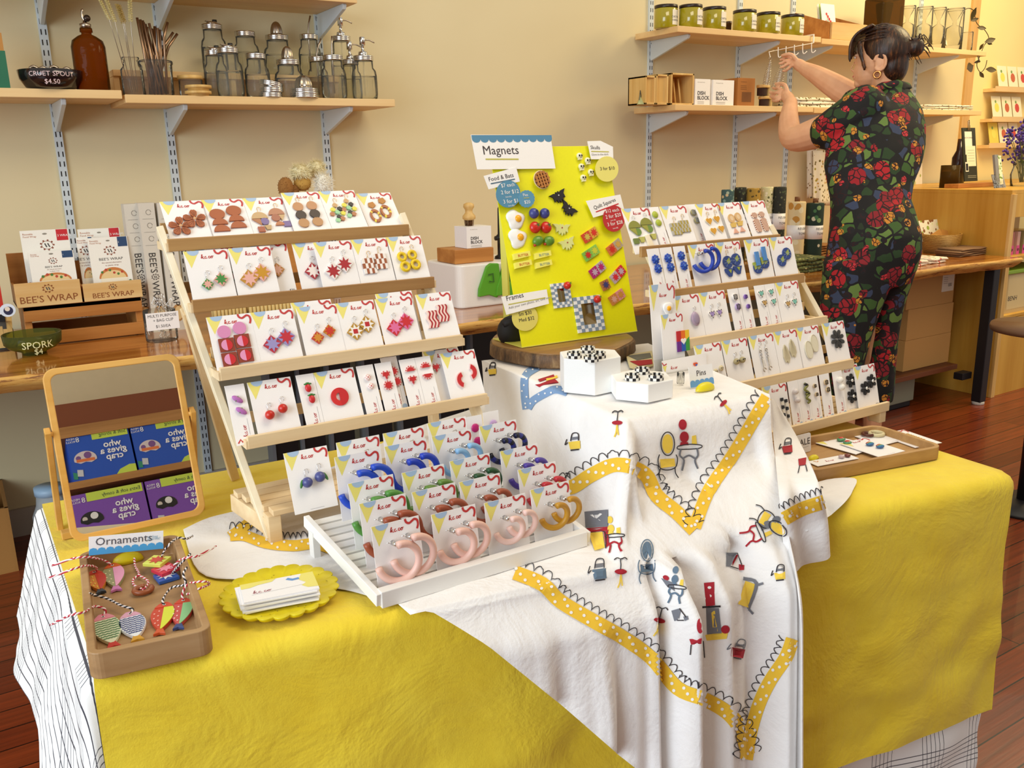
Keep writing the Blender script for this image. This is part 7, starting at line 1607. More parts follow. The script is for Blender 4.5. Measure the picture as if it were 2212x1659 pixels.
c = Uz(6, 756, ZK); r = 26 / ppm(c); t = thing('spreader_jar', 'glass jar with wooden sticks at the left picture edge', 'jar', tuple(c)); mb = MB(); mb.lathe([(r * .95, 0), (r, .006), (r, .06), (r * .8, .075), (r * .8, .085)], GLASS, 24, c); obj('glass_body', mb, t)
for i in range(5): mb = MB(); mb.beam(c + V((-.02 + .011 * i, 0, .006)), c + V((-.024 + .014 * i, .01, .10 + .008 * (i % 3))), .012, .003, W_BAMB, side=(0, 1, 0)); tobj('wooden_stick', mb, 'flat wooden stick standing in the edge jar', 'stick', 'sticks in the edge jar')
mb = MB(); Fm = frame(Uy(6, 688, c.y - r), (1, 0, .1), (0, 0, 1)); s = 1 / ppm(c); mb.ext(Fm, circle(13 * s, 15 * s, 15 * s, 14 * s, 20), -.002, 0, mat('dfe6f4', .4)); mb.circ(Fm, 14 * s, 14 * s, 9 * s, .0006, mat('2c2c4c', .5), 16); mb.circ(Fm, 13 * s, 18 * s, 5 * s, .001, mat('e8d8c8', .5), 12); tobj('hanging_tag', mb, 'white oval tag with dark emblem on the edge jar', 'tag')
c = base_at(-4, YCk + .05, ZK); mb = MB(); hh_ = hgt(5, 549, YCk + .05, ZK); mb.bb((c.x - .06, YCk + .02, ZK), (c.x + .030, YCk + .09, ZK + hh_), mat('17151a', .5)); mb.bb((c.x - .055, YCk + .0185, ZK + hh_ * .42), (c.x + .031, YCk + .02, ZK + hh_ * .86), mat('c42a1c', .5)); mb.bb((c.x - .055, YCk + .018, ZK + hh_ * .38), (c.x + .031, YCk + .02, ZK + hh_ * .41), CARD); tobj('red_carton', mb, 'black and red carton at the left picture edge behind the stick jar', 'box')
# behind the left rack
def pbox(x0, x1, yt, yb2, Y, d, m, name, label, cat='box', zb=None, bev=.002, extra=None):
 a = Uy(x0, yb2, Y); b_ = Uy(x1, yb2, Y); zb = a.z if zb is None else zb; zt_ = Uy((x0 + x1) / 2, yt, Y).z
 mb = MB(); mb.bb((a.x, Y, zb), (b_.x, Y + d, zt_), m); Fm = frame((a.x, Y, zb), (1, 0, 0), (0, 0, 1))
 if extra: extra(mb, Fm, b_.x - a.x, zt_ - zb)
 return tobj(name, mb, label, cat, bevel=bev)
pbox(384, 424, 628, 727, YCk + .04, .2, mat('9a6430', .7), 'brown_box', 'brown wooden box on the counter behind the left rack', zb=ZK)
Yb = 2.86
for x0, x1, yt, yb2, l in ((464, 536, 652, 690, 'left'), (540, 638, 650, 680, 'right')):
 a = Uy(x0, yb2, Yb); b_ = Uy(x1, yb2, Yb); zt_ = Uy(x0, yt, Yb).z; t = thing('brush_rack', 'dark box of upright bamboo brush handles behind the rack, ' + l, 'brush box', ((a.x + b_.x) / 2, Yb, ZK), group='boxes of bamboo brush handles')
 mb = MB(); mb.bb((a.x, Yb - .01, ZK), (b_.x, Yb + .10, max(ZK + .02, a.z - .01)), mat('4a2c1a', .6)); obj('box_body', mb, t)
 n = int((x1 - x0) / 8); mb = MB()
 for k in range(n):
  for j in range(2): x = a.x + (b_.x - a.x) * (k + .5) / n; mb.lathe([(.005, ZK + .02), (.0055, zt_ - .03), (.004, zt_ - .008), (.0001, zt_)], mat('dcc07c', .6), 8, (x, Yb + .01 + .03 * j, 0))
 o = obj('brush_handles', mb, t); o['kind'] = 'stuff'
FUZ = mat('e9dfb8', .95);
def fuzzy(c, r, m, seed, hgt_=None, name='loofah', label='', grp=None, dens=700, ln=.012):
 random.seed(seed); mb = MB(); mb.ell(c, r, m, 18, 12)
 for i in range(dens):
  z = random.uniform(-1, 1); a = random.uniform(0, 6.28); q = math.sqrt(1 - z * z); n = V((q * math.cos(a), q * math.sin(a), z)); p = c + V((n.x * r[0], n.y * r[1], n.z * r[2]))
  if n.y > .5: continue
  e = p + (n + V((random.uniform(-.7, .7), random.uniform(-.7, .7), random.uniform(-.7, .7)))) * ln; s_2 = n.orthogonal() * .0012; mb.add([p - s_2, p + s_2, e], [(0, 1, 2)], m)
 return tobj(name, mb, label, 'sponge', grp)
pz = lambda x, y, Y: Uy(x, y, Y)
Yl = 3.0
bk_ = MB(); a = base_at(655, Yl, ZK); bk_.bb((a.x - .05, Yl - .02, ZK), (a.x + .10, Yl + .12, pz(655, 427, Yl).z), W_CRATE); tobj('sponge_crate', bk_, 'wooden crate hidden behind the left rack under the sponges', 'crate')
G = 'natural sponges behind the left rack'
fuzzy(pz(648, 372, Yl + .02), (.028, .025, .024), FUZ, 1, label='cream fluffy topped sponge, left of the tall pair', grp=G); fuzzy(pz(683, 366, Yl + .06), (.026, .024, .028), FUZ, 2, label='cream fluffy sponge at the back beside the wall rail', grp=G); fuzzy(pz(698, 397, Yl - .01), (.026, .022, .034), mat('f2eee2', .95), 3, label='white fluffy sponge in front at the right', grp=G)
fuzzy(pz(653, 396, Yl + .02), (.030, .022, .026), mat('c49a4c', .9), 4, label='tan lower half of a loofah below the cream fluff', grp=G, dens=200, ln=.004)
fuzzy(pz(617, 405, Yl), (.026, .022, .034), mat('9a6a34', .95), 5, label='brown oval sponge at the left of the sponge group', grp=G, dens=300, ln=.003); fuzzy(pz(634, 414, Yl + .01), (.018, .02, .024), mat('8a5c2c', .95), 6, label='smaller brown sponge tucked beside the oval one', grp=G, dens=200, ln=.003)
# white bin with green bags, dish block display and black pump
Yw = Uz(1064, 660, ZK).y; a = Uy(978, 622, Yw + .0); wb0, wb1 = Uy(976, 600, Yw + .05).x, Uy(1105, 650, Yw + .05).x; zt_ = Uy(1040, 566, Yw + .05).z
mb = MB(); mb.ext(Matrix.Translation((wb0, Yw, 0)), rrect(wb1 - wb0 + .06, .26, .03), ZK, zt_, mat('eeeae4', .35)); tobj('white_bin', mb, 'white rounded appliance box on the counter behind the magnet board', 'bin', bevel=.006)
for k, (x, y, l) in enumerate(((1062, 600, 'left'), (1098, 598, 'right'))):
 p = Uy(x, y, Yw - .006); s = 1 / ppm(p); mb = MB(); g_ = mat('56a022', .5); o_ = [(-36, -38), (-34, -20), (-14, 26), (-4, 32), (16, 30), (22, -26), (10, -44), (-10, -36)]; n = 8
 Fm = frame(p, (1, 0, 0), (0, 0, 1)); mb.ext(Fm, [(a_ * s, b_ * s) for a_, b_ in o_], -.004, .010 + .004 * k, g_); mb.line(Fm, [(-14 * s, 8 * s), (-2 * s, 10 * s), (0, -8 * s), (-12 * s, -6 * s)], 3 * s, .0155, mat('2c5c1c', .6)); tobj('green_bag', mb, 'crumpled green bag hanging over the white bin, ' + l, 'bag', 'green bags on the white bin', bevel=.003)
Yd = Yw + .04; t = thing('dish_block_display', 'pine block base under the white dish soap carton', 'display base', tuple(Uy(1025, 556, Yd))); a, b_ = Uy(983, 557, Yd), Uy(1067, 557, Yd); z1_ = Uy(1025, 537, Yd).z; mb = MB(); mb.bb((a.x, Yd, zt_ + .001), (b_.x, Yd + .14, z1_), W_CRATE); obj('wood_base', mb, t, bevel=.003)
def dishface(mb, Fm, w_, h_):
 mb.text(Fm, 'DISH', w_ * .16, h_ * .40, h_ * .20, .0006, INK, 'L', 1.0, .02); mb.text(Fm, 'BLOCK', w_ * .16, h_ * .22, h_ * .20, .0006, INK, 'L', 1.0, .02); mb.text(Fm, 'the natural soap', w_ * .14, h_ * .86, h_ * .06, .0006, mat('a8a49c', .6))
 for q in range(3): mb.line(Fm, [(w_ * .16, h_ * (.14 - .04 * q)), (w_ * .6, h_ * (.14 - .04 * q))], h_ * .012, .0006, mat('a8a49c', .6))
a, b_ = Uy(1009, 536, Yd + .01), Uy(1062, 536, Yd + .01); hh_ = Uy(1035, 489, Yd + .01).z - z1_; mb = MB(); mb.bb((a.x, Yd + .01, z1_ + .001), (b_.x, Yd + .10, z1_ + hh_), CARD); dishface(mb, frame((a.x, Yd + .01, z1_), (1, 0, 0), (0, 0, 1)), b_.x - a.x, hh_); tobj('soap_carton', mb, 'white DISH BLOCK soap carton on the pine base', 'carton', bevel=.001)
c = V(((a.x + b_.x) / 2 - .014, Yd + .055, z1_ + hh_ + .001)); t = thing('dish_brush', 'round wooden dish brush standing on the soap carton', 'brush', tuple(c)); s = 1 / ppm(c); mb = MB()
for i in range(60): q = i * 2.4; r_ = 12 * s * math.sqrt(i / 60); mb.tube([c + V((r_ * .8 * math.cos(q), r_ * .8 * math.sin(q), 0)), c + V((r_ * .95 * math.cos(q), r_ * .95 * math.sin(q), 12 * s))], .0008, mat('6a4424', .8), 3)
obj('bristles', mb, t); mb = MB(); mb.lathe([(10 * s, 12 * s), (14 * s, 15 * s), (14 * s, 21 * s), (8 * s, 28 * s), (8 * s, 34 * s), (12 * s, 40 * s), (11 * s, 46 * s), (5 * s, 49 * s), (.0001, 49 * s)], W_BAMB, 24, c); obj('handle_knob', mb, t)
c = Uy(1081, 552, Yw + .10); s = 1 / ppm(c); mb = MB(); mb.lathe([(13 * s, 0), (12 * s, 5 * s), (6 * s, 8 * s), (6 * s, 38 * s), (9 * s, 40 * s), (9 * s, 48 * s), (5 * s, 52 * s), (4 * s, 106 * s), (1 * s, 112 * s)], mat('1a1818', .35), 18, V((c.x, c.y, zt_ + .001))); mb.tube([V((c.x - 12 * s, c.y, zt_ + 44 * s)), V((c.x + 22 * s, c.y, zt_ + 46 * s))], 5 * s, mat('1a1818', .35), 10); tobj('black_faucet', mb, 'slim black tap like pump standing on the white bin', 'pump')
# dark folded panels stored under the counter, cardboard box, jug
for i, (x0, x1) in enumerate(((588, 640), (652, 700), (716, 764), (792, 846), (868, 930), (950, 1004), (1024, 1078))):
 a = Uy(x0, 900, 2.95); b_ = Uy(x1, 900, 2.95); mb = MB(); mb.bb((a.x, 2.95, .012), (b_.x, 2.99, .655), mat('0e0d10', .4)); mb.bb((a.x - .012, 2.94, 0), (a.x, 3.0, .66), mat('6a6c70', .4)); tobj('folding_screen', mb, 'black folding screen leaf with grey edge stored upright under the counter', 'screen', 'black screens under the counter')
c = Uz(8, 1235, 0); t = thing('cardboard_box', 'open cardboard box with dark things on the floor at far left', 'box', (c.x, c.y + .1, 0)); x1 = Uy(40, 1228, c.y).x; zb_ = Uy(33, 1052, c.y + .18).z; mb = MB(); m_ = mat('a8783c', .8)
mb.bb((x1 - .5, c.y - .02, 0), (x1, c.y - .01, zb_), m_); mb.bb((x1 - .01, c.y - .02, 0), (x1, c.y + .3, zb_), m_); mb.bb((x1 - .5, c.y + .29, 0), (x1, c.y + .3, zb_), m_); mb.bb((x1 - .5, c.y - .02, 0), (x1, c.y + .3, .005), m_); mb.bb((x1 - .5, c.y - .02, 0), (x1 - .49, c.y + .3, zb_), m_); obj('carton_walls', mb, t)
mb = MB(); mb.ell((x1 - .12, c.y + .12, zb_ - .05), (.06, .1, .06), BLACK, 14, 8); mb.bb((x1 - .3, c.y + .02, .01), (x1 - .04, c.y + .26, zb_ - .08), BLACK); tobj('dark_bundle', mb, 'dark bundle inside the open cardboard box', 'bundle')
c = base_at(130, 3.1, 0); H = Uy(126, 1062, 3.1).z; t = thing('water_jug', 'translucent jug with a pale blue cap on the floor behind the mirror', 'jug', tuple(c)); mb = MB(); mb.lathe([(.055, 0), (.06, .01), (.06, H * .7), (.045, H * .85), (.04, H)], glass('jug', 'dfe6ea', .5), 20, c); obj('jug_body', mb, t); mb = MB(); mb.lathe([(.045, H), (.045, H + .025), (.0001, H + .026)], mat('a8c8e4', .4), 20, c); obj('cap', mb, t)
# ------------------------------------------------------------------ things on the right wall shelves
OILG = mat('a89a1c', .12, coat=.6)
zU = ZRU; zLw = ZRL
for i, (x0, x1, yt, l) in enumerate(((1413, 1463, 15, 'first at the left shelf end'), (1466, 1516, 2, 'second from the left, tallest looking'), (1517, 1567, 7, 'third from the left'), (1582, 1632, 12, 'fourth, right of the small gap'), (1633, 1683, 16, 'fifth from the left'), (1686, 1734, 21, 'rightmost beside the card crate'))):
 Y = SY + .05 + (.05 if i == 0 else 0); c = base_at((x0 + x1) / 2, Y, zU); s = 1 / ppm(c); r = (x1 - x0) / 2 * s; H = .098
 t = thing('conditioner_jar', 'amber green balm jar with black lid, ' + l, 'jar', tuple(c), group='balm jars on the upper right shelf')
 mb = MB(); mb.lathe([(r * .93, 0), (r, .004), (r, H * .82), (r * .9, H * .88)], OILG, 28, c); obj('jar_body', mb, t)
 mb = MB(); mb.lathe([(r * .98, H * .86), (r * 1.0, H * .88), (r * 1.0, H * .99), (r * .95, H), (.0001, H)], mat('2a1a14', .3), 28, c); obj('screw_lid', mb, t)
 mb = MB(); a0 = -PI / 2 + .35; n = 8; w_ = 1.0
 mb.grid([[c + V((r * 1.012 * math.cos(a0 - w_ / 2 + w_ * k / n), r * 1.012 * math.sin(a0 - w_ / 2 + w_ * k / n), H * z)) for k in range(n + 1)] for z in (.12, .76)], mat('efe9dc', .6))
 wraptext(mb, 'CAST IRON', c, r * 1.022, H * .42, H * .12, INK, a0=a0); wraptext(mb, 'CONDITIONER', c, r * 1.022, H * .28, H * .10, INK, a0=a0, sx=.8); obj('paper_label', mb, t)
c = base_at(1573, SY + .16, zU); mb = MB(); mb.lathe([(.014, 0), (.014, .05), (.015, .05), (.015, .065), (.0001, .066)], mat('4a2c18', .3), 16, c); tobj('brown_vial', mb, 'small brown bottle behind the balm jars', 'bottle')
YS = SY + .03
t = thing('card_crate', 'pine crate of greeting cards on the upper right shelf', 'crate', tuple(base_at(1800, YS, zU)))
a, b_ = base_at(1796, YS, zU), base_at(1871, YS, zU); zf = Uy(1830, 50, YS).z - zU
mb = MB(); mb.bb((a.x, YS, zU), (b_.x, YS + .012, zU + zf), W_CRATEL); obj('front_board', mb, t, bevel=.001)
for x in (a.x, b_.x - .01): mb = MB(); Fm = frame((x, YS + .012, zU), (0, 1, 0), (0, 0, 1)); mb.ext(Fm, [(0, 0), (.22, 0), (.22, zf * 1.9), (0, zf)], -.010, 0, W_CRATE); obj('side_board', mb, t)
mb = MB(); mb.bb((a.x, YS + .012, zU), (b_.x, YS + .23, zU + .008), W_CRATE); obj('bottom_board', mb, t)
for i, (dy, c1) in enumerate(((.10, 'f2efe6'), (.075, 'e6ead8'), (.05, 'f4f1ea'))):
 Fm = frame((a.x + .014 + .02 * (i == 0), YS + .02 + dy * .8, zU + .01), (1, 0, 0), (0, .18, 1)); mb = MB(); w_, h_ = .105, .175; mb.ext(Fm, [(0, 0), (w_, 0), (w_, h_), (0, h_)], -.002, 0, mat(c1, .5))
 if i == 2:
  for k in range(9): x = w_ * (.3 + .09 * (k % 5)) + .004 * (k // 5); y = h_ * (.50 + .07 * ((k * 3) % 4)); mb.ext(Fm, circle(x, y, .0042, .0075, 8), 0, .0006, mat('c4202c', .5)); mb.line(Fm, [(w_ * .5, h_ * .12), (x, y)], .0012, .0004, mat('2c6a3c', .6))
  for q in (-1, -.5, .5, 1): mb.poly(Fm, [(w_ * .5, h_ * .06), (w_ * (.5 + .3 * q), h_ * .30), (w_ * (.5 + .12 * q), h_ * .22)], .0005, mat('2c6a3c', .6))
 else:
  for q in range(3): mb.rect(Fm, w_ * (.1 + .3 * q), 0, w_ * (.18 + .3 * q), h_, .0004, mat('9ac048' if i else 'c9c6ba', .6))
 tobj('greeting_card', mb, ('front greeting card with red tulips', 'greeting card with green stripes behind the tulip card', 'rearmost pale greeting card in the crate')[2 - i], 'card', 'greeting cards in the crate')
c = base_at(1904, YS + .08, zU - .006); r = 37 / ppm(c); mb = MB(); mb.ext(Matrix.Translation((c.x - r, c.y - r * .7, 0)), rrect(2 * r, 1.4 * r, .02), c.z, c.z + .24, BROWNG); mb.lathe([(r * .3, .1), (r * .5, .22)], BROWNG, 16, c); tobj('dark_vase', mb, 'tall dark brown square glass vase above the hair of the person', 'vase', bevel=.006)
for x, w_, l in ((1955, 32, 'first from the dark vase'), (1991, 34, 'second from the dark vase'), (2022, 28, 'third, slimmer'), (2056, 38, 'fourth, beside the vine')):
 c = base_at(x, YS + .05, zU - .006); r = w_ / 2 / ppm(c); t = thing('glass_filter', 'clear glass cylinder with a glass funnel inside, ' + l, 'glass', tuple(c), group='glass cylinders on the upper right shelf'); H = hgt(x, 10 + (x - 1955) * .05, YS + .05, zU)
 mb = MB(); mb.lathe([(r, 0), (r, H)], GLASS, 24, c); obj('outer_cylinder', mb, t); mb = MB(); mb.lathe([(r * .85, H * .15), (r * .85, H * .55), (r * .2, H * .62), (r * .2, H * .7), (r * .85, H * .95)], GLASS, 20, c); obj('inner_funnel', mb, t)
c = base_at(2086, YS + .05, zU - .006); r = 12 / ppm(c); t = thing('vine_plant', 'trailing vine in a glass tube hanging off the shelf end', 'plant', tuple(c)); mb = MB(); H = .11; mb.lathe([(r, 0), (r, H)], GLASS, 20, c); obj('glass_tube', mb, t)
LEAF = mat('4a3c1c', .5); Yv = YS + .02
vp = [(2078, 95), (2072, 60), (2084, 22), (2102, 22), (2110, 50), (2128, 66), (2136, 84), (2126, 98), (2118, 118), (2110, 140), (2118, 156), (2128, 146), (2132, 130)]
mb = MB(); P = smoothpath([Uy(x, y, Yv - .02 * (i > 4)) for i, (x, y) in enumerate(vp)], 6); mb.tube(P, .0022, mat('3a2c14', .6), 6); obj('stem', mb, t)
for i, (x, y, x2, y2) in enumerate(((2098, 44, 2110, 16), (2096, 46, 2114, 40), (2110, 60, 2130, 62), (2126, 92, 2150, 84), (2132, 92, 2144, 96), (2116, 108, 2126, 94), (2118, 134, 2112, 118), (2104, 142, 2090, 148), (2116, 156, 2126, 168), (2128, 150, 2152, 152), (2104, 136, 2118, 132))):
 a, b_ = Uy(x, y, Yv - .02), Uy(x2, y2, Yv - .05); X = b_ - a; l = X.length; Fm = frame(a, X, V((0, .3, 1))); mb = MB(); vs = [(l * u, l * .24 * math.sin(PI * u) * s_3, .004 * abs(s_3)) for s_3 in (-1, 0, 1) for u in [k / 8 for k in range(9)]]; mb.add(vs, [(r_ * 9 + k, r_ * 9 + k + 1, (r_ + 1) * 9 + k + 1, (r_ + 1) * 9 + k) for r_ in (0, 1) for k in range(8)], LEAF, Fm, True); obj('leaf', mb, t)
# lower right shelf
for i, (x0, x1, yt, l) in enumerate(((1394, 1416, 163, 'leftmost'), (1417, 1443, 160, 'second'), (1449, 1498, 157, 'largest, with sticks inside'))):
 a, b_ = base_at(x0, YS, zLw), base_at(x1, YS, zLw); H = hgt(x0, yt, YS, zLw); t = thing('bamboo_box', 'open fronted bamboo box on the lower right shelf, ' + l, 'box', tuple(a), group='bamboo boxes on the lower right shelf'); w_ = b_.x - a.x; e = .008
 mb = MB(); mb.bb((a.x, YS, zLw), (a.x + e, YS + .12, zLw + H), W_BAMB); mb.bb((b_.x - e, YS, zLw), (b_.x, YS + .12, zLw + H), W_BAMB); mb.bb((a.x, YS, zLw), (b_.x, YS + .12, zLw + e), W_BAMB); mb.bb((a.x, YS, zLw + H - e), (b_.x, YS + .12, zLw + H), W_BAMB); mb.bb((a.x, YS + .112, zLw), (b_.x, YS + .12, zLw + H), W_CRATE); obj('box_frame', mb, t, bevel=.001)
 if i == 2:
  for k in (.4, .62): mb = MB(); mb.tube([(a.x + w_ * k, YS + .03, zLw + e), (a.x + w_ * k, YS + .05, zLw + H * .85)], .004, W_BAMB, 8); obj('bamboo_stick', mb, t)
 else: mb = MB(); mb.bb((a.x + e, YS + .01, zLw + e), (b_.x - e, YS + .015, zLw + H - e), W_BAMB); obj('sliding_panel', mb, t)
for x0, x1, yt, l in ((1501, 1533, 170, 'narrower left one'), (1539, 1584, 172, 'wider right one')):
 a, b_ = base_at(x0, YS, zLw), base_at(x1, YS, zLw); H = hgt(x0, yt, YS, zLw); mb = MB(); mb.bb(a, (b_.x, YS + .08, zLw + H), CARD); dishface(mb, frame(a, (1, 0, 0), (0, 0, 1)), b_.x - a.x, H); tobj('soap_carton', mb, 'white DISH BLOCK carton on the lower right shelf, ' + l, 'carton', 'soap cartons on the lower right shelf', bevel=.001)
a, b_ = base_at(1592, YS, zLw), base_at(1629, YS, zLw); H = hgt(1600, 168, YS, zLw); mb = MB(); mb.bb(a, (b_.x, YS + .1, zLw + H), mat('a86a2c', .7)); Fm = frame(a, (1, 0, 0), (0, 0, 1)); mb.rect(Fm, .03, H * .15, (b_.x - a.x) * .8, H * .5, .0005, mat('7a4a1c', .7)); [mb.line(Fm, [(.02, H * q), (.06, H * q)], .002, .0005, mat('7a4a1c', .7)) for q in (.6, .66, .72, .86)]; tobj('kraft_carton', mb, 'brown kraft carton right of the dish block cartons', 'carton', bevel=.001)
for i, z in enumerate((0, .052)):
 c = base_at(1652 - i * 4, YS + .03, zLw + z); t = thing('scrub_brush', ('lower' if i == 0 else 'upper') + ' pale wood scrub brush stacked beside the reaching hand', 'brush', tuple(c), group='stacked scrub brushes'); mb = MB(); mb.ext(Matrix.Translation(c), [(p[0], p[1]) for p in circle(0, 0, .038, .028, 24)], .036, .050, W_BAMB); obj('brush_back', mb, t, bevel=.003)
 mb = MB(); mb.ext(Matrix.Translation(c), circle(-.008, 0, .026, .022, 20), .0005, .036, mat('3a2216', .9)); obj('dark_bristles', mb, t); mb = MB(); mb.ext(Matrix.Translation(c), circle(.026, 0, .010, .018, 14), .0005, .036, mat('c9a868', .9)); obj('pale_bristles', mb, t)
mb = MB(); c = base_at(1388, YS + .02, zLw); p0 = [c + V((-.03 + .06 * k / 6, -.01, .002)) for k in range(7)]; mb.add([c + V((-.035, -.01, .001)), c + V((.04, -.015, .001)), c + V((.004, .02, .045)), c + V((0, .04, .001))], [(0, 1, 2), (1, 3, 2), (3, 0, 2), (0, 3, 1)], mat('b9c08c', .6)); mb.tube([c + V((-.02, 0, .02)), c + V((-.01, .005, .06)), c + V((0, .01, .03))], .002, mat('6a6a5c', .6), 5); tobj('green_pouch', mb, 'small pale green pouch at the left end of the lower right shelf', 'pouch')
# hook rack under the upper shelf and coil scrubbers
Yh = SY - .012; t = thing('hook_rack', 'white wire hook rack clipped on the upper shelf edge', 'hook rack', tuple(Uy(1750, 90, Yh))); RC2 = mat('efe6da', .4)
mb = MB(); hx = Uy(1757, 93, Yh).x; mb.tube([(hx, SY + .05, ZRU + .005), (hx, Yh, ZRU + .005), (hx, Yh, ZRU - .032), Uy(1757, 93, Yh)], .0042, RC2, 8); mb.tube([Uy(1757, 93, Yh), Uy(1736, 97, Yh), Uy(1680, 108, Yh + .01)], .002, RC2, 6); mb.tube([Uy(1680, 108, Yh + .01), Uy(1661, 112, Yh + .01), Uy(1664, 124, Yh - .01)], .002, RC2, 6); obj('clamp_bar', mb, t)
for x, y in ((1682, 124), (1699, 122), (1717, 119), (1735, 116), (1754, 114)): mb = MB(); mb.tube(smoothpath([Uy(x - 1, y - 22, Yh), Uy(x - 1, y - 4, Yh), Uy(x + 2, y, Yh - .006), Uy(x + 8, y - 5, Yh - .012)], 4), .0026, RC2, 6); obj('hook', mb, t)
for i, (x0, y0, x1, y1, w_) in enumerate(((1664, 132, 1655, 184, 8), (1692, 134, 1678, 190, 12))):
 t = thing('coil_scrubber', ('thin silver coil whisk hanging left of the hands', 'silver coil whisk held between the two hands')[i], 'whisk', tuple(Uy(x1, y1, Yh - .02)), group='silver coil whisks'); mb = MB(); P = [(Uy(x0 + (x1 - x0) * u, y0 + (y1 - y0) * u, Yh - .02) if i == 0 else PP(x0 + (x1 - x0) * u, y0 + (y1 - y0) * u, 4.27)) for u in (0, 1)]; n = 190; Q_ = []
 for k in range(n): u = k / n; p = P[0].lerp(P[1], u); q = u * 2 * PI * 15; r = (.3 + .7 * min(1, u * 1.6)) * w_ / ppm(p); Q_.append(p + V((r * math.cos(q), r * math.sin(q), .002 * math.sin(q))))
 mb.tube(Q_, .0012, CHROME, 4); obj('coil', mb, t); mb = MB(); q = P[0] + V((0, 0, .012)); mb.tube(circle3(q.x, q.y, q.z, .009, 14), .0012, STEEL, 5, True); obj('hanging_ring', mb, t)
# piled cloths
def pile(x0, x1, Y, z, n, name, label, lab2, c1, seed, th=.008, dp=.16, grp=None, cat='cloth'):
 random.seed(seed); a, b_ = base_at(x0, Y, z), base_at(x1, Y, z)
 for i in range(n):
  mb = MB(); e = .012; w_ = b_.x - a.x; dx, dw = random.uniform(-e, e), random.uniform(0, e * 2); Z0 = z + i * (th + .0006) + .0005
  rows_ = []
  for k in range(13):
   u = k / 12; x = a.x + dx + (w_ - dw) * u; wv = .0018 * math.sin(u * 14 + i); rows_.append([V((x, Y + .006 * math.sin(u * 9 + i * 2), Z0 + max(0, wv))), V((x, Y - .004, Z0 + th * .5)), V((x, Y + .004, Z0 + th * .96)), V((x, Y + dp, Z0 + th * .96)), V((x, Y + dp, Z0))])
  mb.loft(rows_, c1[i % len(c1)]); tobj(name, mb, lab2[i] if i < len(lab2) else label, cat, grp)
def f_spots(bg, cs, sc_=38, th=.34):
 def fn(nt, N, L, b):
  v = coords(N, L); vo = N.new('ShaderNodeTexVoronoi'); vo.inputs['Scale'].default_value = sc_; L.new(v, vo.inputs['Vector'])
  cr_ = ramp(N, L, vo.outputs['Color'], [(k / len(cs), c) for k, c in enumerate(cs)], 'CONSTANT'); lt = N.new('ShaderNodeMath'); lt.operation = 'LESS_THAN'; lt.inputs[1].default_value = th; L.new(vo.outputs['Distance'], lt.inputs[0])
  mx = N.new('ShaderNodeMix'); mx.data_type = 'RGBA'; L.new(lt.outputs[0], mx.inputs[0]); mx.inputs[6].default_value = lin(bg); L.new(cr_, mx.inputs[7]); L.new(mx.outputs[2], b.inputs['Base Color']); b.inputs['Roughness'].default_value = .8
 return fn
TOW = nodemat('leaf_print_cream', f_spots('efe6cc', ['a89a3c', '7a6a34', 'c9a04a'], 46, .30)); TOW2 = nodemat('berry_print', f_spots('efe4d4', ['b8383c', '6a8a3c', 'c8544c'], 40, .3)); TOW3 = nodemat('kitchen_print', f_spots('ece4d2', ['3c4a44', '8a6a3c', 'b09a6a'], 60, .28))
pile(1722, 1830, YS, ZRL - .004, 3, 'folded_cloth', '', ['lowest folded leaf print cloth left of the shoulder', 'middle folded leaf print cloth left of the shoulder', 'top folded leaf print cloth left of the shoulder'], [TOW, TOW3, TOW], 4, grp='folded cloths on the lower right shelf', th=.017)
pile(2000, 2104, YS, ZRL - .004, 3, 'folded_cloth', '', ['lowest printed cloth right of the shoulder', 'middle printed cloth right of the shoulder', 'top printed cloth right of the shoulder'], [TOW3, TOW, TOW3], 5, grp='folded cloths on the lower right shelf', th=.010)
def hang(x0, x1, y0, y1, Y, m, label):
 rows_ = [[Uy(x0 + (x1 - x0) * u, y0 + (y1 - y0) * v, Y + .006 * math.sin(u * 8 + 1) * (1 + v)) for u in [k / 12 for k in range(13)]] for v in [k / 10 for k in range(11)]]; mb = MB(); mb.grid(rows_, m); o = tobj('hanging_towel', mb, label, 'towel', solid=.003); return o
hang(1743, 1764, 322, 428, WY - .05, TOW3, 'narrow printed towel edge hanging left of the leaf towel'); hang(1756, 1796, 325, 444, WY - .085, TOW, 'cream leaf print towel hanging beside the sleeve'); hang(1962, 1992, 310, 438, WY - .05, nodemat('lime_print', f_spots('f2ecdc', ['a8b45c', 'c9cc8a'], 22, .34)), 'white towel with green citrus slices right of the person')
# rolls and cloths on the counter, right
def roll(x0, x1, yt, Y, m, label, cap=True, band_=True, base=None):
 c = base_at((x0 + x1) / 2, Y, ZK); r = (x1 - x0) / 2 / ppm(c); H = hgt((x0 + x1) / 2, yt, Y, ZK); t = thing('towel_roll', label, 'roll', tuple(c), group='patterned reusable towel rolls'); mb = MB()
 mb.lathe([(r * .96, 0), (r, .006), (r, H - .006), (r * .94, H), (r * .2, H + .001)], m, 24, c); obj('rolled_cloth', mb, t)
 if band_: mb = MB(); mb.lathe([(r * 1.012, H * .42), (r * 1.015, H * .64)], CARD, 24, c); wraptext(mb, 'REUSABLE', c, r * 1.03, H * .57, .016, INK, a0=-PI / 2 + .2); wraptext(mb, 'TOWELS', c, r * 1.03, H * .49, .016, INK, a0=-PI / 2 + .2); obj('paper_band', mb, t)
 if cap: mb = MB(); mb.lathe([(r * .3, H), (r * .3, H + .022), (.0001, H + .022)], mat('7a4a24', .6), 14, c); obj('wooden_core', mb, t)
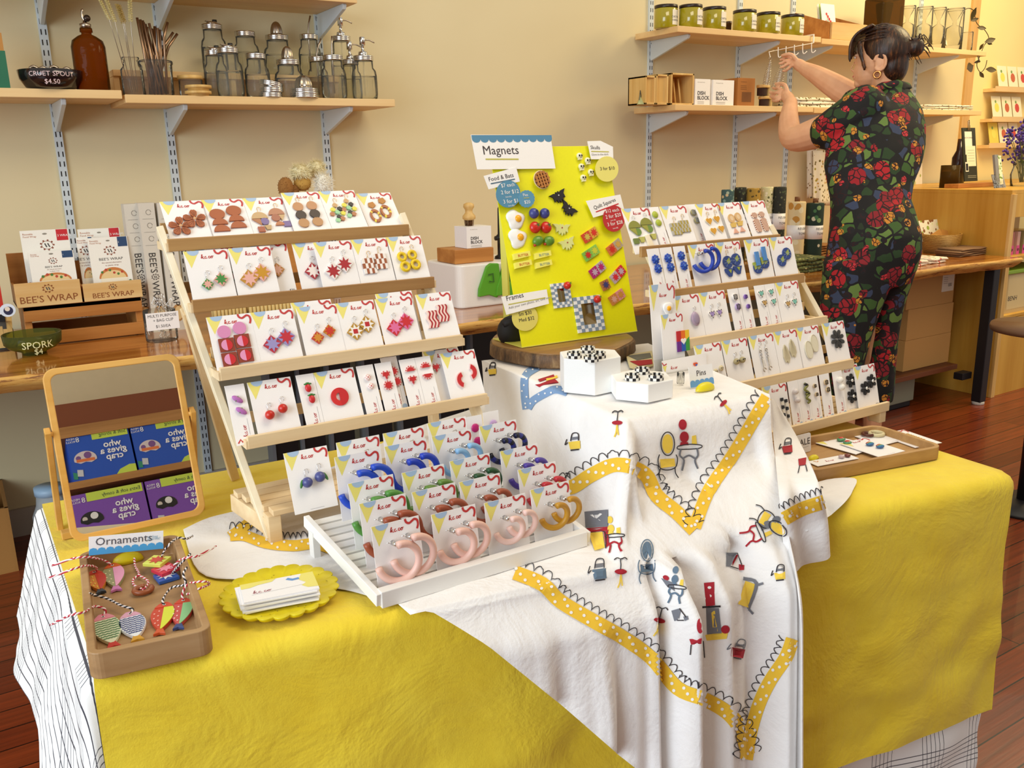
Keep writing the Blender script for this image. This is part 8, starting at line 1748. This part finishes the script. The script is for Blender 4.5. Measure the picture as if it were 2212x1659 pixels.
R1 = nodemat('roll_slate', f_spots('3c5a5c', ['c9b48a', '7a9a94', 'a8b8a0'], 50, .36)); R2 = nodemat('roll_mustard', f_spots('b08a34', ['e6d9a8', '5a4a1c'], 44, .3)); R3 = nodemat('roll_plaid', f_spots('d9d2a0', ['6a6a3c', 'efe6c8'], 70, .4)); R4 = nodemat('roll_dark', f_spots('2a2c24', ['4c5a3c', '6a6a4c'], 60, .3)); R5 = nodemat('roll_cream', f_spots('e6cf9c', ['c9903c', 'efe0b8'], 24, .4)); R6 = nodemat('roll_green', f_spots('1c3428', ['4a7a4c', 'd9d2b4', '8aa86a'], 30, .32))
roll(1553, 1580, 410, 3.12, R1, 'slate green floral roll, leftmost behind the right rack', False); roll(1581, 1606, 405, 3.16, R4, 'dark patterned roll, second from the left', False); roll(1607, 1636, 407, 3.12, R2, 'mustard floral roll, third from the left', False); roll(1637, 1663, 404, 3.12, R3, 'cream and olive plaid roll, fourth from the left', False); roll(1664, 1691, 404, 3.08, R4, 'dark green grid roll, fifth from the left', False)
roll(1696, 1733, 436, 2.85, R5, 'tall cream patterned roll with white band', True); roll(1735, 1772, 439, 2.83, R6, 'tall dark green leaf roll with white band', True)
pile(1716, 1786, 2.62, ZK, 4, 'folded_towel', '', ['lowest green plaid folded towel on the counter', 'second green plaid folded towel on the counter', 'third green plaid folded towel with paper band', 'top green plaid folded towel on the counter'], [nodemat('plaid_olive', f_spots('5c6434', ['c9c890', '2c3420', '8a8a4c'], 70, .42))], 6, th=.016, grp='green plaid towels by the dress')
pile(1768, 1800, 3.0, ZK, 5, 'brown_paper_bag', 'brown paper bag in the flat pile behind the person', [], [mat('9a6a34', .8)], 8, th=.012, grp='brown paper bags', cat='bag')
c = base_at(2030, 2.72, ZK); r = 41 / ppm(c); t = thing('wicker_basket', 'round wicker basket with a side handle on the counter', 'basket', tuple(c)); H = hgt(2030, 505, 2.72, ZK)
def f_wick(nt, N, L, b):
 v = coords(N, L, (26, 26, 90)); n = N.new('ShaderNodeTexWave'); n.wave_type = 'BANDS'; n.bands_direction = 'Z'; n.inputs['Scale'].default_value = 1.2; n.inputs['Distortion'].default_value = 6; L.new(v, n.inputs['Vector']); L.new(ramp(N, L, n.outputs[0], [(.2, '8a5018'), (.6, 'd09a44'), (.9, 'e6bc68')]), b.inputs['Base Color']); bump(N, L, b, n.outputs[0], .8, .004)
WICK = nodemat('wicker', f_wick); mb = MB(); mb.lathe([(r * .78, 0), (r * .92, H * .4), (r, H), (r * .94, H), (r * .8, H * .15), (.0001, .01)], WICK, 32, c); obj('basket_body', mb, t); mb = MB(); mb.tube([c + V((r * .98, 0, H * .75))] + [c + V((r * .98 + .028 * math.sin(q), 0, H * .75 + .035 * (1 - math.cos(q)))) for q in (.8, 1.6, 2.4, 3.1)], .006, WICK, 8); obj('side_handle', mb, t)
for i, (dx, dy, ang, cl, l) in enumerate(((-.03, -.01, .35, 'c08a44', 'kraft gift tag sticking out of the basket at left'), (.05, .0, -.2, 'c08a44', 'kraft gift tag sticking out of the basket at right'), (.0, .05, 0, 'e4e8d0', 'white and green printed bag at the back of the basket'))):
 Fm = frame(c + V((dx, dy, H * .6)), (math.cos(ang), 0, math.sin(ang)), (-math.sin(ang), .3, math.cos(ang))); mb = MB(); w_ = .085 if i < 2 else .17; hh2 = .055 if i < 2 else .11; mb.ext(Fm, [(-w_ / 2, 0), (w_ / 2, 0), (w_ / 2, hh2), (-w_ / 2, hh2)], -.004, 0, mat(cl, .7) if i < 2 else nodemat('lime_bag', f_spots('ece8d4', ['9cb04c', '8a5a34', 'd9e0a8'], 34, .42)))
 tobj('gift_tag' if i < 2 else 'printed_bag', mb, l, 'tag' if i < 2 else 'bag')
pile(2074, 2140, 2.52, ZK, 4, 'linen_napkin', '', ['lowest taupe linen napkin near the counter end', 'second taupe linen napkin near the counter end', 'third taupe linen napkin near the counter end', 'top taupe linen napkin tied with red string'], [mat('8a6a4c', .8)], 9, th=.009, dp=.13, grp='taupe napkins at the counter end')
pile(1965, 2004, 2.44, ZK, 2, 'folded_towel', '', ['lower strawberry print towel beside the person', 'upper strawberry print towel beside the person'], [TOW2], 10, th=.012, grp='strawberry towels'); pile(2008, 2046, 2.45, ZK, 2, 'folded_towel', '', ['lower cherry print towel in front of the basket', 'upper cherry print towel in front of the basket'], [TOW2], 11, th=.012, grp='strawberry towels')
# cartons under the counter
KR = mat('c89858', .75); Yq = 2.56; zq = .1905; hts = [(817, 733), (737, 668), (671, 604)]
for i, (x0, x1, yb3, yt3, l) in enumerate(((1950, 2048, 817, 735, 'lowest of the three stacked'), (1957, 2054, 745, 668, 'middle of the three stacked'), (1957, 2058, 672, 606, 'top of the stack, with label'))):
 a, b_ = base_at(x0, Yq, zq), base_at(x1, Yq, zq); Hb = .155; mb = MB(); mb.bb((a.x, Yq, zq), (b_.x, Yq + .3, zq + Hb), KR)
 if i == 2: Fm = frame(a, (1, 0, 0), (0, 0, 1)); w_ = b_.x - a.x; mb.rect(Fm, w_ * .72, Hb * .40, w_ * .98, Hb * .97, .0006, mat('ece4d4', .6)); [mb.rect(Fm, w_ * (.86 + .02 * k), Hb * .55, w_ * (.87 + .02 * k), Hb * .66, .0009, mat('5a4a3c', .6)) for k in range(4)]; [mb.line(Fm, [(w_ * .75, Hb * (.85 - .06 * k)), (w_ * .84, Hb * (.85 - .06 * k))], .002, .0009, mat('8a8074', .6)) for k in range(4)]
 tobj('carton', mb, 'brown cardboard carton on the shelf under the counter, ' + l, 'box', 'cartons under the counter', bevel=.002); zq += Hb + .0008
a, b_ = Uz(1906, 893, .0), Uz(1972, 876, .0); mb = MB(); mb.bb((a.x - .15, b_.y, .03), (b_.x, b_.y + .25, .155), mat('8a8a78', .5)); mb.bb((a.x - .14, b_.y + .01, 0), (b_.x - .01, b_.y + .24, .03), BLACK); tobj('grey_bin', mb, 'grey plastic bin on the floor below the cartons', 'bin', bevel=.004)
# things on the till cabinet
ZB = ZCB + .0205
c = base_at(2049, 2.86, ZB); r = 19 / ppm(c); H = hgt(2049, 357, 2.86, ZB); mb = MB(); mb.lathe([(r, 0), (r, H), (r * .92, H), (r * .9, H * .8), (.0001, H * .8)], BROWNG, 26, c); mb.lathe([(r * .88, .004), (r * .88, H * .72), (.0001, H * .72)], mat('4a3a14', .4), 24, c); tobj('candle_glass', mb, 'amber brown candle glass on the till cabinet', 'candle')
c = base_at(2066, 3.0, ZB); r = 14 / ppm(c); H = hgt(2066, 300, 3.0, ZB); mb = MB(); mb.lathe([(r, 0), (r, H * .6), (r * .5, H * .75), (r * .4, H)], mat('2a1818', .15), 22, c); tobj('dark_bottle', mb, 'dark glass bottle behind the clipboard menu', 'bottle')
c = base_at(2102, 2.8, ZB); t = thing('menu_clipboard', 'black clipboard with white and cream notices in a wood base', 'clipboard', tuple(c)); a, b_ = base_at(2062, 2.78, ZB), base_at(2146, 2.78, ZB); mb = MB(); mb.bb((a.x, 2.76, ZB), (b_.x, 2.84, ZB + .022), W_CRATE); obj('wood_base', mb, t, bevel=.002)
Fm = frame(Uy(2084, 392, 2.79), (1, 0, .0), (-.06, .16, 1)); w_ = 48 / ppm(c); h_ = 112 / ppm(c); mb = MB(); mb.ext(Fm, [(0, 0), (w_, 0), (w_, h_), (0, h_)], -.006, 0, mat('33321c', .5)); mb.text(Fm, 'GIFTS & GOODS' if 0 else '', 0, 0, 1, 0, INK); mb.rect(Fm, w_ * .15, h_ * .5, w_ * .70, h_ * .93, .0008, mat('f4efd8', .6)); mb.rect(Fm, w_ * .22, h_ * .28, w_ * .92, h_ * .66, .0014, mat('f2ecc8', .6)); mb.rect(Fm, w_ * .08, h_ * .18, w_ * .32, h_ * .36, .002, mat('e9e4d0', .6)); mb.rect(Fm, w_ * .12, h_ * .2, w_ * .28, h_ * .33, .0024, BLACK)
mb.text(Fm, "You're invited", w_ * .42, h_ * .80, h_ * .055, .001, DK, 'C')
for q in range(5): mb.line(Fm, [(w_ * .3, h_ * (.58 - .05 * q)), (w_ * .82, h_ * (.58 - .05 * q))], .0014, .0018, mat('9a9680', .6))
for q in (.10, .07): mb.line(Fm, [(w_ * .25, h_ * q), (w_ * .9, h_ * q)], .0016, .0008, mat('d9d2b0', .6))
mb.tube([Fm @ V(p) for p in ((w_ * .40, h_ * .95, .004), (w_ * .40, h_ * 1.12, .006), (w_ * .5, h_ * 1.14, .006), (w_ * .52, h_ * .95, .004))], .0025, STEEL, 6); obj('clipboard', mb, t)
c = base_at(2162, 2.62, ZB); mb = MB(); Fm = frame(c, (1, 0, 0), (0, .35, 1)); s = 1 / ppm(c); mb.ext(Fm, [(-24 * s, 0), (22 * s, 0), (22 * s, 30 * s), (-24 * s, 30 * s)], -.003, 0, ACRYL); mb.ext(frame(c + V((-.02, .02, 0)), (1, 0, 0), (-.3, .2, 1)), [(0, 0), (14 * s, 0), (14 * s, 70 * s), (0, 70 * s)], 0, .012, mat('8a8a8c', .5)); mb.ext(frame(c + V((.008, .018, 0)), (1, 0, 0), (-.3, .2, 1)), [(0, 0), (12 * s, 0), (12 * s, 68 * s), (0, 68 * s)], 0, .012, nodemat('lattice_card', f_spots('efe9cc', ['5c8a3c', '8ab04c'], 60, .35))); tobj('card_holder', mb, 'clear holder with grey and green lattice cards on the till cabinet', 'card holder')
c = base_at(2206, 2.66, ZB); r = 24 / ppm(c); t = thing('flower_vase', 'glass vase of violet dried flowers at the right picture edge', 'flowers', tuple(c)); H = hgt(2206, 352, 2.66, ZB); mb = MB(); mb.lathe([(r * .9, 0), (r, H * .5), (r * .8, H * .85), (r * .9, H)], GLASS, 24, c); obj('glass_vase', mb, t)
random.seed(12); sm = MB(); fl_ = MB(); PUR = [mat('4c3490', .7), mat('6a4cb0', .7), mat('3c2a78', .7)]
for i in range(22):
 e = Uy(random.uniform(2160, 2240), random.uniform(268, 340), 2.6 + random.uniform(0, .12)); sm.tube([c + V((random.uniform(-.02, .02), 0, .02)), c.lerp(e, .55) + V((0, 0, .03)), e], .0018, mat('5c6a34', .7), 4)
 for k in range(14): p = e + V((random.uniform(-.022, .022), random.uniform(-.015, .015), random.uniform(-.05, .03))); fl_.ell(p, (.008, .006, .007), PUR[k % 3], 6, 4)
obj('stems', sm, t); obj('flower_heads', fl_, t)
# small wall ledges with cards
for i, (y, x0) in enumerate(((190, 2150), (256, 2143), (313, 2136))):
 Yg = WY - .06; a = Uy(x0, y, Yg); mb = MB(); mb.bb((a.x, Yg, a.z - .02), (a.x + .9, WY + .02, a.z), W_SHELF); mb.bb((a.x, Yg - .004, a.z - .02), (a.x + .9, Yg, a.z + .012), W_SHELF); tobj('card_ledge', mb, 'birch card ledge on the far wall, ' + ('topmost', 'middle', 'lowest')[i], 'ledge', 'card ledges on the far wall')
 for k, (dx, cc) in enumerate(((.035, 'e8dc60'), (.155, 'c8643c'), (.275, 'd04a3c'))):
  if i == 0 and k == 2: pass
  Fm = frame((a.x + dx + .03 * (i == 0), Yg + .012, a.z), (1, 0, 0), (0, .22, 1)); mb = MB(); mb.ext(Fm, [(0, 0), (.108, 0), (.108, .145), (0, .145)], -.002, 0, mat('f4ecc8' if i < 2 or k else 'e6d250', .5)); mb.circ(Fm, .054, .072, .026, .0005, mat(cc, .6), 10, .030); mb.circ(Fm, .045, .110, .010, .0005, mat('7a9a4c', .6), 8); tobj('greeting_card', mb, 'greeting card with a %s picture on the %s ledge of the far wall' % (('yellow', 'orange', 'red')[k], ('top', 'middle', 'lowest')[i]), 'card', 'cards on the far wall ledges')
# cubby contents and stool
Yc2 = YC + .05
for k, (x, cc) in enumerate(((2184, 'c87a6a'), (2197, 'e0b0a0'), (2210, '9a8a5c'))): c = base_at(x, Yc2, ZCUB2); mb = MB(); mb.bb((c.x - .013, Yc2, c.z), (c.x + .013, Yc2 + .03, c.z + .115), mat(cc, .4)); mb.bb((c.x - .0135, Yc2 - .001, c.z), (c.x + .0135, Yc2, c.z + .045), mat('e04a9c', .4)); mb.circ(frame((c.x, Yc2 - .0012, c.z + .024), (1, 0, 0), (0, 0, 1)), 0, 0, .008, .0004, mat('6a1c3c', .5), 10); tobj('candy_packet', mb, 'pink labelled slim packet in the upper cubby, ' + ('left', 'middle', 'right at the picture edge')[k], 'packet', 'pink packets in the cubby')
c = base_at(2160, YC + .03, ZCUB1); H = hgt(2180, 593, YC + .03, ZCUB1); t = thing('storage_bin', 'beige storage tub with lime green lid in the lower cubby', 'bin', tuple(c)); mb = MB(); Fm = frame((c.x, YC + .03, ZCUB1), (1, 0, 0), (0, 0, 1)); mb.ext(Fm, [(.0, 0), (.4, 0), (.42, H), (-.0, H)], -.25, 0, mat('cdb27c', .5)); mb.text(Fm, 'BENH', .058, H * .32, .034, .001, INK); mb.ext(Fm, [(.052, H * .10), (.40, H * .10), (.40, H * .96), (.045, H * .96)], 0, .0005, mat('dcc896', .5)); obj('tub', mb, t, bevel=.003)
mb = MB(); mb.bb((c.x - .01, YC + .02, ZCUB1 + H), (c.x + .44, YC + .28, ZCUB1 + H + .022), mat('8ab02c', .4)); obj('lid', mb, t, bevel=.005)
c = Ux(2214, 705, 3.05); t = thing('round_stool', 'dark brown round topped stool cut by the right picture edge', 'stool', (c.x + .03, c.y, 0)); s = V((c.x + .10, c.y - .05, 0)); mb = MB(); zt2 = c.z; rr_ = .17; s = Uz(2190, 712, zt2) + V((rr_ * .95, -.02, 0)); mb.lathe([(rr_ * .98, zt2 - .022), (rr_, zt2 - .012), (rr_ * .98, zt2), (.0001, zt2)], mat('6a4a34', .4), 40, (s.x, s.y, 0)); obj('seat', mb, t)
mb = MB(); mb.tube([(s.x, s.y, 0), (s.x, s.y, zt2 - .02)], .022, BLACK, 14); mb.lathe([(.14, 0), (.14, .012), (.03, .03)], BLACK, 30, (s.x, s.y, 0)); obj('pedestal', mb, t)
# ------------------------------------------------------------------ the person at the right hand shelves
def f_skin(nt, N, L, b):
 v = coords(N, L); n = noise_t(N, L, v, 16, 3); L.new(ramp(N, L, n.outputs[0], [(.3, 'dba27c'), (.7, 'e8b48e')]), b.inputs['Base Color']); b.inputs['Roughness'].default_value = .5; b.inputs['Subsurface Weight'].default_value = .08; b.inputs['Subsurface Radius'].default_value = (.02, .008, .004)
SKIN = nodemat('skin', f_skin)
def f_floral(nt, N, L, b):
 v = coords(N, L); nz = noise_t(N, L, v, 14, 2)
 vm = N.new('ShaderNodeVectorMath'); vm.operation = 'MULTIPLY_ADD'; vm.inputs[1].default_value = (.03, .03, .03); L.new(nz.outputs[1], vm.inputs[0]); L.new(v, vm.inputs[2]); v2 = vm.outputs[0]
 cur = None
 def mth(op, a, c):
  n = N.new('ShaderNodeMath'); n.operation = op
  for i, x in enumerate((a, c)):
   if isinstance(x, (int, float)): n.inputs[i].default_value = x
   else: L.new(x, n.inputs[i])
  return n.outputs[0]
 def mix(f, a, c):
  m = N.new('ShaderNodeMix'); m.data_type = 'RGBA'; L.new(f, m.inputs[0])
  for k, x in ((6, a), (7, c)):
   if isinstance(x, str): m.inputs[k].default_value = lin(x)
   else: L.new(x, m.inputs[k])
  return m.outputs[2]
 def vor(sc_, off, feat='F1'):
  mp = N.new('ShaderNodeMapping'); mp.inputs['Location'].default_value = (off, off * .7, off * .3); L.new(v2, mp.inputs[0])
  o = N.new('ShaderNodeTexVoronoi'); o.feature = feat; o.inputs['Scale'].default_value = sc_; L.new(mp.outputs[0], o.inputs['Vector']); return o
 base = '0f0d10'
 leaf = vor(24, 3.1); edge = vor(24, 3.1, 'DISTANCE_TO_EDGE'); lm_ = mth('MULTIPLY', mth('GREATER_THAN', edge.outputs['Distance'], .09), mth('GREATER_THAN', leaf.outputs['Color'], .33))
 lc = ramp(N, L, leaf.outputs['Color'], [(0, '263f20'), (.45, '3c5c28'), (.6, '64803c'), (.72, '35405c'), (.82, '22301c')], 'CONSTANT')
 cur = mix(lm_, base, lc)
 for sc_, off, th, cs in ((11.5, 0, .40, [(0, '9c1824'), (.46, '343e5c'), (.53, 'b41c26'), (.66, '15131a'), (.7, '8a1a26')]), (19, 7.7, .30, [(0, 'd08a30'), (.42, '15131a'), (.52, 'c8303a'), (.62, '15131a')])):
  o = vor(sc_, off); m_ = mth('LESS_THAN', o.outputs['Distance'], th); c_1 = ramp(N, L, o.outputs['Color'], cs, 'CONSTANT')
  pet = vor(sc_ * 3.2, off + 2, 'DISTANCE_TO_EDGE'); pm = mth('LESS_THAN', pet.outputs['Distance'], .07); c_2 = mix(pm, c_1, '2a0c12'); cur = mix(m_, cur, c_2)
 L.new(cur, b.inputs['Base Color']); b.inputs['Roughness'].default_value = .8
FLOR = nodemat('floral_viscose', f_floral)
def f_hair(nt, N, L, b):
 v = coords(N, L, (60, 60, 9)); n = noise_t(N, L, v, 2.0, 5, .6); L.new(ramp(N, L, n.outputs[0], [(.35, '1c0f0a'), (.55, '3c2214'), (.72, '7a4a24')]), b.inputs['Base Color']); b.inputs['Roughness'].default_value = .38; bump(N, L, b, n.outputs[0], .5, .003)
HAIR = nodemat('dark_brown_hair', f_hair)
def ringp(x0, x1, y, D, dr, n=20, tw=0):
 a, b_ = PP(x0, y, D), PP(x1, y, D); c = (a + b_) / 2; w_ = (b_ - a).length / 2
 return [c + RV * (w_ * math.cos(q)) + DV * (dr * math.sin(q)) + V((0, 0, tw * math.cos(q))) for q in [2 * PI * k / n for k in range(n)]]
def limb(mb, pts, rs, m, n=12, k=5):
 P = smoothpath(pts, k); R_ = [p.x for p in smoothpath([V((r, 0, 0)) for r in rs], k)]; mb.tube(P, R_, m, n); mb.ell(P[0], (R_[0],) * 3, m, 12, 8); mb.ell(P[-1], (R_[-1],) * 3, m, 12, 8)
pe = thing('person', 'person in black floral jumpsuit with dark hair in a bun, reaching to the hooks', 'person', (3.15, 2.22, 0))
def fused(name, mb, vox, smooth_it=4, label=None):
 o = obj(name, mb, pe, label=label); r = o.modifiers.new('r', 'REMESH'); r.mode = 'VOXEL'; r.voxel_size = vox; r.use_smooth_shade = True
 s_4 = o.modifiers.new('s', 'SMOOTH'); s_4.iterations = smooth_it; s_4.factor = .5; return o
# jumpsuit
mb = MB()
T = [(1893, 1958, 183, 3.74, .060), (1878, 1966, 200, 3.73, .068), (1842, 1978, 216, 3.72, .085), (1812, 1990, 238, 3.70, .105), (1797, 1997, 275, 3.67, .118), (1786, 1996, 320, 3.63, .122), (1781, 1988, 355, 3.60, .120), (1788, 1972, 395, 3.56, .112), (1795, 1965, 430, 3.52, .108), (1795, 1976, 465, 3.49, .118), (1792, 1987, 505, 3.46, .128), (1787, 1988, 545, 3.45, .130), (1781, 1976, 585, 3.45, .125), (1778, 1955, 615, 3.45, .115)]
mb.loft([ringp(*t) for t in T], FLOR)
mb.loft([ringp(*t) for t in ((1780, 1935, 560, 3.42, .10), (1776, 1925, 610, 3.41, .095), (1771, 1905, 660, 3.40, .09), (1776, 1884, 715, 3.39, .082), (1788, 1866, 780, 3.38, .07), (1796, 1856, 840, 3.37, .065), (1798, 1852, 880, 3.37, .062))], FLOR)
mb.loft([ringp(*t) for t in ((1850, 1984, 560, 3.49, .10), (1868, 1966, 610, 3.50, .095), (1878, 1948, 660, 3.50, .085), (1872, 1938, 720, 3.50, .078), (1864, 1932, 790, 3.49, .072), (1858, 1930, 840, 3.48, .07), (1856, 1926, 866, 3.48, .068))], FLOR)
limb(mb, [PP(1868, 232, 3.66), PP(1822, 262, 3.66), PP(1786, 284, 3.70)], [.088, .080, .072], FLOR)          # near sleeve
limb(mb, [PP(1940, 240, 3.80), PP(1880, 226, 3.90), PP(1846, 222, 3.93)], [.075, .07, .06], FLOR)
fused('floral_jumpsuit', mb, .010, 3, 'black short sleeved jumpsuit with red roses and green leaves')
mb = MB()      # folded collar
for k in range(2): mb.loft([[p + V((0, 0, dz)) for p in ringp(x0, x1, y, D, dr, 24, .012)] for x0, x1, y, D, dr, dz in ((1889, 1962, 186, 3.745, .066, 0), (1882, 1968, 200, 3.74, .075, 0))], FLOR)
mb.tube([PP(1892, 216, 3.62), PP(1886, 200, 3.66), PP(1906, 186, 3.68), PP(1940, 180, 3.69), PP(1964, 184, 3.74)], [.012, .02, .02, .02, .012], FLOR, 10, flat=.7); fused('collar', mb, .008, 3)
# body: head, neck, arms, hands, lower legs in one fused surface
mb = MB(); fv = (V((-.42, .90, 0))).normalized(); sv = V((fv.y, -fv.x, 0)); HC = PP(1900, 128, 3.80)
def hp(f_, s_5, u): return HC + fv * f_ + sv * s_5 + V((0, 0, u))
RH = Matrix((sv, fv, V((0, 0, 1)))).transposed()
mb.ell(hp(0, 0, .01), (.074, .092, .105), SKIN, 24, 16, R=RH); mb.ell(hp(.035, 0, -.045), (.055, .062, .070), SKIN, 20, 12, R=RH); mb.ell(hp(.072, 0, -.088), (.026, .022, .022), SKIN, 12, 8, R=RH)
mb.loft([[hp(.094 + a * .6 - abs(q) * .6, q, z) for q, z in ((-.013, z0), (0, z0 + .001), (.013, z0), (.010, z0 - .004), (0, z0 - .004), (-.010, z0 - .004))] for a, z0 in ((0, .012), (.012, -.008), (.030, -.028), (.014, -.040), (0, -.042))], SKIN)
for z, rr in ((-.056, .0075), (-.067, .008)): mb.ell(hp(.088, 0, z), (.022, .011, rr), SKIN, 12, 8, R=RH)
for q in (-.03, .03): mb.ell(hp(.083, q, .018), (.018, .010, .006), SKIN, 10, 6, R=RH)
limb(mb, [hp(-.02, 0, -.06), hp(-.03, .0, -.12), hp(-.045, 0, -.19)], [.056, .054, .07], SKIN)
for q in (-1, 1): mb.tube([hp(-.018 + .022 * math.cos(a), q * .078, -.018 + .032 * math.sin(a)) for a in [k * .55 + .2 for k in range(11)]], .0062, SKIN, 8); mb.ell(hp(-.014, q * .074, -.02), (.008, .018, .026), SKIN, 10, 8, R=RH)
def handm(mb, wrist, palm, tips, thumb, r=.0074):
 wrist, palm = V(wrist), V(palm); limb(mb, [wrist, wrist.lerp(palm, .5), palm], [.025, .027, .020], SKIN, 12, 4)
 for i, (k, t) in enumerate(tips): b_ = palm.lerp(k, -.12); limb(mb, [b_, k, k.lerp(t, .55) + V((0, 0, -.003)), t], [r * 1.1, r * 1.05, r, r * .8], SKIN, 8, 3)
 limb(mb, [wrist.lerp(palm, .45)] + [V(t) for t in thumb], [r * 1.5, r * 1.25, r], SKIN, 8, 3)
# near arm: elbow low at left, hand closed on the whisk
limb(mb, [PP(1800, 272, 3.70), PP(1750, 292, 3.76), PP(1712, 298, 3.83), PP(1704, 262, 3.93), PP(1708, 222, 4.04)], [.064, .060, .050, .042, .029], SKIN, 16, 6)
W2 = 4.10
handm(mb, PP(1708, 222, 4.04), PP(1697, 203, 4.10), [(PP(1682, 190, 4.13), PP(1670, 190, 4.20)), (PP(1679, 200, 4.12), PP(1663, 199, 4.19)), (PP(1679, 210, 4.11), PP(1664, 208, 4.18)), (PP(1682, 216, 4.10), PP(1669, 217, 4.16))], [PP(1696, 184, 4.10), PP(1676, 181, 4.17)])
# far arm: raised to the hooks
limb(mb, [PP(1870, 226, 3.92), PP(1834, 205, 3.98), PP(1800, 184, 4.04), PP(1766, 163, 4.12), PP(1738, 148, 4.20)], [.058, .056, .050, .040, .029], SKIN, 16, 6)
handm(mb, PP(1738, 148, 4.20), PP(1717, 134, 4.24), [(PP(1700, 121, 4.26), PP(1686, 129, 4.27)), (PP(1698, 131, 4.25), PP(1684, 137, 4.26)), (PP(1700, 139, 4.24), PP(1687, 145, 4.25)), (PP(1704, 147, 4.22), PP(1692, 153, 4.24))], [PP(1710, 118, 4.22), PP(1690, 120, 4.25)])
limb(mb, [hp(-.045, 0, -.17), PP(1895, 300, 3.68), PP(1885, 440, 3.52), PP(1885, 540, 3.46)], [.05, .06, .06, .06], SKIN)
for x, D in ((1826, 3.37), (1886, 3.48)): limb(mb, [PP(1885, 540, 3.46), PP(1880 if D > 3.4 else 1835, 660, D + .02), PP(x, 860, D)], [.06, .05, .04], SKIN)
limb(mb, [PP(1802, 272, 3.70), PP(1893, 250, 3.71), PP(1870, 226, 3.92)], [.04, .04, .04], SKIN)
for (x, y, D), s_6 in (((1886, 866, 3.48), 0), ((1826, 872, 3.37), 1)):
 a = PP(x, y, D); f0 = V((a.x + .015, a.y, .045)); limb(mb, [a + V((0, 0, .05)), a.lerp(f0, .5), f0], [.045, .036, .030], SKIN); limb(mb, [f0 + V((.01, -.03, -.012)), f0 + V((-.02, .06, -.014)), f0 + V((-.035, .14, -.026))], [.030, .030, .018], SKIN)
fused('body', mb, .0034, 2, 'bare forearms, neck and face seen in left profile')
mb = MB()     # face detail and tattoos
for q in (-.031, .031): mb.ell(hp(.0885, q, .010), (.010, .0045, .005), mat('efe8e0', .3), 10, 6, R=RH); mb.ell(hp(.0925, q, .010), (.0045, .0022, .0045), mat('3a2a1c', .2), 8, 6, R=RH)
obj('eyes', mb, pe); mb = MB(); mb.ell(hp(.0925, 0, -.061), (.020, .008, .0055), mat('c8685c', .4), 12, 8, R=RH); obj('lips', mb, pe)
mb = MB();
for q in (-.030, .030): mb.tube([hp(.090, q - .016, .028), hp(.096, q, .033), hp(.088, q + .018, .028)], .0026, HAIR, 6)
obj('eyebrows', mb, pe)
# hair
mb = MB(); mb.ell(hp(-.022, 0, .034), (.087, .098, .098), HAIR, 26, 16, R=RH); mb.ell(hp(-.055, 0, -.025), (.068, .058, .080), HAIR, 20, 12, R=RH)
for k in range(7): q = -.06 + .02 * k; mb.tube(smoothpath([hp(.02, q, .128), hp(.078, q * 1.05, .100), hp(.102, q * 1.15, .055), hp(.098, q * 1.3, .025 - .012 * abs(k - 3))], 4), [.012] * 4 + [.012] * 4 + [.011] * 4 + [.004], HAIR, 8, flat=.6)
for q in (-1, 1): mb.tube(smoothpath([hp(.07, q * .062, .07), hp(.058, q * .080, .02), hp(.042, q * .078, -.03), hp(.038, q * .073, -.05)], 4), [.013] * 5 + [.010] * 5 + [.006] * 2 + [.002], HAIR, 8, flat=.6)
BN = PP(1978, 102, 3.74); mb.ell(hp(-.095, .02, .045).lerp(BN, .6), (.032, .03, .03), HAIR, 14, 10); mb.ell(BN, (.036, .032, .038), HAIR, 16, 10); fused('hair', mb, .006, 2, 'dark brown hair with copper streaks, bangs and a messy bun')
mb = MB(); random.seed(21)
for i in range(26): a = random.uniform(0, 6.28); d_ = (RV * math.cos(a) + V((0, 0, 1)) * math.sin(a) + DV * random.uniform(-.6, .6)); mb.tube(smoothpath([BN + d_ * .028, BN + d_ * .044 + V((0, 0, .004)), BN + d_ * .044 + V((random.uniform(-.01, .028), -.01, -.022))], 3), [.0022] * 3 + [.0018] * 3 + [.0006], HAIR, 4)
for i in range(30):    # combed strands towards the bun
 a = random.uniform(-1.3, 1.2); p0 = hp(.07, math.sin(a) * .075, .03 + math.cos(a) * .085); p1 = hp(-.02, math.sin(a) * .089, .035 + math.cos(a) * .100); p2 = hp(-.100, math.sin(a) * .045 + .005, .045 + math.cos(a) * .035); mb.tube(smoothpath([p0, p1, p2], 5), .0016, HAIR, 4)
obj('loose_strands', mb, pe)
mb = MB(); q = hp(-.095, .018, .045).lerp(BN, .32); dn = (BN - hp(-.06, .0, .04)).normalized(); u1 = dn.orthogonal().normalized(); u2 = dn.cross(u1); mb.tube([q + u1 * .028 * math.cos(a) + u2 * .028 * math.sin(a) for a in [k * PI / 8 for k in range(16)]], .007, mat('1c5a50', .7), 8, True); obj('hair_tie', mb, pe, label='dark teal hair tie')
e_ = hp(-.012, -.086, -.056); mb = MB(); mb.tube([e_ + fv * .013 * math.cos(a) + V((0, 0, .013 * math.sin(a) - .010)) for a in [k * PI / 8 for k in range(16)]], .0042, mat('d99a5c', .25, 1), 8, True); obj('hoop_earring', mb, pe, label='gold hoop earring')
